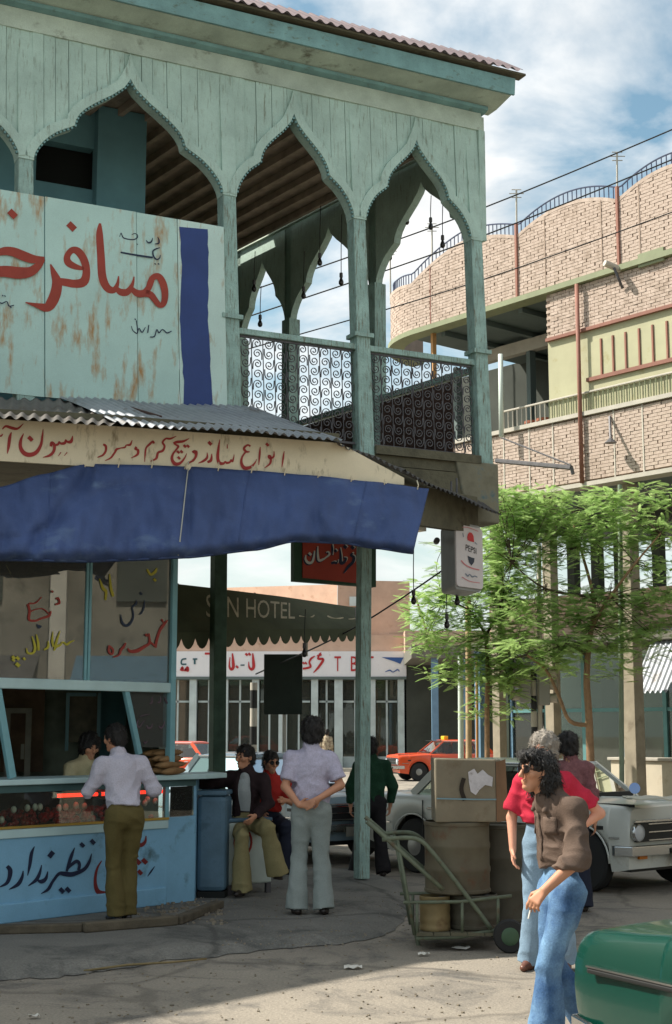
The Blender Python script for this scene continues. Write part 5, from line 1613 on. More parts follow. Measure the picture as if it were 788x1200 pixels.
def hand(sd, wr, d, n, s_, sc=1.0, curl=.5, spread=.1, k=.006):
    """palm and five fingers. d along the hand, n out of the palm side, s_ towards the thumb"""
    wr = np.array(wr, float); d = unit(d); n = unit(n); s_ = unit(s_)
    L = .085 * sc
    # palm
    for o in (-.026, -.009, .009, .026):
        sd.cone(wr + s_ * o * .55 * sc + d * .01 * sc, wr + d * L + s_ * o * sc, .015 * sc, .012 * sc, .010)
    # fingers
    for o, ln, cu in ((.030, .070, .8), (.010, .080, 1.0), (-.010, .074, 1.1), (-.030, .058, 1.25)):
        b = wr + d * L * .98 + s_ * o * sc
        a1 = curl * cu * .8
        d1 = unit(d * math.cos(a1) + n * math.sin(a1) + s_ * o * spread * 8)
        m = b + d1 * ln * .5 * sc
        a2 = curl * cu * 1.7
        d2 = unit(d * math.cos(a2) + n * math.sin(a2) + s_ * o * spread * 4)
        e = m + d2 * ln * .5 * sc
        sd.cone(b, m, .0095 * sc, .0088 * sc, k); sd.cone(m, e, .0088 * sc, .0072 * sc, k)
    # thumb
    b = wr + d * .022 * sc + s_ * .028 * sc + n * .006 * sc
    m = b + unit(d * .75 + s_ * .62 + n * .25) * .038 * sc
    e = m + unit(d * .9 + s_ * .1 + n * .5 * (curl + .3)) * .032 * sc
    sd.cone(b, m, .013 * sc, .0105 * sc, k); sd.cone(m, e, .0105 * sc, .0085 * sc, k)

BASE = dict(pelvis=(0, 0, .97), waist=(0, 0, 1.10), chest=(0, .005, 1.30), neck=(0, .0, 1.475), head=(0, .02, 1.625),
            shL=(-.185, 0, 1.415), shR=(.185, 0, 1.415), elL=(-.235, -.02, 1.12), elR=(.235, -.02, 1.12), wrL=(-.235, .04, .87), wrR=(.235, .04, .87),
            hipL=(-.09, 0, .92), hipR=(.09, 0, .92), knL=(-.10, .02, .50), knR=(.10, .02, .50), anL=(-.10, -.02, .085), anR=(.10, -.02, .085),
            toL=None, toR=None, look=(0, 1, 0), hup=(0, 0, 1))
def person(name, label, loc, rz, scale, J, top, bottom, skin, hair, shoes, h=.010, build=1.0, hair_style='short', sleeves='long', collar=True, flare=1.0,
           jacket_open=None, untuck=.0, hands=((.5, None), (.5, None)), legs=True, shirt_loose=.0, belt=None, glasses=False, face=True, moust=False, under=None, top_hem=None, hide_hands=(False, False), pocket=False):
    """a figure facing +Y in its own space, feet on z = 0. J overrides joints (for a 1.75 m figure)."""
    j = {k: (np.array(v, float) if v is not None else None) for k, v in {**BASE, **J}.items()}
    rt = root(name, label, 'person', loc, rz)
    rt.scale = (scale,) * 3
    bd = build
    for q in 'LR':
        j['sh' + q] = j['sh' + q] * V3(.93, 1, 1) + V3(0, 0, -.014)
    hips_dir = unit(j['hipR'] - j['hipL']); sh_dir = unit(j['shR'] - j['shL'])
    allp = np.array([v for k, v in j.items() if v is not None and k not in ('look', 'hup')])
    lo, hi = allp.min(0) - .26, allp.max(0) + .26
    lo[2] = max(lo[2], -.04)
    fwd = unit(j['look']); hup = unit(j['hup']); rgt = unit(np.cross(fwd, hup)); hup = unit(np.cross(rgt, fwd))
    hc = j['head']
    def hp(x, y, z): return hc + rgt * x + fwd * y + hup * z
    hax = np.stack([rgt, fwd, hup])
    # ---------------- body: head, neck, trunk, arms, hands, lower legs
    s = SDF(lo, hi, h)
    for a, b, ra, rb in (('pelvis', 'waist', .135, .115), ('waist', 'chest', .115, .145), ('chest', 'neck', .14, .06)):
        s.cone(j[a], j[b], ra * bd * .87, rb * bd * .87, .05, sh_dir if a != 'pelvis' else hips_dir, .66)
    s.cone(j['neck'] + V3(0, 0, -.03), hc + hup * -.05 - fwd * .015, .058, .055, .02)
    for S_, i in (('L', 0), ('R', 1)):
        s.cone(j['chest'] + V3(0, 0, .06), j['sh' + S_], .06, .044, .03)
        s.cone(j['sh' + S_], j['el' + S_], .044 * bd ** .5, .039, .02); s.cone(j['el' + S_], j['wr' + S_], .041, .027, .015)
        if legs:
            s.cone(j['hip' + S_], j['kn' + S_], .075, .05, .03); s.cone(j['kn' + S_], j['an' + S_], .048, .034, .02)
        if not hide_hands[i]:
            cu, dirs = hands[i]
            ad = unit(j['wr' + S_] - j['el' + S_])
            if dirs: hd, pn, ts = dirs
            else:
                hd = ad; ts = unit(np.cross(ad, sh_dir)); ts = ts if ts[1] > 0 else -ts
                pn = sh_dir if S_ == 'L' else -sh_dir
            hand(s, j['wr' + S_], hd, pn, ts, 1.0, cu)
    # head
    s.ell(hp(0, -.012, .030), (.076, .096, .092), .02, hax)
    s.cone(hp(0, .020, -.02), hp(0, .052, -.083), .060, .034, .03)
    if face:
        s.ell(hp(0, .072, .030), (.052, .022, .014), .02, hax)
        s.cone(hp(0, .092, .018), hp(0, .113, -.020), .008, .0135, .010); s.ell(hp(0, .100, -.024), (.018, .012, .009), .008, hax)
        for sx in (-1, 1):
            s.ell(hp(.043 * sx, .060, -.012), (.026, .026, .024), .02, hax)
            s.ell(hp(.031 * sx, .096, .014), (.015, .012, .009), .010, hax, sub=True)
        s.cone(hp(-.018, .090, -.051), hp(.018, .090, -.051), .0075, .0075, .006)
        s.cone(hp(-.012, .089, -.062), hp(.012, .089, -.062), .0075, .0075, .006)
        s.ell(hp(0, .082, -.088), (.018, .014, .013), .015, hax)
    for sx in (-1, 1):
        s.ell(hp(.079 * sx, -.008, -.002), (.011, .020, .032), .008, hax)
    body = part('body', s.mesh('body', skin), None, rt)
    if face:
        for sx in (-1, 1):
            e = MB(); ball(e, Vector(hp(.031 * sx, .079, .014)), .0115, 1, 8, 6)
            o = part('eye', e, mat('eye_dark', (.03, .022, .018), .25, spec=.6), body, smooth=True, local=True)
            e = MB(); e.tube([Vector(hp(.012 * sx, .098, .030)), Vector(hp(.031 * sx, .098, .037)), Vector(hp(.052 * sx, .082, .031))], [.004, .006, .003], 5)
            part('eyebrow', e, hair, body, smooth=True, local=True)
        if moust:
            e = MB(); e.tube([Vector(hp(-.030, .088, -.047)), Vector(hp(-.01, .103, -.038)), Vector(hp(.01, .103, -.038)), Vector(hp(.030, .088, -.047))], [.004, .008, .008, .004], 6)
            part('moustache', e, hair, body, smooth=True, local=True)
    # ---------------- hair
    hh = min(h, .008)
    s = SDF(hc - .22, hc + .22, hh)
    rs = random.Random(name + label)
    ph = [rs.uniform(0, 6) for _ in range(6)]
    if hair_style == 'short':
        s.ell(hp(0, -.020, .038), (.088, .104, .100), .02, hax)
        s.ell(hp(0, -.060, -.030), (.070, .055, .060), .03, hax)
        s.ell(hp(0, .125, -.055), (.080, .085, .115), .01, hax, sub=True)
        amp = .007
    elif hair_style == 'bushy':
        s.ell(hp(0, -.020, .045), (.104, .118, .112), .02, hax)
        s.ell(hp(0, -.060, -.040), (.088, .065, .070), .03, hax)
        for sx in (-1, 1): s.ell(hp(.080 * sx, .005, -.015), (.026, .034, .055), .02, hax)
        s.ell(hp(0, .130, -.050), (.074, .080, .112), .01, hax, sub=True)
        amp = .008
    elif hair_style == 'long':
        s.ell(hp(0, -.014, .040), (.091, .108, .095), .02, hax)
        s.ell(hp(0, -.070, -.045), (.100, .070, .100), .03, hax)
        s.ell(hp(0, -.080, -.125), (.088, .055, .060), .03, hax)
        for sx in (-1, 1): s.ell(hp(.076 * sx, -.022, -.040), (.026, .038, .085), .02, hax)
        s.ell(hp(0, .060, .092), (.070, .050, .030), .03, hax)
        s.ell(hp(0, .120, -.045), (.098, .092, .112), .01, hax, sub=True)
        amp = .009
    else:   # thin grey crown
        s.ell(hp(0, -.024, .026), (.088, .098, .088), .02, hax)
        s.ell(hp(0, .080, .115), (.085, .105, .085), .02, hax, sub=True)
        for sx in (-1, 1): s.ell(hp(.080 * sx, -.005, .010), (.018, .045, .045), .02, hax)
        s.ell(hp(0, .125, -.055), (.080, .085, .115), .01, hax, sub=True)
        amp = .008
    def curls(x, y, z):
        X = (x - hc[0]) * rgt[0] + (y - hc[1]) * rgt[1] + (z - hc[2]) * rgt[2]
        Yf = (x - hc[0]) * fwd[0] + (y - hc[1]) * fwd[1] + (z - hc[2]) * fwd[2]; Z = (x - hc[0]) * hup[0] + (y - hc[1]) * hup[1] + (z - hc[2]) * hup[2]
        return amp * (np.sin(85 * X + 30 * Z + ph[0]) * np.sin(70 * Yf + 22 * Z + ph[1]) + .6 * np.sin(150 * X + ph[2] + 3 * np.sin(40 * Z)) * np.sin(140 * Yf + ph[3]) + .5 * np.sin(60 * Z + 60 * X + ph[4]))
    s.disp(curls)
    hm = s.mesh('hair', hair)
    ho = part('hair', hm, None, rt)
    nv = len(hm.vertices); co = np.empty(nv * 3); hm.vertices.foreach_get('co', co); co = co.reshape(-1, 3)
    no = np.empty(nv * 3); hm.vertices.foreach_get('normal', no); no = no.reshape(-1, 3)
    rn = np.random.RandomState(rs.randint(0, 9999)); ns_ = 2200 if h < .008 else 900
    sb = MB()
    for i in rn.randint(0, nv, ns_):
        rel = co[i] - hc
        if rel @ fwd > .02 and rel @ hup < .05: continue
        n0 = no[i]; t0 = -hup * .9 - fwd * .25 + rn.normal(size=3) * .45; t0 = unit(t0 - n0 * (t0 @ n0)); w0 = unit(np.cross(n0, t0)) * .0022
        ln = rn.uniform(.02, .05) * (1.4 if hair_style == 'long' else 1.0)
        a = co[i] - n0 * .002; b = a + t0 * ln * .5 + n0 * .010; c = a + t0 * ln + n0 * rn.uniform(.002, .014)
        sb.add([a - w0, a + w0, b + w0, b - w0, c], [(0, 1, 2, 3), (3, 2, 4)])
    o = part('strands', sb, hair, ho, local=True, fix=False); o['kind'] = 'stuff'
    if glasses:
        g = MB()
        for sx in (-1, 1):
            g.prism([Vector(hp(.033 * sx + .026 * math.cos(a), .101 - .012 * abs(math.cos(a)) , .012 + .021 * math.sin(a))) for a in [2 * math.pi * i / 14 for i in range(14)]], Vector(fwd) * .006)
            g.tube([Vector(hp(.058 * sx, .092, .018)), Vector(hp(.082 * sx, .0, .014))], .003, 5)
        g.tube([Vector(hp(-.012, .108, .020)), Vector(hp(.012, .108, .020))], .003, 5)
        part('sunglasses', g, mat('dark_lens', (.006, .006, .007), .08, spec=.7), rt, local=True)
    # ---------------- trousers
    ph2 = [rs.uniform(0, 6) for _ in range(8)]; sd0 = rs.randint(0, 500)
    if legs and bottom is not None:
        s = SDF(lo, V3(hi[0], hi[1], j['waist'][2] + .12), h)
        s.cone(j['pelvis'] + V3(0, -.01, -.03), j['waist'] + V3(0, 0, -.02), .150 * bd ** .5, .130 * bd, .04, hips_dir, .70)
        for S_ in 'LR':
            kn, an, hip = j['kn' + S_], j['an' + S_], j['hip' + S_]
            s.cone(hip + V3(0, -.015, .0), kn, .096, .068, .035)
            ldir = unit(an - kn)
            s.cone(kn, an + ldir * .045, .066, .066 + .040 * flare, .025)
            s.cut(an + ldir * .052, ldir) if False else None
        # hems
        g = np.meshgrid(*[s.lo[i] + s.h * np.arange(s.n[i]) for i in range(3)], indexing='ij')
        for S_ in 'LR':
            kn, an = j['kn' + S_], j['an' + S_]; ldir = unit(an - kn)
            e = an + ldir * .035
            dpl = sum((g[i] - e[i]) * ldir[i] for i in range(3)); near = sum((g[i] - an[i]) ** 2 for i in range(3)) < .22 ** 2
            s.D = np.where(near, np.maximum(s.D, dpl), s.D).astype(np.float32)
        wd = unit(j['waist'] - j['pelvis'])
        s.cut(j['waist'] + wd * .005, wd)
        zk = (j['knL'][2] + j['knR'][2]) / 2
        def folds(x, y, z):
            kn_ = np.exp(-((z - zk) / .16) ** 2); hp_ = np.exp(-((z - j['hipL'][2]) / .12) ** 2); hm_ = np.exp(-((z - .14) / .09) ** 2)
            f = .014 * (.30 - crease(x * 8, y * 8, z * 2.0, sd0))
            f += (.004 + .007 * kn_ + .009 * hp_ + .006 * hm_) * (.30 - crease(x * 9 + z * 5, y * 9, z * 12, sd0 + 1))
            return f
        s.disp(folds)
        part('trousers', s.mesh('trousers', bottom), None, rt)
        if belt is not None:
            b = MB(); c = j['waist'] + wd * .0; sd_ = hips_dir; fw = unit(np.cross(sd_, wd)); 
            pts = []
            for k in range(25):
                a = 2 * math.pi * k / 24
                pts.append(Vector(c + sd_ * math.cos(a) * .133 * bd + fw * math.sin(a) * .098 * bd - wd * .012))
            b.tube(pts, .011, 6)
            part('belt', b, belt, rt, smooth=True, local=True)
    # ---------------- shirt / jacket
    s = SDF(np.minimum(lo, V3(lo[0], lo[1], .6)), hi, h)
    hem = j['waist'] if top_hem is None else np.array(top_hem, float)
    L_ = shirt_loose
    wd = unit(j['waist'] - j['pelvis'])
    s.cone(j['pelvis'] + wd * -.02, j['waist'], (.150 + L_) * bd ** .5, (.140 + L_) * bd, .05, hips_dir, .72)
    s.cone(j['waist'], j['chest'], (.138 + L_) * bd, (.158 + L_ * .6) * bd ** .6, .05, sh_dir, .70)
    s.cone(j['chest'], j['neck'] + V3(0, 0, -.055), .155 * bd ** .5, .080, .05, sh_dir, .70)
    for S_ in 'LR':
        sh, el, wr = j['sh' + S_], j['el' + S_], j['wr' + S_]
        s.cone(j['chest'] + V3(0, 0, .07), sh, .080, .054, .05)
        s.cone(j['neck'] + V3(0, 0, -.045), sh + V3(0, 0, -.006), .056, .050, .045)
        if sleeves == 'long':
            s.cone(sh, el, .060, .052, .035); s.cone(el, wr - unit(wr - el) * .012, .051, .040, .02)
        elif sleeves == 'rolled':
            s.cone(sh, el, .060, .052, .035); e2 = el + (wr - el) * .42; s.cone(el, e2, .051, .050, .02); s.cone(e2 - unit(wr - el) * .03, e2 + unit(wr - el) * .008, .054, .054, .006)
        else:
            e2 = sh + (el - sh) * .72; s.cone(sh, e2, .060, .066, .035)
    if collar:
        nd = unit(hc - j['neck'])
        s.cone(j['neck'] + V3(0, 0, -.035), j['neck'] + nd * .022 - fwd * .008, .080, .070, .012)
        if collar == 'wing':
            for sx in (-1, 1):
                s.cone(j['neck'] + rgt * .048 * sx + fwd * .040 + V3(0, 0, -.015), j['neck'] + rgt * .062 * sx + fwd * .076 + V3(0, 0, -.085), .013, .009, .008)
                s.cone(j['neck'] + rgt * .060 * sx - fwd * .03 + V3(0, 0, -.01), j['neck'] + rgt * .052 * sx + fwd * .04 + V3(0, 0, -.025), .016, .015, .012)
        s.cone(j['neck'] + nd * .0, j['neck'] + nd * .14 + fwd * .01, .060, .056, .004, sub=True)
        if collar == 'wing': s.cone(j['neck'] + fwd * .10 + V3(0, 0, -.03), j['neck'] + fwd * .11 + V3(0, 0, -.11), .022, .006, .006, sub=True)
    # sleeve ends cut flat
    g = np.meshgrid(*[s.lo[i] + s.h * np.arange(s.n[i]) for i in range(3)], indexing='ij')
    for S_ in 'LR':
        sh, el, wr = j['sh' + S_], j['el' + S_], j['wr' + S_]
        if sleeves == 'long': e, d = wr - unit(wr - el) * .008, unit(wr - el)
        elif sleeves == 'rolled': e, d = el + (wr - el) * .45, unit(wr - el)
        else: e, d = sh + (el - sh) * .74, unit(el - sh)
        dpl = sum((g[i] - e[i]) * d[i] for i in range(3)); near = sum((g[i] - e[i]) ** 2 for i in range(3)) < .105 ** 2
        s.D = np.where(near, np.maximum(s.D, dpl), s.D).astype(np.float32)
    s.cut(hem, -wd)
    def wr_(x, y, z):
        wb_ = np.exp(-((z - hem[2] - .06) / .10) ** 2)
        f = .020 * (.28 - crease(x * 7 + z * 3.0, y * 7, z * 3.4, sd0 + 2))
        f += (.010 + .012 * wb_) * (.28 - crease(x * 9 - z * 7, y * 9, z * 11, sd0 + 3))
        for S_ in 'LR':
            el = j['el' + S_]; sh = j['sh' + S_]
            f += .016 * (.28 - crease(x * 8, y * 12, z * 16, sd0 + 4)) * np.exp(-((x - el[0]) ** 2 + (y - el[1]) ** 2 + (z - el[2]) ** 2) / .012)
            f += .010 * (.28 - crease(x * 12, y * 8, z * 12, sd0 + 5)) * np.exp(-((x - sh[0]) ** 2 + (y - sh[1]) ** 2 + (z - sh[2] + .06) ** 2) / .008)
        return f
    s.disp(wr_)
    if jacket_open is not None:
        fw = unit(np.cross(hips_dir, V3(0, 0, 1))); fw = fw if fw @ V3(0, 1, 0) > -.2 else -fw
        if fw @ (fwd * [1, 1, 0]) < 0 and abs(fw @ fwd) > .3: fw = -fw
        a = j['waist'] + V3(0, 0, -.12) + fw * .16; b = j['neck'] + V3(0, 0, -.06) + fw * .09
        s.cone(a, b, jacket_open, jacket_open * .75, .006, sub=True)
    sho = part('shirt' if jacket_open is None else 'jacket', s.mesh('shirt', top), None, rt)
    if pocket:
        def surf(p0, d_):
            p0 = np.array(p0, float)
            for k in range(160):
                q = p0 - d_ * k * .002; g_i = np.clip(np.round((q - s.lo) / s.h).astype(int), 0, s.n - 1)
                if s.D[tuple(g_i)] < s.h * .5: return q
            return p0 - d_ * .2
        fw_ = unit(np.cross(V3(0, 0, 1), unit(j['shR'] - j['shL']))); sr_ = unit(j['shR'] - j['shL'])
        for sx in (-1, 1):
            gp = [[surf(j['chest'] + sr_ * sx * (.045 + .085 * a / 4) + V3(0, 0, .055 - .10 * b / 4) + fw_ * .24, fw_) + fw_ * .006 for b in range(5)] for a in range(5)]
            pb = MB().grid(lambda a, b: Vector(gp[round(a * 4)][round(b * 4)]), 4, 4)
            po = part('pocket', pb, top, sho, local=True, smooth=True)
            md = po.modifiers.new('thickness', 'SOLIDIFY'); md.thickness = .006; md.offset = 1
        gp = [[surf(j['waist'] * (1 - b / 11) + (j['neck'] + V3(0, 0, -.10)) * (b / 11) + sr_ * (a - .5) * .030 + fw_ * .26, fw_) + fw_ * .004 for b in range(12)] for a in range(2)]
        po = part('placket', MB().grid(lambda a, b: Vector(gp[round(a)][round(b * 11)]), 1, 11), top, sho, local=True, smooth=True)
        md = po.modifiers.new('thickness', 'SOLIDIFY'); md.thickness = .005; md.offset = 1
    if under is not None:
        s = SDF(V3(lo[0], lo[1], .7), hi, h)
        s.cone(j['waist'] + V3(0, 0, -.06), j['chest'], .128 * bd, .145 * bd ** .6, .05, sh_dir, .70)
        s.cone(j['chest'], j['neck'] + V3(0, 0, -.045), .142, .072, .05, sh_dir, .70)
        nd = unit(hc - j['neck']); s.cone(j['neck'] + V3(0, 0, -.035), j['neck'] + nd * .022, .074, .066, .012)
        s.cone(j['neck'] + nd * .0, j['neck'] + nd * .14 + fwd * .02, .058, .054, .004, sub=True)
        s.cut(j['waist'] + V3(0, 0, -.02), -wd)
        part('under_shirt', s.mesh('under_shirt', under), None, rt)
    # ---------------- shoes
    if legs and shoes is not None:
        for S_ in 'LR':
            an = j['an' + S_]; td = j['to' + S_] if j['to' + S_] is not None else V3(.12 if S_ == 'R' else -.12, 1, 0)
            td = unit(td); s = SDF(an - .28, an + .28, max(h * .8, .007))
            sole = an + V3(0, 0, -.052)
            s.cone(sole - td * .045, sole + td * .06, .036, .038, .02); s.cone(sole + td * .06, sole + td * .165 + V3(0, 0, -.006), .040, .027, .02)
            s.cone(an + V3(0, 0, .02), sole + td * .03, .040, .040, .03)
            s.cut(sole + V3(0, 0, -.030), V3(0, 0, -1) - td * max(0, 0))
            part('shoe', s.mesh('shoe', shoes), None, rt)
    return rt

def heading(dx, dy):
    """rotation that turns a figure facing +Y to face (dx, dy)"""
    return math.atan2(-dx, dy)

C_WSWEAT = cloth('lilac_white_knit', (186, 182, 194), .06, 5, .08, bump=.5, bs=90)
C_OLIVE = cloth('olive_trousers', (92, 82, 48), .12, 4)
C_CREAMS = cloth('cream_shirt', (184, 172, 136), .08, 5)
C_DARKJ = cloth('dark_plum_jacket', (46, 34, 36), .15, 4)
C_PALE = cloth('pale_shirt', (172, 178, 178), .06, 5)
C_KHAKI = cloth('khaki_trousers', (142, 132, 94), .1, 4)
C_REDB = cloth('red_tee', (168, 46, 40), .08, 5)
C_LAV = cloth('lavender_print_shirt', (182, 176, 194), .10, 30, .12)
C_GREYT = cloth('pale_grey_trousers', (142, 150, 146), .08, 4)
C_GREEN = cloth('dark_green_knit', (30, 62, 44), .15, 5, .1, bump=.5, bs=90)
C_BLACKT = cloth('black_trousers', (34, 32, 34), .15, 4)
C_REDS = cloth('red_shirt', (186, 44, 66), .08, 4)
C_JEANL = cloth('light_jeans', (128, 152, 172), .16, 5, .1)
C_BROWN = cloth('brown_shirt', (98, 82, 72), .14, 6)
C_JEAN = cloth('blue_jeans', (46, 78, 122), .3, 3.2, .14, c2=(126, 162, 192))  # dark and pale patches put shadow and sunlight into the denim colour
C_PLAID = cloth('plum_shirt', (122, 82, 84), .2, 30, .15)
C_NAVYT = cloth('navy_trousers', (38, 42, 56), .12, 4)

# man in the lilac sweater leaning on the counter, seen from behind
p = G(142, 1080, ZP)
person('person', 'man in pale lilac sweater and olive trousers leaning on the counter, back to us', (p.x, p.y, ZP), heading(-.42, .9), .985,
       dict(pelvis=(.0, -.02, .97), waist=(0, .02, 1.09), chest=(-.01, .07, 1.29), neck=(-.02, .12, 1.455), head=(-.05, .17, 1.60), shL=(-.20, .07, 1.39), shR=(.17, .07, 1.40),
            elL=(-.30, .10, 1.14), elR=(.30, .05, 1.14), wrL=(-.20, .30, 1.22), wrR=(.32, .30, 1.21), hipL=(-.085, -.01, .92), hipR=(.085, -.01, .92), knL=(-.07, .03, .50), knR=(.07, .05, .50), anL=(-.06, -.03, .085), anR=(.06, .02, .085), look=(-.5, .85, -.12)),
       C_WSWEAT, C_OLIVE, M_SKIN, M_HAIRB, M_SHOE, h=.011, build=.92, hair_style='short', flare=.55, face=True, collar=True,
       hands=((.5, (V3(.5, .8, 0), V3(0, 0, -1), V3(.8, -.5, 0))), (.5, (V3(-.5, .8, 0), V3(0, 0, -1), V3(-.8, -.5, 0)))), top_hem=(0, 0, 1.0))
# vendor behind the counter
p = P(92, 880, 14.1)
person('person', 'vendor in cream shirt with curly black hair bending behind the kiosk counter', (p.x, p.y, ZP), heading(.75, -.6), .96,
       dict(pelvis=(0, -.08, .97), waist=(0, -.03, 1.09), chest=(0, .05, 1.27), neck=(0, .12, 1.42), head=(.0, .17, 1.55), shL=(-.185, .08, 1.36), shR=(.185, .08, 1.36), elL=(-.25, .10, 1.10), elR=(.25, .16, 1.10), wrL=(-.10, .28, 1.10), wrR=(.12, .32, 1.12), look=(.25, .9, -.25)),
       C_CREAMS, C_NAVYT, M_SKIN, M_HAIRB, M_SHOE, h=.012, hair_style='bushy', moust=False)
# man in dark jacket half sitting on the cooler
p = G(300, 1049, ZP)
person('person', 'man in dark open jacket and khaki flared trousers sitting on the white cooler', (p.x - .12, p.y + .02, ZP), heading(-.15, -.98), .99,
       dict(pelvis=(0.02, -.20, .72), waist=(0.02, -.19, .85), chest=(.02, -.14, 1.06), neck=(.02, -.12, 1.235), head=(.03, -.10, 1.385), shL=(-.17, -.10, 1.17), shR=(.21, -.15, 1.19),
            elR=(.42, -.08, 1.10), wrR=(.66, .06, 1.16), elL=(-.24, -.02, .93), wrL=(-.14, .16, .80), hipL=(-.07, -.18, .69), hipR=(.11, -.18, .69), knL=(-.28, .20, .68), knR=(-.02, .24, .60), anL=(-.36, .12, .26), anR=(-.02, .20, .10), toL=(-.5, .8, -.3), look=(.55, .8, -.05)),
       C_DARKJ, C_KHAKI, M_SKIN, M_HAIRB, M_SHOE, h=.010, hair_style='short', flare=1.1, jacket_open=.085, under=C_PALE, belt=M_SHOE, moust=False, top_hem=(0, 0, .72),
       hands=((.6, None), (.4, (V3(.9, .4, -.1), V3(0, .2, -1), V3(.2, .9, 0)))))
# boy in red
p = P(319, 900, 15.5)
person('person', 'boy in a red shirt and glasses sitting behind the man in the dark jacket', (p.x, p.y, ZP), heading(.25, -.97), .96,
       dict(pelvis=(0, -.2, .72), waist=(0, -.18, .84), chest=(0, -.13, 1.05), neck=(0, -.10, 1.22), head=(0, -.06, 1.36), shL=(-.17, -.12, 1.16), shR=(.17, -.12, 1.16), elL=(-.24, -.04, .92), elR=(.24, -.04, .92), wrL=(-.12, .14, .95), wrR=(.14, .16, .80),
            hipL=(-.09, -.18, .69), hipR=(.09, -.18, .69), knL=(-.12, .22, .66), knR=(.12, .22, .66), anL=(-.11, .24, .25), anR=(.13, .24, .25), look=(-.25, .95, -.15)),
       C_REDB, C_NAVYT, M_SKIN, M_HAIRB, M_SHOE, h=.012, build=.88, hair_style='short', sleeves='short', glasses=True)
# man in the lavender shirt, back to us, hands behind
p = G(364, 1071, ZP)
person('person', 'man in short-sleeved lavender shirt and pale flared trousers standing with his back to us', (p.x, p.y, ZP), heading(-.10, .99), 1.0,
       dict(head=(.015, .02, 1.63), elL=(-.24, -.05, 1.14), wrL=(-.12, -.17, .98), elR=(.27, -.05, 1.15), wrR=(.06, -.19, 1.04), knL=(-.105, .02, .50), knR=(.10, .02, .50), anL=(-.125, -.03, .085), anR=(.12, -.05, .085), look=(.15, .98, 0)),
       C_LAV, C_GREYT, M_SKIN, M_HAIRB, M_SHOE, h=.010, build=1.04, hair_style='bushy', sleeves='short', flare=.75, top_hem=(0, 0, .955), shirt_loose=.006,
       hands=((.5, (V3(.95, -.1, .1), V3(0, -.9, 0), V3(0, 0, 1))), (.35, (V3(-.8, -.1, -.5), V3(0, 1, 0), V3(.4, 0, -.9)))))
# man in green sweater behind the post
p = G(424, 1031, 0)
person('person', 'man in dark green sweater and black trousers walking away behind the street post', (p.x + .13, p.y + .35, 0), heading(-.12, .99), .945,
       dict(elL=(-.27, -.03, 1.13), elR=(.27, .0, 1.13), wrL=(-.27, .02, .88), wrR=(.25, .06, .88), knL=(-.13, .10, .50), knR=(.10, -.03, .50), anL=(-.20, .03, .085), anR=(.12, -.16, .10)),
       C_GREEN, C_BLACKT, M_SKIN, M_HAIRB, M_SHOE, h=.012, build=1.05, hair_style='short', flare=.7, top_hem=(0, 0, .93))
# man in red shirt, hand on hip
p = G(612, 1137, 0)
person('person', 'grey-haired man in a bright red shirt with one hand on his hip', (p.x + .20, p.y, 0), heading(-.30, -.95), .975,
       dict(head=(.0, .03, 1.635), elR=(.27, -.03, 1.12), wrR=(.25, .05, .88), elL=(-.40, -.10, 1.16), wrL=(-.20, -.02, 1.02), knL=(-.10, .02, .5), knR=(.11, .03, .5), anL=(-.12, -.03, .085), anR=(.15, -.02, .085), look=(.25, .95, .0)),
       C_REDS, C_JEANL, M_SKIN2, M_HAIRG, M_SHOEB, h=.009, build=1.12, hair_style='bushy', sleeves='short', flare=.6, belt=M_SHOEB, collar='wing', pocket=True,
       hands=((.4, (V3(.55, .75, -.3), V3(.5, -.5, 0), V3(0, .2, 1))), (.5, None)))
# man behind them, only head and shoulder show
p = G(672, 1068, 0)
person('person', 'dark-haired man in a plum shirt standing behind the man in red, back to us', (p.x, p.y, 0), heading(.2, .98), .975, dict(look=(-.45, .9, 0), head=(-.02, .03, 1.625)),
       C_PLAID, C_NAVYT, M_SKIN, M_HAIRB, M_SHOE, h=.012, hair_style='bushy')
# walking man in brown shirt in front
bx = 8.05
p = P(656, 1000, bx)
brown = person('person', 'long-haired man in brown shirt, blue jeans and sunglasses walking in front with a cigarette', (p.x, p.y, 0), heading(-.95, -.30), .948,
       dict(pelvis=(0, -.01, .965), waist=(0, -.01, 1.09), chest=(0, .005, 1.29), neck=(0, .055, 1.465), head=(0, .135, 1.60), shL=(-.19, -.01, 1.405), shR=(.18, .0, 1.40),
            elL=(-.27, .02, 1.12), wrL=(-.25, .22, .955), elR=(.23, -.10, 1.13), wrR=(.22, -.06, .88),
            hipL=(-.09, .0, .92), hipR=(.09, 0, .92), knL=(-.09, .13, .52), anL=(-.09, .16, .09), knR=(.09, .03, .51), anR=(.08, -.24, .13), toR=(.1, .9, -.4), look=(-.14, .99, .03)),
       C_BROWN, C_JEAN, M_SKIN, M_HAIRB, M_SHOE, h=.007, build=.88, hair_style='long', sleeves='rolled', flare=1.25, glasses=True, top_hem=(0, 0, 1.065), shirt_loose=.012, collar='wing', pocket=True,
       hands=((.75, (V3(.05, .72, -.70), V3(.55, -.5, -.45), V3(.75, .5, .4))), (.5, None)))
bpy.context.view_layer.update()
cg = brown.matrix_world @ Vector((-.212, .292, .848))
o = part('cigarette', MB().tube([cg, cg + Vector((-.012, -.006, -.045))], .0045, 8), mat('cigarette_paper', srgb(226, 222, 212), .7), None, smooth=40)
tag(o, 'white cigarette held in the hand of the walking man in brown', 'cigarette')
# far pedestrian
p = P(383, 880, 58.0)
person('person', 'small distant pedestrian in a striped pale coat walking by the offices', (p.x, p.y, .0), heading(.3, 1), 1.0, dict(), cloth('striped_coat', (190, 176, 150), .35, 9, .1, c2=(96, 76, 60)), C_NAVYT, M_SKIN, M_HAIRB, M_SHOE, h=.02, top_hem=(0, 0, .75), shirt_loose=.03)
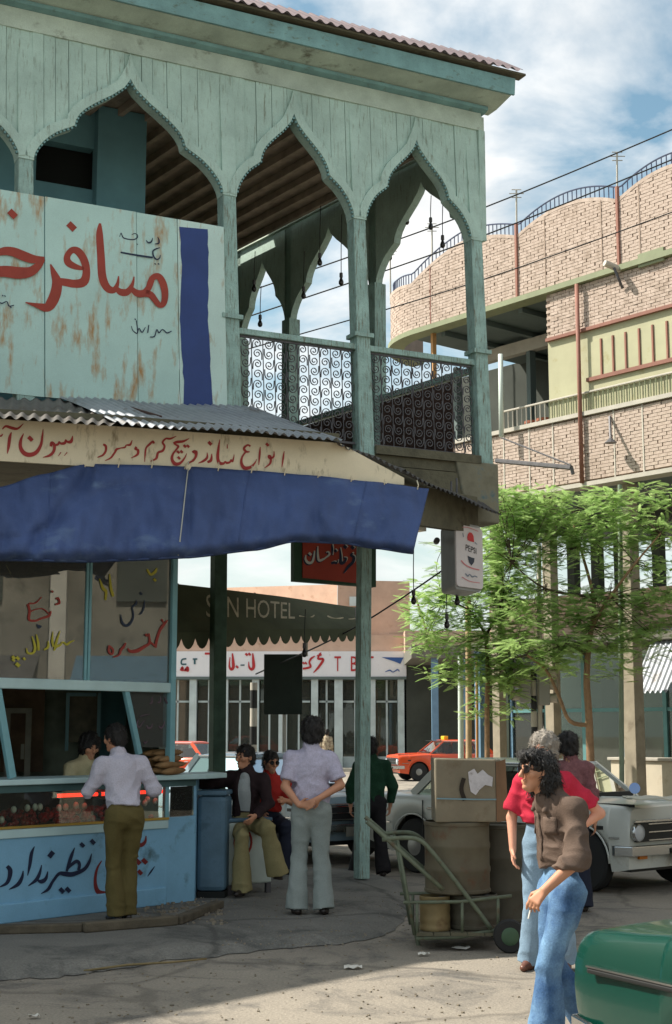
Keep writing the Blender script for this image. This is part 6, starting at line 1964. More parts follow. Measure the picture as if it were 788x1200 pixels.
# ================================================================== cars
M_CHROME = mat('chrome', (.62, .63, .63), .18, metal=1.0)
M_TYRE = mat('tyre', (.022, .022, .022), .85)
M_RIM = mat('wheel_rim', srgb(150, 150, 146), .4, metal=.5, var=.15)
M_CGLASS = glass('car_glass', (.62, .68, .64), .06, .01, 1.5)
M_LENS = mat('headlamp_lens', srgb(196, 200, 204), .12, spec=.8)
M_AMBER = mat('amber_lens', srgb(190, 110, 30), .3)
M_GRILLE = mat('grille_dark', (.015, .016, .016), .5)
M_SEAT = mat('car_seat', srgb(70, 62, 54), .8)
def car(name, label, origin, fwd, paint, Lc=4.4, W=1.72, belt=.92, hood=.90, trunk=.90, roof=1.42, wb=2.65, wr=.31, group=None, cab=(-.62, -.28, .92, 1.42), dual=False, taxi=False, trim=.60, woff=.02):
    """a saloon; local x points forwards. cab = x of rear screen base, rear roof edge, front roof edge, windscreen base (from the middle, front positive; rear negative)"""
    f = Vector((fwd[0], fwd[1], 0)).normalized()
    rt = root(name, label, 'car', tuple(origin), math.atan2(f.y, f.x), group)
    hw = W / 2
    fx, rx = wb / 2 + woff, -wb / 2 + woff
    xrb, xrt, xft, xfb = -1.55 + (cab[0] + .62), -1.08 + (cab[1] + .28), .28 + (cab[2] - .92), .82 + (cab[3] - 1.42)
    sill, ra = .24, wr + .055
    def zb(x):
        z = sill
        for c in (fx, rx):
            if abs(x - c) < ra: z = max(z, wr + math.sqrt(max(0, ra * ra - (x - c) ** 2)) * 1.0)
        if x > fx + ra: z = max(z, sill + .05 * (x - fx - ra) / .4)
        if x < rx - ra: z = max(z, sill + .12 * (rx - ra - x) / .5)
        return z
    def zt(x):
        if x > xfb: t = (x - xfb) / (Lc / 2 - xfb); return belt + (hood - belt) * min(1, t * 2) - .03 * t ** 3
        if x < xrb: t = (xrb - x) / (Lc / 2 + xrb); return belt + (trunk - belt) * min(1, t * 2) - .03 * t ** 3
        return belt
    def hwx(x):
        t = abs(x) / (Lc / 2); return hw * (1 - .02 * t - .04 * max(0, (t - .82) / .18) ** 2)
    xs = set([-Lc / 2, Lc / 2, -Lc / 2 + .03, Lc / 2 - .03, -Lc / 2 + .09, Lc / 2 - .09])
    k = -Lc / 2
    while k < Lc / 2: xs.add(round(k, 3)); k += .14
    for c in (fx, rx):
        for i in range(15): xs.add(round(c + ra * math.cos(math.pi * i / 14), 4))
        xs.add(round(c + ra + .002, 4)); xs.add(round(c - ra - .002, 4))
    xs = sorted(xs)
    prof = [(0, .955), (.16, .985), (.35, .998), (.55, 1.0), (.74, .992), (.86, .975), (.94, .95), (.985, .915), (1.0, .87)]
    mb = MB(); rows = []
    for x in xs:
        b, t, w_ = zb(x), zt(x), hwx(x)
        e = Lc / 2 - abs(x); rd = 1.0
        if e < .1: rd = 1 - .025 * (1 - e / .1) ** 2
        half = [(w_ * y * (1 if rd == 1 else 1 - (1 - rd) * .4), b + (t - b) * q * rd) for q, y in prof]
        half += [(w_ * .6, t * rd + .012), (w_ * .3, t * rd + .022), (0, t * rd + .026)]
        ring_ = [(-y, z) for y, z in half] + [(y, z) for y, z in reversed(half)][1:]
        ew = max(0, 1 - (Lc / 2 - abs(x)) / .14); sgx = 1 if x > 0 else -1
        rows.append([Vector((x - sgx * ew * .07 * ((z - b) / max(.01, t - b) - .62) ** 2 * 2.2, y, z)) for y, z in ring_])
    n_ = len(rows[0])
    vs = [v for r_ in rows for v in r_]
    fs = [(i * n_ + j, (i + 1) * n_ + j, (i + 1) * n_ + j + 1, i * n_ + j + 1) for i in range(len(rows) - 1) for j in range(n_ - 1)]
    fs += [tuple(range(n_)), tuple((len(rows) - 1) * n_ + j for j in reversed(range(n_)))]
    mb.add(vs, fs)
    body = part('body', mb, paint, rt, smooth=38, local=True)
    # inside of the wheel wells and floor
    m = MB(); m.box((0, 0, .34), Lc * .96, W * .80, .2)
    for c in (fx, rx): m.box((c, 0, .52), ra * 2.05, W * .72, .34)
    part('underbody', m, M_GRILLE, rt, local=True)
    # greenhouse
    y0, y1 = hw * .86, hw * .70
    zr = roof - .05
    def pil(a, b, w_=.05, nm='pillar'): part(nm, MB().bar(a, b, w_, .04, up=(0, 1, 0)), paint, rt, local=True)
    for s in (-1, 1):
        pil((xfb, s * y0, belt), (xft, s * y1, zr), .045); pil((xrb + .05, s * y0, belt), (xrt, s * y1, zr), .10)
        pil(((xfb + xrb) / 2 - .05, s * y0, belt), ((xft + xrt) / 2 - .04, s * y1, zr), .05)
        mx_ = (xfb + xrb) / 2 - .05; mt = (xft + xrt) / 2 - .04
        for a0, a1, b0, b1 in ((xfb - .04, mx_ + .03, xft - .03, mt + .03), (mx_ - .03, xrb + .12, mt - .03, xrt + .08)):
            m = MB().add([(a0, s * y0, belt), (a1, s * y0, belt), (b1, s * y1, zr), (b0, s * y1, zr)], [(0, 1, 2, 3)])
            part('side_window', m, M_CGLASS, rt, local=True)
    part('windscreen', MB().add([(xfb, -y0, belt), (xfb, y0, belt), (xft, y1, zr), (xft, -y1, zr)], [(0, 1, 2, 3)]), M_CGLASS, rt, local=True)
    part('rear_window', MB().add([(xrb + .02, -y0, belt), (xrb + .02, y0, belt), (xrt, y1, zr), (xrt, -y1, zr)], [(0, 1, 2, 3)]), M_CGLASS, rt, local=True)
    def rf(s, t):
        x = xrt - .03 + (xft + .05 - xrt + .03) * s; y = (t * 2 - 1)
        e = min(s, 1 - s) * 2; 
        return (x, y * (y1 + .015), zr - .01 + .05 * (1 - abs(y) ** 4) * min(1, e * 6) ** .5 + .012 * (1 - y * y))
    m = MB().grid(rf, 18, 14); rr = part('roof', m, paint, rt, smooth=True, local=True)
    sm_ = rr.modifiers.new('thickness', 'SOLIDIFY'); sm_.thickness = .035; sm_.offset = -1
    part('roof_gutter', MB().tube([(xfb, -y0, belt), (xft, -y1 - .012, zr), (xrt, -y1 - .012, zr)], .010, 5), M_CHROME, rt, local=True)
    part('roof_gutter', MB().tube([(xfb, y0, belt), (xft, y1 + .012, zr), (xrt, y1 + .012, zr)], .010, 5), M_CHROME, rt, local=True)
    m = MB(); m.box((.05, .36, 1.0), .12, .5, .5); m.box((.05, -.36, 1.0), .12, .5, .5); m.box((-.75, 0, .98), .14, 1.2, .42)
    part('seats', m, M_SEAT, rt, local=True, bevel=.04)
    sw = [(xfb - .42 + .05 * math.cos(a) * 0 - .10 * math.sin(a), .36 + .19 * math.cos(a), 1.0 + .15 * math.sin(a)) for a in [2 * math.pi * i / 18 for i in range(19)]]
    part('steering_wheel', MB().tube(sw, .013, 6), M_GRILLE, rt, local=True, smooth=True)
    part('dashboard', MB().box((xfb - .12, 0, belt + .02), .25, y0 * 1.8, .10), M_GRILLE, rt, local=True)
    # wheels
    tyre = MB().lathe([(wr * .62, -.085), (wr * .93, -.085), (wr, -.06), (wr, .06), (wr * .93, .085), (wr * .62, .085)], (0, 0, 0), (0, 1, 0), n=28).mesh('tyre', M_TYRE, smooth=40)
    rim = MB().lathe([(wr * .64, .0), (wr * .64, .075), (wr * .58, .083), (wr * .50, .055), (wr * .40, .055), (wr * .36, .085), (wr * .15, .10), (.001, .10)], (0, 0, 0), (0, 1, 0), n=28, caps=False).mesh('rim', M_RIM, smooth=50)
    for c in (fx, rx):
        for s in (-1, 1):
            tw = inst('wheel', tyre, rt, (c, s * (hw - .12), wr))
            inst('rim', rim, tw, (0, 0, 0), (0, 0, 0 if s > 0 else math.pi))
            a = [(c + ra * 1.01 * math.cos(math.pi * i / 14), s * hwx(c) * .994, wr + ra * 1.01 * math.sin(math.pi * i / 14)) for i in range(15)]
            part('arch_lip', MB().tube(a, .012, 5), paint, rt, local=True, smooth=True)
    # bumpers, grille, lights
    for sg_, nm in ((1, 'front_bumper'), (-1, 'rear_bumper')):
        pts = [(sg_ * (Lc / 2 - .16), -hw * 1.0, .47), (sg_ * (Lc / 2 + .03), -hw * .93, .47), (sg_ * (Lc / 2 + .075), 0, .47), (sg_ * (Lc / 2 + .03), hw * .93, .47), (sg_ * (Lc / 2 - .16), hw * 1.0, .47)]
        m = MB()
        for a, b in zip(pts, pts[1:]): m.hexa([Vector(a) - Vector((0, 0, .055)), Vector(b) - Vector((0, 0, .055)), Vector(b) * 1 + Vector((-sg_ * .04, 0, -.055)), Vector(a) + Vector((-sg_ * .04, 0, -.055))], [Vector(a) + Vector((0, 0, .045)), Vector(b) + Vector((0, 0, .045)), Vector(b) + Vector((-sg_ * .04, 0, .055)), Vector(a) + Vector((-sg_ * .04, 0, .055))])
        bp_ = part(nm, m, M_CHROME, rt, local=True, bevel=.018)
        part('number_plate', MB().box((sg_ * (Lc / 2 + .085), 0, .42), .012, .46, .12), mat('number_plate', srgb(196, 192, 180), .5), bp_, local=True)
    X = Lc / 2
    zg = .66
    part('grille', MB().box((X + .001, 0, zg), .03, hw * 1.66, .20), M_GRILLE, rt, local=True)
    for k in range(-1, 2):
        part('grille_bar', MB().box((X + .02, 0, zg + k * .085), .015, hw * 1.62 - .36, .012), M_CHROME, rt, local=True)
    part('grille_frame', MB().box((X + .012, 0, zg + .115), .02, hw * 1.70, .018), M_CHROME, rt, local=True)
    for s in (-1, 1):
        for yy in ((.80,) if not dual else (.80, .60)):
            hl = part('headlight', MB().lathe([(.095, -.01), (.095, .03), (.085, .042), (.082, .03)], (X, s * hw * yy, zg), (1, 0, 0), n=20, caps=False), M_CHROME, rt, local=True, smooth=40)
            part('lens', MB().lathe([(.084, .028), (.06, .045), (.001, .052)], (X, s * hw * yy, zg), (1, 0, 0), n=18, caps=False), M_LENS, hl, local=True, smooth=True)
        part('tail_light', MB().box((-X + .012, s * hw * .72, .70), .03, .20, .12), mat('tail_red', srgb(140, 24, 20), .25), rt, local=True, bevel=.01)
        part('turn_signal', MB().box((X - .005, s * hw * .7, .40), .03, .13, .04), M_AMBER, rt, local=True)
        part('side_marker', MB().box((X - .38, s * (hwx(X - .38) * .997 + .002), .70), .11, .012, .04), M_GRILLE, rt, local=True)
        if trim > .7:
            part('side_trim', MB().box((0, s * (hw * .992), trim), Lc - .34, .026, .024), M_GRILLE, rt, local=True, bevel=.008)
            part('side_trim', MB().box((0, s * (hw * .992), trim + .017), Lc - .34, .030, .008), M_CHROME, rt, local=True)
        else: part('side_trim', MB().tube([(X - .12, s * hwx(X - .12) * 1.0, trim), (fx + ra + .02, s * hw * 1.0, trim)], .012, 6), M_CHROME, rt, local=True)
        if trim <= .7: part('side_trim', MB().tube([(fx - ra - .02, s * hw * 1.0, trim), (rx + ra + .02, s * hw * 1.0, trim)], .012, 6), M_CHROME, rt, local=True)
        if trim <= .7: part('side_trim', MB().tube([(rx - ra - .02, s * hw * 1.0, trim), (-X + .12, s * hwx(-X + .12) * 1.0, trim)], .012, 6), M_CHROME, rt, local=True)
        for xx in (xfb - .02, (xfb + xrb) / 2 - .05, xrb + .35)[:2 if trim > .7 else 3]:
            part('door_gap', MB().box((xx, s * hw * .9935, .60), .010, .012, .58), M_GRILLE, rt, local=True)
        for xx in ((xfb + xrb) / 2 + .10, xrb + .50):
            part('door_handle', MB().box((xx, s * (hw * .985 + .012), .80), .14, .02, .025), M_CHROME, rt, local=True, bevel=.006)
        part('wiper', MB().tube([(xfb - .02, s * .1 + .2, belt + .03), (xfb - .22, s * .1 - .15, belt + .19)], .006, 4), M_GRILLE, rt, local=True)
    part('bonnet_crease', MB().tube([(xfb + .1, 0, belt + .028), (X - .12, 0, hood + .022)], .008, 5), paint, rt, local=True)
    part('bonnet_gap', MB().box(((xfb + Lc / 2) / 2 + .05, -hw * .80, hood - .012), Lc / 2 - xfb - .14, .010, .03), M_GRILLE, rt, local=True)
    part('bonnet_gap', MB().box(((xfb + Lc / 2) / 2 + .05, hw * .80, hood - .012), Lc / 2 - xfb - .14, .010, .03), M_GRILLE, rt, local=True)
    if taxi:
        part('roof_sign', MB().box((.05, .0, roof + .06), .16, .34, .13), mat('taxi_yellow', srgb(226, 178, 40), .5), rt, local=True, bevel=.02)
        part('sun_visor', MB().hexa([(xft + .02, -y1, zr + .02), (xft + .02, y1, zr + .02), (xft + .02, y1, zr + .03), (xft + .02, -y1, zr + .03)], [(xft + .30, -y1 * .97, zr + .0), (xft + .30, y1 * .97, zr + .0), (xft + .30, y1 * .97, zr + .01), (xft + .30, -y1 * .97, zr + .01)]), M_CHROME, rt, local=True)
    return rt
def paint(name, c, dust=.2, rough=.3):
    return mat(name, srgb(*c), rough, var=.06, vscale=1.3, coat=.5, spec=.5, stain=srgb(150, 136, 116), samt=dust, sscale=1.4, fine=.02)
f1 = Vector((.64, -.77, 0)).normalized(); r1 = Vector((f1.y, -f1.x, 0))
con = G(690, 1045, 0)
o1 = con - f1 * (2.70 / 2 + .26) - r1 * (1.80 / 2 - .12)
sil = car('parked_car', 'silver grey saloon parked in the shade at the right, bonnet towards us', (o1.x, o1.y, 0), f1, paint('silver_paint', (204, 206, 198), .16, .34), Lc=4.5, W=1.80, wb=2.70, wr=.33, roof=1.40, belt=.95, hood=.95, trunk=.95, woff=.26, cab=(-.32, .02, 1.20, 1.68))
f2 = Vector((.58, -.81, 0)).normalized()
fc = P(418, 960, 19.3)
o2 = Vector((fc.x, fc.y, 0)) - f2 * 2.1
car('parked_car', 'pale blue saloon parked behind the lavender shirt man, nose by the street post', (o2.x, o2.y, 0), f2, paint('pale_blue_paint', (150, 172, 184), .18, .3), Lc=4.2, W=1.66, wb=2.5, group=None)
f3 = Vector((-.965, -.26, 0)).normalized()
pc = P(523, 885, 50.5)
car('taxi', 'orange taxi with yellow roof sign parked in the sun before the arcade', (pc.x, pc.y, 0), f3, paint('orange_paint', (214, 78, 30), .12, .3), Lc=3.95, W=1.58, wb=2.45, roof=1.40, taxi=True)
pc = P(200, 885, 44.0)
car('parked_car', 'orange car half hidden behind the dark green post beside the kiosk', (pc.x, pc.y, 0), Vector((-.9, .43, 0)), paint('orange_paint', (214, 78, 30), .12, .3), Lc=3.95, W=1.58, wb=2.45, roof=1.40)
f5 = Vector((.475, -.88, 0)).normalized(); r5 = Vector((f5.y, -f5.x, 0))
cr_ = P(664, 1127, 6.45)
o5 = Vector((cr_.x, cr_.y, 0)) + f5 * 2.3 - r5 * .86
car('parked_car', 'dark green car whose rear corner fills the bottom right', (o5.x, o5.y, 0), f5, paint('green_paint', (10, 58, 48), .14, .25), Lc=4.6, W=1.76, belt=.94, trunk=.91, hood=.9, wb=2.7, roof=1.42, trim=.735)
# papers and cloth lying on the silver bonnet
bb = sil.matrix_basis
pl_ = P(768, 928, 15.2)
for i, (x, y, s, lb) in enumerate(((765, 922, .34, 'folded pale cloth lying on the bonnet of the silver car'), (758, 932, .22, 'sheaf of papers lying on the bonnet of the silver car'))):
    c = Vector((P(x, y, 15.35).x, 15.35 + .25 * i, 1.0 + .012 * i)); rr = random.Random(i)
    def pf2(a, b, c=c, s=s, rr=rr): return c + Vector(((a - .5) * s * 1.6, (b - .5) * s * 1.6, .012 + rr.uniform(0, .022)))
    m = MB().grid(pf2, 7, 6); o = part('papers' if i else 'folded_cloth', m, mat('dusty_cloth', srgb(188, 184, 168), .85), None)
    so = o.modifiers.new('thickness', 'SOLIDIFY'); so.thickness = .015
    tag(o, lb, 'papers' if i else 'cloth')
vm = root('wing_mirror', 'round blue-backed wing mirror on a chrome stalk at the car bonnet', 'mirror', tuple(P(745, 925, 15.7)))
c = P(744, 924, 15.7)
part('shell', MB().lathe([(.001, -.05), (.05, -.03), (.06, 0), (.06, .015), (.001, .016)], c, (0, -1, .1), n=16, caps=False), mat('mirror_blue', srgb(120, 140, 180), .2, metal=.6), vm, smooth=40)
part('stalk', MB().tube([c, (c.x, c.y, .97)], .012, 6), M_CHROME, vm)

# ================================================================== handcart with barrels
M_DRUM = mat('rusty_drum', srgb(100, 94, 76), .75, var=.25, vscale=3, col2=srgb(80, 72, 58), stain=srgb(92, 58, 36), samt=.35, sscale=4, bump=.15, bscale=14)
M_PIPE = mat('green_pipe', srgb(92, 100, 82), .6, var=.25, vscale=8, stain=srgb(88, 60, 40), samt=.35, sscale=9)
CY = 11.75
cart = root('handcart', 'two-wheeled pipe handcart loaded with rusty drums', 'cart', (P(540, 1100, CY).x, CY, 0))
def cp(x, y, d=0.0): return P(x, y, CY) + Vector((0, d, 0))
DEP = .62
for d in (0, DEP):
    part('handle', MB().tube([cp(430, 963, d), cp(441, 972, d), cp(491, 1017, d), cp(520, 1043, d)], .018, 8), M_PIPE, cart, smooth=True)
    part('hoop', MB().tube(catmull([tuple(v) for v in (cp(448, 984, d), cp(476, 982, d), cp(492, 985, d), cp(508, 1000, d), cp(548, 1051, d), cp(576, 1089, d))], 4), .018, 8), M_PIPE, cart, smooth=True)
    part('strut', MB().tube([cp(466, 984, d), cp(486, 1096, d)], .014, 8), M_PIPE, cart, smooth=True)
    part('upper_rail', MB().tube([cp(473, 1058, d), cp(540, 1057, d), cp(600, 1050, d)], .014, 8), M_PIPE, cart, smooth=True)
    part('lower_rail', MB().tube([cp(488, 1100, d), cp(540, 1098, d), cp(585, 1090, d)], .018, 8), M_PIPE, cart, smooth=True)
    for x, ya, yb in ((489, 1058, 1100), (542, 1057, 1098), (584, 1052, 1090)):
        part('post', MB().tube([cp(x, ya, d), cp(x, yb, d)], .013, 8), M_PIPE, cart, smooth=True)
zt_ = cp(540, 1098).z
for k in range(5):
    c = cp(498 + k * 20, 1097); 
    part('plank', MB().box((c.x, CY + DEP / 2, zt_ + .02), .13, DEP + .05, .025), M_OLDWOOD, cart)
WRs = .13
for d in (-.09, DEP + .09):
    c = Vector((cp(596, 1096).x, CY + d, WRs))
    t_ = part('wheel', MB().lathe([(WRs * .6, -.04), (WRs * .92, -.04), (WRs, -.02), (WRs, .02), (WRs * .92, .04), (WRs * .6, .04)], c, (0, 1, 0), n=24), M_TYRE, cart, smooth=40)
    part('rim', MB().lathe([(WRs * .62, -.03), (WRs * .5, -.045), (WRs * .2, -.05), (.001, -.05)], c, (0, 1, 0), n=20, caps=False), mat('green_rim', srgb(60, 84, 62), .6, var=.2), t_, smooth=40)
part('axle', MB().tube([(cp(596, 1096).x, CY - .05, WRs), (cp(596, 1096).x, CY + DEP + .05, WRs)], .015, 6), M_IRON, cart)
c = Vector((cp(505, 1108).x, CY + DEP / 2, .07))
part('prop_leg', MB().tube([cp(490, 1100, DEP / 2), (c.x - .08, c.y, .0)], .018, 8), M_PIPE, cart)
def drum(cx, cy, z0, r, hgt, label, m_=M_DRUM, tilt=0.0):
    rt = root('oil_drum', label, 'drum', (cx, cy, z0), group='drums on the handcart')
    pr = [(r * .96, 0), (r, .01), (r, .03), (r * .975, .035)]
    for q in (.33, .66):
        pr += [(r * .975, hgt * q - .03), (r * 1.0, hgt * q - .012), (r * 1.0, hgt * q + .012), (r * .975, hgt * q + .03)]
    pr += [(r * .975, hgt - .035), (r, hgt - .03), (r, hgt - .006), (r * .96, hgt), (r * .95, hgt - .02), (.001, hgt - .02)]
    part('shell', MB().lathe(pr, (cx, cy, z0), n=32, caps=False), m_, rt, smooth=35)
    part('bung', MB().lathe([(.03, 0), (.03, .015), (.001, .015)], (cx + r * .5, cy, z0 + hgt - .02), n=10, caps=False), M_IRON, rt)
    return rt
zd = cp(536, 1062, .33).z
yy = CY + .31
zbase = zt_ + .035
dtop = P(536, 962, yy).z
drum(P(536, 1000, yy).x, yy, zbase + .28, .275, dtop - zbase - .28, 'large rusty drum on the handcart with the torn box on top')
drum(P(585, 1000, yy + .42).x, yy + .42, zbase, .25, dtop - zbase - .05, 'second drum half hidden behind the large one on the handcart', mat('dark_drum', srgb(74, 70, 58), .75, var=.25, vscale=3, stain=srgb(70, 46, 32), samt=.3, sscale=4))
drum(P(510, 1070, CY + .14).x, CY + .145, zbase, .125, .27, 'small tin drum low on the left of the handcart', mat('olive_tin', srgb(122, 106, 72), .7, var=.2, vscale=4, stain=srgb(84, 56, 36), samt=.35, sscale=5))
drum(P(555, 1070, CY + .24).x, CY + .25, zbase, .20, .275, 'short dark drum under the large one on the handcart', mat('dark_drum', (.1, .1, .1)))
# torn box on top
bxr = root('torn_box', 'torn greyish cardboard box on top of the drums on the handcart', 'box', tuple(P(552, 962, yy)))
M_CARD = mat('grey_cardboard', srgb(120, 112, 94), .85, var=.15, vscale=3, stain=srgb(100, 88, 68), samt=.35, sscale=4, bump=.1)
x0b, x1b = P(510, 920, yy - .27).x, P(582, 920, yy - .27).x; zt2 = P(540, 889, yy - .27).z; zb2 = dtop + .002
part('carton', MB().hexa([(x0b, yy - .27, zb2), (x1b, yy - .22, zb2), (x1b + .1, yy + .25, zb2), (x0b, yy + .22, zb2)], [(x0b + .005, yy - .26, zt2), (x1b, yy - .23, zt2 - .01), (x1b + .1, yy + .25, zt2 - .02), (x0b, yy + .22, zt2)]), M_CARD, bxr, bevel=.012)
part('side_flap', MB().hexa([(x1b + .004, yy - .215, zb2), (x1b + .12, yy - .06, zb2), (x1b + .12, yy - .04, zb2), (x1b + .02, yy - .2, zb2)], [(x1b + .004, yy - .225, zt2 - .03), (x1b + .10, yy - .08, zt2 - .01), (x1b + .10, yy - .06, zt2 - .01), (x1b + .02, yy - .2, zt2 - .03)]), mat('brown_card', srgb(120, 92, 68), .85, var=.2), bxr)
bx_pl = Pl((x0b, yy - .27), (x1b, yy - .22))
m = MB(); rr = random.Random(3)
lab = [(549, 905), (556, 901), (560, 907), (566, 902), (572, 908), (578, 911), (577, 922), (569, 920), (562, 926), (558, 932), (552, 928), (550, 917)]
m.add([bx_pl.hit(x, y, .012) for x, y in lab], [tuple(range(len(lab)))])
part('torn_label', m, mat('label_paper', srgb(186, 184, 186), .8, var=.15, vscale=14, stain=srgb(110, 100, 90), samt=.3, sscale=12), bxr)
m = MB(); strokes(m, [[(544, 912, 5), (541, 925, 5), (545, 938, 5)]], lambda x, y, k: bx_pl.hit(x, y, .012 + k))
part('tear', m, mat('tear_dark', srgb(44, 38, 30), .9), bxr, fix=False)
m = MB(); strokes(m, [[(512, 936, 1.6), (560, 937, 1.6), (582, 937, 1.6)]], lambda x, y, k: bx_pl.hit(x, y, .014 + k))
part('blue_twine', m, mat('blue_twine', srgb(110, 140, 150), .7), bxr, fix=False)

# ================================================================== signs and awning under the loggia
M_GFRAME = mat('dark_green_frame', srgb(48, 78, 58), .7, var=.2, vscale=4)
RS = Pl(P(345, 660, 17.0)[:2], P(440, 660, 17.5)[:2])
rs_ = root('red_hanging_sign', 'red framed sign with white script hanging behind the street post', 'sign', tuple(RS.hit(392, 687)))
def quadp(pl, pts, th, off, name, m_, par): return part(name, MB().prism([pl.hit(x, y, off) for x, y in pts], pl.n * -th), m_, par)
quadp(RS, ((345, 625), (441, 636), (441, 688), (345, 681)), .10, -.005, 'frame', M_GFRAME, rs_)
quadp(RS, ((355, 630), (424, 633), (424, 684), (355, 677)), .02, .012, 'panel', mat('red_sign_paint', srgb(166, 62, 46), .6, var=.12, vscale=3, stain=srgb(110, 60, 44), samt=.2), rs_)
for x in (358, 430): part('hanger', MB().bar(RS.hit(x, 632, -.05), RS.hit(x, 560, -.05), .03, .03), M_IRON, rs_)
z7 = zmap(RS, 340, 625, 7.88, .0145); z7b = zmap(RS, 340, 625, 7.88, .0135)
RT = [[(148, 200, 10), (145, 240, 20), (170, 272, 24), (205, 265, 22), (222, 215, 18), (228, 160, 10)], dot(186, 190, 22), [(258, 118, 10), (258, 200, 20), (270, 250, 22), (310, 238, 18), (330, 225, 14), (365, 195, 18), (355, 170, 14), (335, 175, 8)],
      [(398, 95, 8), (400, 140, 16), (398, 200, 8)], [(390, 270, 18), (420, 262, 20), (440, 270, 14), (450, 240, 8)], dot(430, 155, 20), [(470, 130, 10), (478, 200, 18), (480, 265, 24), (510, 258, 22), (528, 225, 14), (500, 220, 10)], dot(520, 118, 24),
      [(590, 175, 14), (575, 195, 18), (600, 215, 22), (590, 260, 22), (550, 300, 22), (505, 362, 8)], dot(588, 125, 24), [(640, 150, 8), (632, 200, 18), (640, 300, 10)]]
m = MB(); strokes(m, [[(x - 10, y + 8, w_ * 1.25) for x, y, w_ in st] for st in RT], z7b); part('dark_outline', m, M_NAVY, rs_, fix=False)
m = MB(); strokes(m, RT, z7, step=.0002); part('white_lettering', m, mat('sign_letter_white', srgb(204, 206, 200), .6), rs_, fix=False)

# illuminated drinks sign hanging at the corner
cA, cB, cC = P(533, 650, 15.75), P(517, 650, 16.3), P(564, 650, 16.15)
ps = root('drinks_sign_box', 'white hanging drinks sign box with PEPSI logo at the loggia corner', 'sign', (cA.x, cA.y, 0))
zt3, zb3 = P(533, 611, 15.75).z, P(533, 690, 15.75).z
e1 = Vector((cB.x - cA.x, cB.y - cA.y, 0)); e2 = Vector((cC.x - cA.x, cC.y - cA.y, 0))
def rrect(z0, z1, r, n=6):
    o = []
    for cx, cz, a0 in ((r, z0 + r, 180), (1 - r / e2.length, z0 + r, 270), (1, z1 - r, 0), (0, z1 - r, 90)): pass
    W_ = e2.length; u2 = e2.normalized()
    for cx, cz, a0 in ((W_ - r, z0 + r, -90), (W_ - r, z1 - r, 0), (r, z1 - r, 90), (r, z0 + r, 180)):
        for i in range(n + 1):
            a = R(a0 + 90 * i / n); o.append(Vector((cA.x, cA.y, 0)) + u2 * (cx + r * math.cos(a)) + Vector((0, 0, cz + r * math.sin(a))))
    return o
part('case', MB().prism(rrect(zb3, zt3, .05), e1), mat('sign_case_grey', srgb(150, 152, 150), .5, var=.12, vscale=4), ps, smooth=35)
PP = Pl((cA.x, cA.y), (cC.x, cC.y))
nrm = PP.n
fpan = part('face', MB().prism([p + nrm * .004 for p in rrect(zb3 + .03, zt3 - .03, .05)], nrm * .02), mat('sign_face_white', srgb(206, 198, 196), .4, var=.05), ps, smooth=35)
zP = zmap(PP, 500, 605, 9.85, .028)
m = MB(); m.add([zP(x, y, 0) for x, y in ((475, 275), (472, 240), (480, 205), (500, 185), (525, 192), (545, 225), (552, 300), (510, 290))], [tuple(range(8))])
part('red_logo_cap', m, mat('logo_red', srgb(196, 48, 50), .5), fpan, fix=False)
m = MB(); m.add([zP(x, y, 0) for x, y in ((476, 455), (518, 475), (556, 485), (552, 530), (520, 570), (492, 530))], [tuple(range(6))])
part('dark_logo_cap', m, mat('logo_dark', srgb(48, 56, 70), .5), fpan, fix=False)
m = MB(); put_latin(m, 'PEPSI', [zP(x, y, .001) for x, y in ((455, 392), (578, 438), (578, 370), (455, 322))]); part('lettering', m, mat('logo_black', (.02, .02, .024), .5), fpan, fix=False)
for st_ in ([(402, 510, 14), (450, 560, 14), (530, 600, 14), (612, 620, 14)], [(400, 128, 8), (480, 130, 8), (600, 175, 8)], [(410, 700, 8), (500, 750, 8), (620, 770, 8)]):
    m = MB(); strokes(m, [st_], zP); part('pink_line', m, mat('logo_pink', srgb(200, 120, 124), .5), fpan, fix=False)
m = MB(); strokes(m, [[(450, 660, 10), (480, 690, 16), (500, 670, 10), (530, 700, 16), (560, 690, 12), (590, 705, 10)], [(420, 190, 8), (430, 240, 10)], [(560, 300, 8), (585, 325, 8)]], zP)
part('script_lettering', m, mat('logo_grey', srgb(120, 128, 140), .5), fpan, fix=False)
for k in (.35, .75):
    q = Vector((cA.x, cA.y, 0)) + e1 * k + e2 * .3
    part('hanger', MB().tube([(q.x, q.y, zt3), (q.x, q.y, 4.6)], .012, 6), M_IRON, ps)
part('mount', MB().lathe([(.035, -.06), (.035, .06), (.001, .06)], P(512, 634, 16.2), (0, 1, 0), n=12), M_IRON, ps)

# scalloped hotel awning
M_AWN = mat('dark_green_canvas', srgb(76, 82, 62), .85, var=.25, vscale=2, stain=srgb(76, 70, 50), samt=.35, sscale=2)
ha = root('hotel_awning', 'dark green scalloped awning with faded HOTEL lettering behind the posts', 'awning', tuple(P(300, 720, 19)))
AP = Pl(P(200, 700, 17.6)[:2], P(424, 720, 20.6)[:2])
tp_ = [(196, 683), (240, 688), (330, 699), (424, 713)]; bt_ = [(196, 742), (240, 741), (330, 738), (424, 737)]
def lin(pl, x):
    for a, b in zip(pl, pl[1:]):
        if a[0] <= x <= b[0]: return a[1] + (b[1] - a[1]) * (x - a[0]) / (b[0] - a[0])
    return pl[-1][1]
def awn(s, t):
    x = 196 + 228 * s
    return AP.hit(x, lin(tp_, x) * (1 - t) + lin(bt_, x) * t, -.55 * (1 - t) ** 1.3)
part('canopy', MB().grid(awn, 30, 8), M_AWN, ha, smooth=True)
m = MB(); x = 196.0; k = 17.0
vs = []; 
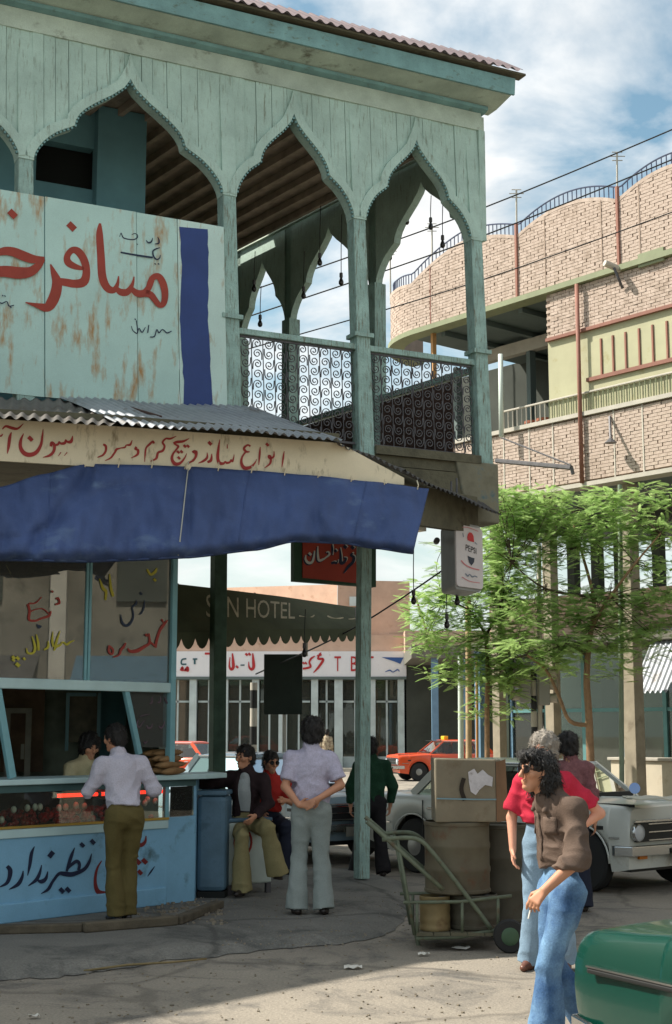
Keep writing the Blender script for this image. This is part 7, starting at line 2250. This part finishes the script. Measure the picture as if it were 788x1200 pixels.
while x < 423:
    w_ = k; pts = []
    for i in range(7):
        t = i / 6; xx = min(424, x + w_ * t)
        pts.append((xx, lin(bt_, xx) + 6 + (14 - (x - 196) * .025) * math.sin(math.pi * t) ** .7))
    part('scallop', MB().prism([AP.hit(px_, lin(bt_, px_) - .5, .01) for px_, _ in (pts[0], pts[-1])] + [AP.hit(a, b, .01) for a, b in reversed(pts)], AP.n * -.012), M_AWN, ha)
    x += w_; k *= .965
AL = mat('faded_letter', srgb(182, 174, 150), .8, var=.25, vscale=12)
m = MB()
for t_, (xa, xb) in (('SAN', (241, 279)), ('HOTEL', (288, 345))):
    def tt(x, f): 
        a, b = lin(tp_, x), lin(bt_, x); tv = .16 + f * .50
        return awn((x - 196) / 228.0, tv) + AP.n * .012
    part('letters', put_latin(MB(), t_, [tt(xa, 1), tt(xb, 1), tt(xb, 0), tt(xa, 0)]), AL, ha, fix=False)
strokes(m, [[(350, 728, 1.5), (362, 730, 2), (368, 726, 1.5)], [(383, 726, 2), (392, 729, 2), (402, 727, 1.5)], [(408, 729, 2), (416, 727, 1.5)]], lambda x, y, kk: awn((x - 196) / 228.0, .55) + AP.n * (.012 + kk) + Vector((0, 0, (728 - y) * .011)))
part('lettering', m, AL, ha, fix=False)
for x in (210, 300, 418):
    part('frame_rib', MB().tube([awn((x - 196) / 228.0, t) - AP.n * .02 for t in (0, .3, .6, 1)], .015, 6), M_IRON, ha)
part('soffit', MB().prism([AP.hit(196, 742, -.02), AP.hit(424, 737, -.02), AP.hit(424, 737, -.6), AP.hit(196, 742, -.6)], (0, 0, .02)), M_AWN, ha)

# ================================================================== hanging bulbs
def bulb(x, y, Y, zt, label):
    c = P(x, y, Y)
    rt = root('hanging_bulb', label, 'light bulb', tuple(c), group='hanging bulbs')
    part('cord', MB().tube([c + Vector((0, 0, .05)), (c.x, c.y, c.z + zt * .5), (c.x + .01, c.y, c.z + zt)], .006, 5), M_WIRE, rt)
    part('socket', MB().lathe([(.012, .09), (.022, .085), (.024, .03), (.018, .02)], c, n=10), M_IRON, rt, smooth=40)
    part('glass', MB().lathe([(.014, .025), (.02, .0), (.034, -.035), (.034, -.06), (.02, -.082), (.001, -.088)], c, n=12, caps=False), mat('bulb_dark', srgb(40, 38, 36), .2, spec=.6), rt, smooth=True)
for x, y, Y, zt, lb in ((375, 304, 18.2, .75, 'dark bulb hanging in the left open arch, upper left of two'), (400, 327, 18.2, .9, 'dark bulb hanging in the left open arch, lower right of two'), (356, 343, 19.0, .6, 'small bulb hanging near the inner post of the loggia'), (298, 335, 19.0, .5, 'bulb hanging in the narrow arch at the far left of the loggia'), (305, 376, 19.0, .5, 'lowest bulb in the narrow left arch of the loggia'),
                        (477, 256, 18.4, .8, 'bulb hanging high in the right hand arch'), (519, 283, 17.8, .6, 'larger bulb hanging in the middle of the right hand arch'), (457, 298, 18.8, .5, 'bulb near the post in the right hand arch'), (505, 262, 18.4, .4, 'small bulb right of the highest one in the right hand arch'), (485, 700, 17.0, .75, 'bulb hanging below the tarpaulin against the sky'), (536, 701, 16.6, .35, 'bulb hanging under the drinks sign'), (524, 728, 16.9, .8, 'lowest bulb, below and left of the drinks sign'), (357, 762, 17.4, .5, 'bulb hanging below the scalloped awning')):
    bulb(x, y, Y, zt, lb)
# little ragged strings from the arches
# ================================================================== overhead wires, masts
def wire(name, pts, r, lb):
    o = part(name, MB().tube(catmull([tuple(p) for p in pts], 6), r, 5), M_WIRE, None, smooth=True); tag(o, lb, 'wire', 'overhead wires'); return o
def span(x0, y0, Y0, x1, y1, Y1, sag=.15):
    a, b = P(x0, y0, Y0), P(x1, y1, Y1); m = (a + b) / 2 - Vector((0, 0, sag)); return [a, m, b]
wire('overhead_wire', span(860, 121, 24, 270, 349, 26), .014, 'topmost black wire crossing the sky behind the loggia')
wire('overhead_wire', span(860, 157, 24, 270, 378, 26), .014, 'second black wire crossing the sky behind the loggia')
wire('overhead_wire', span(860, 222, 24, 280, 412, 26), .012, 'lowest wire crossing the brick building and the arches')
wire('service_wire', span(300, 790, 22, 560, 640, 18), .012, 'thin wire rising from the offices to the drinks sign')
for x, ya, yb, lb in ((724, 178, 250, 'tall thin antenna mast on the brick roof, rightmost'), (606, 222, 290, 'antenna mast on the brick roof above the first scallop post'), (507, 262, 318, 'antenna mast seen through the right arch'), (458, 290, 348, 'thin mast at the far left end of the brick roof')):
    Yb = BR.hit(x, 300, -2).y
    rt = root('antenna_mast', lb, 'antenna', tuple(P(x, yb, Yb)), group='antenna masts')
    a, b = P(x, yb + 8, Yb), P(x - .5, ya, Yb)
    part('mast', MB().tube([a, b], .022, 6), M_WTRIM, rt)
    for k, wd in ((.0, .12), (.10, .18), (.2, .12)):
        part('rod', MB().tube([b + Vector((-wd, 0, -k)), b + Vector((wd, 0, -k))], .012, 5), M_WTRIM, rt)

# ================================================================== poles and street furniture
def pole(name, lb, cat, x, yt, Y, r, m_, zb=0.0, group=None):
    b = P(x, 880, Y); t = P(x, yt, Y)
    o = part(name, MB().tube([(b.x, b.y, zb), (t.x, t.y, t.z)], [r, r * .9], 10), m_, None, smooth=40); tag(o, lb, cat, group); return o
pole('white_pole', 'slim white pole in front of the dark arcade', 'pole', 540, 768, 29.0, .06, mat('white_pole_paint', (.5, .5, .5)))
pole('tan_pole', 'tan wooden pole beside the slim white pole', 'pole', 549, 700, 29.3, .065, mat('tan_wood', srgb(176, 150, 116), .8, var=.2))
pole('thin_pole', 'thin brown stake between the tan pole and the tree', 'pole', 559, 770, 29.5, .03, mat('tan_pole', (.3, .2, .1)))
pole('lamp_pole', 'tall grey-green lamp post rising through the tree crown', 'lamp post', 727, 568, 27.5, .05, mat('grey_green_pole', srgb(120, 134, 116), .6, var=.2), 0)
pole('tree_pole', 'pale pole standing inside the left part of the tree crown', 'pole', 632, 640, 28.0, .05, M_WTRIM)
def striped(x, y0, y1, Y, lb):
    b = P(x, 880, Y); rt = root('striped_signal_post', lb, 'post', (b.x, b.y, 0))
    z = 0; zt = P(x, y0, Y).z; k = 0
    while z < zt:
        part('band', MB().tube([(b.x, b.y, z), (b.x, b.y, min(z + .3, zt))], .06, 10, caps=True), M_GRILLE if k % 2 else M_WTRIM, rt, smooth=40); z += .3; k += 1
    return rt, b, zt
rt, b, zt = striped(627, 785, 880, 28.0, 'black and white striped post carrying the traffic lights')
for dx_, zz in ((-.17, 0), (.20, -.05)):
    hd = part('signal_head', MB().box((b.x + dx_, b.y, zt - .25 + zz), .22, .22, .78), mat('signal_grey', srgb(150, 150, 146), .6), rt, bevel=.02)
    for k in range(3):
        part('visor', MB().lathe([(.09, 0), (.10, .16)], (b.x + dx_ + (-.11 if dx_ < 0 else .11), b.y, zt - .5 + zz + k * .25), (-1 if dx_ < 0 else 1, -.3, 0), n=12, caps=False), M_WTRIM, hd, smooth=True)
striped(297, 800, 880, 24.0, 'black and white striped post left of the black board')
bd = root('black_notice_board', 'square black board on a post seen from behind, before the offices', 'sign', tuple(P(333, 880, 21.5)))
c = P(332, 802, 21.5)
part('board', MB().box(tuple(c), .58, .03, .90), mat('board_black', srgb(34, 44, 36), .7, var=.25, vscale=3), bd, bevel=.01)
part('pole', MB().tube([(c.x + .02, c.y + .03, 0), (c.x + .02, c.y + .03, c.z - .4)], .03, 8), M_WTRIM, bd, smooth=40)
part('pole', MB().tube([(c.x + .35, c.y + .05, c.z + .42), (c.x + .35, c.y + .05, c.z + .95)], .02, 8), M_WTRIM, bd, smooth=40)

# ================================================================== trees: feathery crowns
def leaf_mat():
    m = bpy.data.materials.new('feathery_leaf'); m.use_nodes = True
    t = m.node_tree; n = t.nodes; l = t.links; n.clear()
    o = n.new('ShaderNodeOutputMaterial'); df = n.new('ShaderNodeBsdfDiffuse'); tr = n.new('ShaderNodeBsdfTranslucent'); mx_ = n.new('ShaderNodeMixShader')
    mx_.inputs[0].default_value = .5
    at = n.new('ShaderNodeTexCoord'); nz = n.new('ShaderNodeTexNoise'); nz.inputs['Scale'].default_value = 3.2; nz.inputs['Detail'].default_value = 5
    l.new(at.outputs['Object'], nz.inputs['Vector'])
    rp = n.new('ShaderNodeValToRGB'); rp.color_ramp.elements[0].position = .35; rp.color_ramp.elements[1].position = .65
    rp.color_ramp.elements[0].color = srgb(136, 170, 98) + (1,); rp.color_ramp.elements[1].color = srgb(186, 212, 138) + (1,)
    l.new(nz.outputs['Fac'], rp.inputs[0]); l.new(rp.outputs[0], df.inputs[0]); l.new(rp.outputs[0], tr.inputs[0])
    l.new(df.outputs[0], mx_.inputs[1]); l.new(tr.outputs[0], mx_.inputs[2]); l.new(mx_.outputs[0], o.inputs[0])
    return m
M_LEAF = leaf_mat()
M_BARK = mat('pale_bark', srgb(140, 112, 84), .85, var=.25, vscale=9, bump=.3, bscale=30)
M_TWIG = mat('dark_twig', srgb(72, 60, 46), .85)
def tree(name, lb, trunk, limbs, clumps, Y0, seed):
    rs = np.random.RandomState(seed)
    rt = root(name, lb, 'tree', (trunk[0][0].x, trunk[0][0].y, 0))
    part('trunk', MB().tube(catmull([tuple(p) for p, r in trunk], 4), [r for r in np.interp(np.linspace(0, len(trunk) - 1, (len(trunk) - 1) * 4 + 1), range(len(trunk)), [r for p, r in trunk])], 9), M_BARK, rt, smooth=True)
    for pts, r0, r1 in limbs:
        c = catmull([tuple(p) for p in pts], 4)
        part('limb', MB().tube(c, list(np.linspace(r0, r1, len(c))), 7), M_BARK if r0 > .03 else M_TWIG, rt, smooth=True)
    V_, tw = [], MB()
    top = trunk[-1][0]
    nodes = [p for pts, _, _ in limbs for p in pts[1:]] + [top]
    for (x, y, rx, ry, nfr) in clumps:
        cc = P(x, y, Y0 + rs.uniform(-.6, .6)); ru, rv = rx * Y0 / FPX, ry * Y0 / FPX
        st = min(nodes, key=lambda q: (q - cc).length)
        if rs.rand() < .38: tw.tube(catmull([tuple(st), tuple((st + cc) / 2 + Vector((rs.uniform(-.2, .2), 0, rs.uniform(-.1, .2)))), tuple(cc)], 4), list(np.linspace(.010, .004, 9)), 4)
        for _ in range(nfr):
            d = rs.normal(size=3); d /= np.linalg.norm(d); q = rs.uniform(.15, 1) ** .5
            c = np.array(cc) + d * q * np.array([ru, ru * .9, rv])
            az = math.atan2(d[1], d[0]) + rs.uniform(-.9, .9)
            ax = np.array([math.cos(az), math.sin(az), rs.uniform(-.45, .45)]); ax /= np.linalg.norm(ax)
            sd_ = np.cross(ax, [0, 0, 1]); sd_ /= np.linalg.norm(sd_) + 1e-9
            nrm_ = np.cross(sd_, ax); ro = rs.uniform(-.6, .6); sd_ = sd_ * math.cos(ro) + nrm_ * math.sin(ro)
            ln = rs.uniform(.20, .40); nl = 15
            if rs.rand() < .25: tw.tube([tuple(c - ax * ln * .2), tuple(c + ax * ln)], .0035, 3, caps=False)
            for i in range(nl):
                t = (i + .5) / nl; b = c + ax * ln * t - np.array([0, 0, .10 * t * t * ln])
                lw = .030 * math.sin(math.pi * (.25 + .7 * t)) + .008
                for s_ in (-1, 1):
                    e = b + (sd_ * s_ + ax * .35) * lw; h_ = ax * .0080
                    V_.append((b - h_, e - h_ * .6, e + h_ * .6, b + h_))
    V_ = np.array(V_).reshape(-1, 3) - np.array(rt.location)
    nq = len(V_) // 4
    me = bpy.data.meshes.new('crown'); me.vertices.add(len(V_)); me.vertices.foreach_set('co', V_.ravel())
    me.loops.add(nq * 4); me.loops.foreach_set('vertex_index', np.arange(nq * 4, dtype=np.int32))
    me.polygons.add(nq); me.polygons.foreach_set('loop_start', np.arange(0, nq * 4, 4, dtype=np.int32))
    me.materials.append(M_LEAF); me.update(); me.validate()
    cr_o = part('crown', me, None, rt); cr_o['kind'] = 'stuff'
    o = part('twigs', tw, M_TWIG, rt, fix=False); o['kind'] = 'stuff'
    return rt
YT1 = 26.6
def tp1(x, y, d=0): return P(x, y, YT1 + d)
g1 = tp1(692, 880); g1.z = 0
rs0 = random.Random(31)
def clump_list(zones):
    o = []
    for (x0, y0, x1, y1, n_, r, fr) in zones:
        for _ in range(n_): o.append((rs0.uniform(x0, x1), rs0.uniform(y0, y1), r * rs0.uniform(.7, 1.4) * 1.3, r * rs0.uniform(.7, 1.3), int(fr * rs0.uniform(.7, 1.3))))
    return o
tree('feathery_tree', 'feathery green tree with forked pale trunk behind the silver car', [(g1, .085), (tp1(691, 850), .07), (tp1(688, 800), .062), (tp1(690, 760), .052), (tp1(694, 735), .048)],
     [([tp1(690, 850), tp1(668, 845), tp1(655, 815), tp1(640, 785), tp1(618, 768, -.3)], .045, .02), ([tp1(690, 770), tp1(676, 760), tp1(655, 758), tp1(632, 770, .3)], .03, .015),
      ([tp1(694, 735), tp1(696, 700), tp1(680, 640, .4), tp1(668, 600, .6)], .045, .015), ([tp1(694, 735), tp1(715, 700, -.3), tp1(745, 660, -.6), tp1(775, 625, -.6)], .04, .012), ([tp1(696, 700), tp1(640, 690, -.5), tp1(600, 660, -.6)], .03, .01)],
     clump_list([(570, 574, 790, 645, 105, 12, 20), (585, 640, 790, 700, 48, 12, 12), (590, 695, 790, 765, 95, 12, 18), (555, 600, 640, 665, 28, 11, 20), (615, 755, 750, 795, 20, 10, 16)]), YT1, 3)
YT2 = 27.8
def tp2(x, y, d=0): return P(x, y, YT2 + d)
g2 = tp2(571, 880); g2.z = 0
tree('feathery_tree', 'slender feathery tree left of the traffic lights with leaves hanging low', [(g2, .055), (tp2(571, 840), .05), (tp2(572, 790), .045), (tp2(570, 745), .04)],
     [([tp2(570, 745), tp2(550, 715), tp2(520, 705, .3)], .03, .01), ([tp2(570, 745), tp2(590, 700), tp2(585, 650, -.3)], .03, .01), ([tp2(571, 770), tp2(585, 775), tp2(600, 800)], .02, .008)],
     clump_list([(484, 680, 622, 755, 95, 12, 18), (498, 750, 612, 797, 36, 10, 18), (562, 785, 610, 838, 18, 9, 20), (515, 635, 612, 690, 26, 11, 16)]), YT2, 8)
# a distant tree mass behind the arcade
YT3 = 75.0
g3 = P(500, 880, YT3); g3.z = 0
tree('distant_tree', 'small distant green tree between the office block and the feathery trees', [(g3, .2), (P(500, 790, YT3), .16), (P(500, 740, YT3), .12)], [([P(500, 740, YT3), P(492, 715, YT3), P(488, 700, YT3)], .08, .04)], clump_list([(484, 690, 520, 735, 10, 9, 40)]), YT3, 5)

# ================================================================== unseen houses: one added to throw shade, one mirrored in the panes
nbh = root('added_shade_house', 'plain house added left of the hotel, outside the picture, to shade the road', 'building', (-12, 12, 0))
a, b = Vector((-14.5, 4.9, 0)), Vector((-6.6, 14.0, 0))
d = (b - a).normalized(); nn = Vector((-d.y, d.x, 0)) * 6
part('wall', MB().hexa([a, b, b + nn, a + nn], [p + Vector((0, 0, 9.0)) for p in (a, b, b + nn, a + nn)]), M_TPINK, nbh)
part('parapet', MB().hexa([p + Vector((0, 0, 9.002)) for p in (a, b, b + nn, a + nn)], [p + Vector((0, 0, 9.2)) for p in (a, b, b + nn, a + nn)]), M_WTRIM, nbh)
sh = root('street_house', 'two-storey pale house across the street, mirrored in the kiosk glass', 'building', (17, 8, 0))
part('wall', MB().box((17.5, 6, 3.6), 3, 26, 7.2), mat('grey_plaster', srgb(120, 114, 102), .9, var=.3, vscale=.9, stain=srgb(80, 76, 66), samt=.4), sh)
for k in range(7):
    y = -5 + k * 3.6
    part('arch_opening', MB().prism([(15.9, y - 1.15, 0), (15.9, y + 1.15, 0), (15.9, y + 1.15, 2.0)] + [(15.9, y + 1.15 * math.cos(R(a)), 2.0 + 1.0 * math.sin(R(a))) for a in range(20, 170, 20)] + [(15.9, y - 1.15, 2.0)], (.12, 0, 0)), M_DARK, sh)
    part('pier', MB().box((15.75, y + 1.8, 3.6), .3, .35, 7.2), M_WTRIM, sh)
    part('window', MB().box((15.95, y, 5.3), .12, 1.1, 1.5), M_DEEP, sh)
    part('awning', MB().hexa([(15.9, y - 1.4, 3.3), (15.9, y + 1.4, 3.3), (14.5, y + 1.4, 2.7), (14.5, y - 1.4, 2.7)], [(15.9, y - 1.4, 3.35), (15.9, y + 1.4, 3.35), (14.5, y + 1.4, 2.75), (14.5, y - 1.4, 2.75)]), (M_CREAM, M_TIND, M_CBLUE)[k % 3], sh)
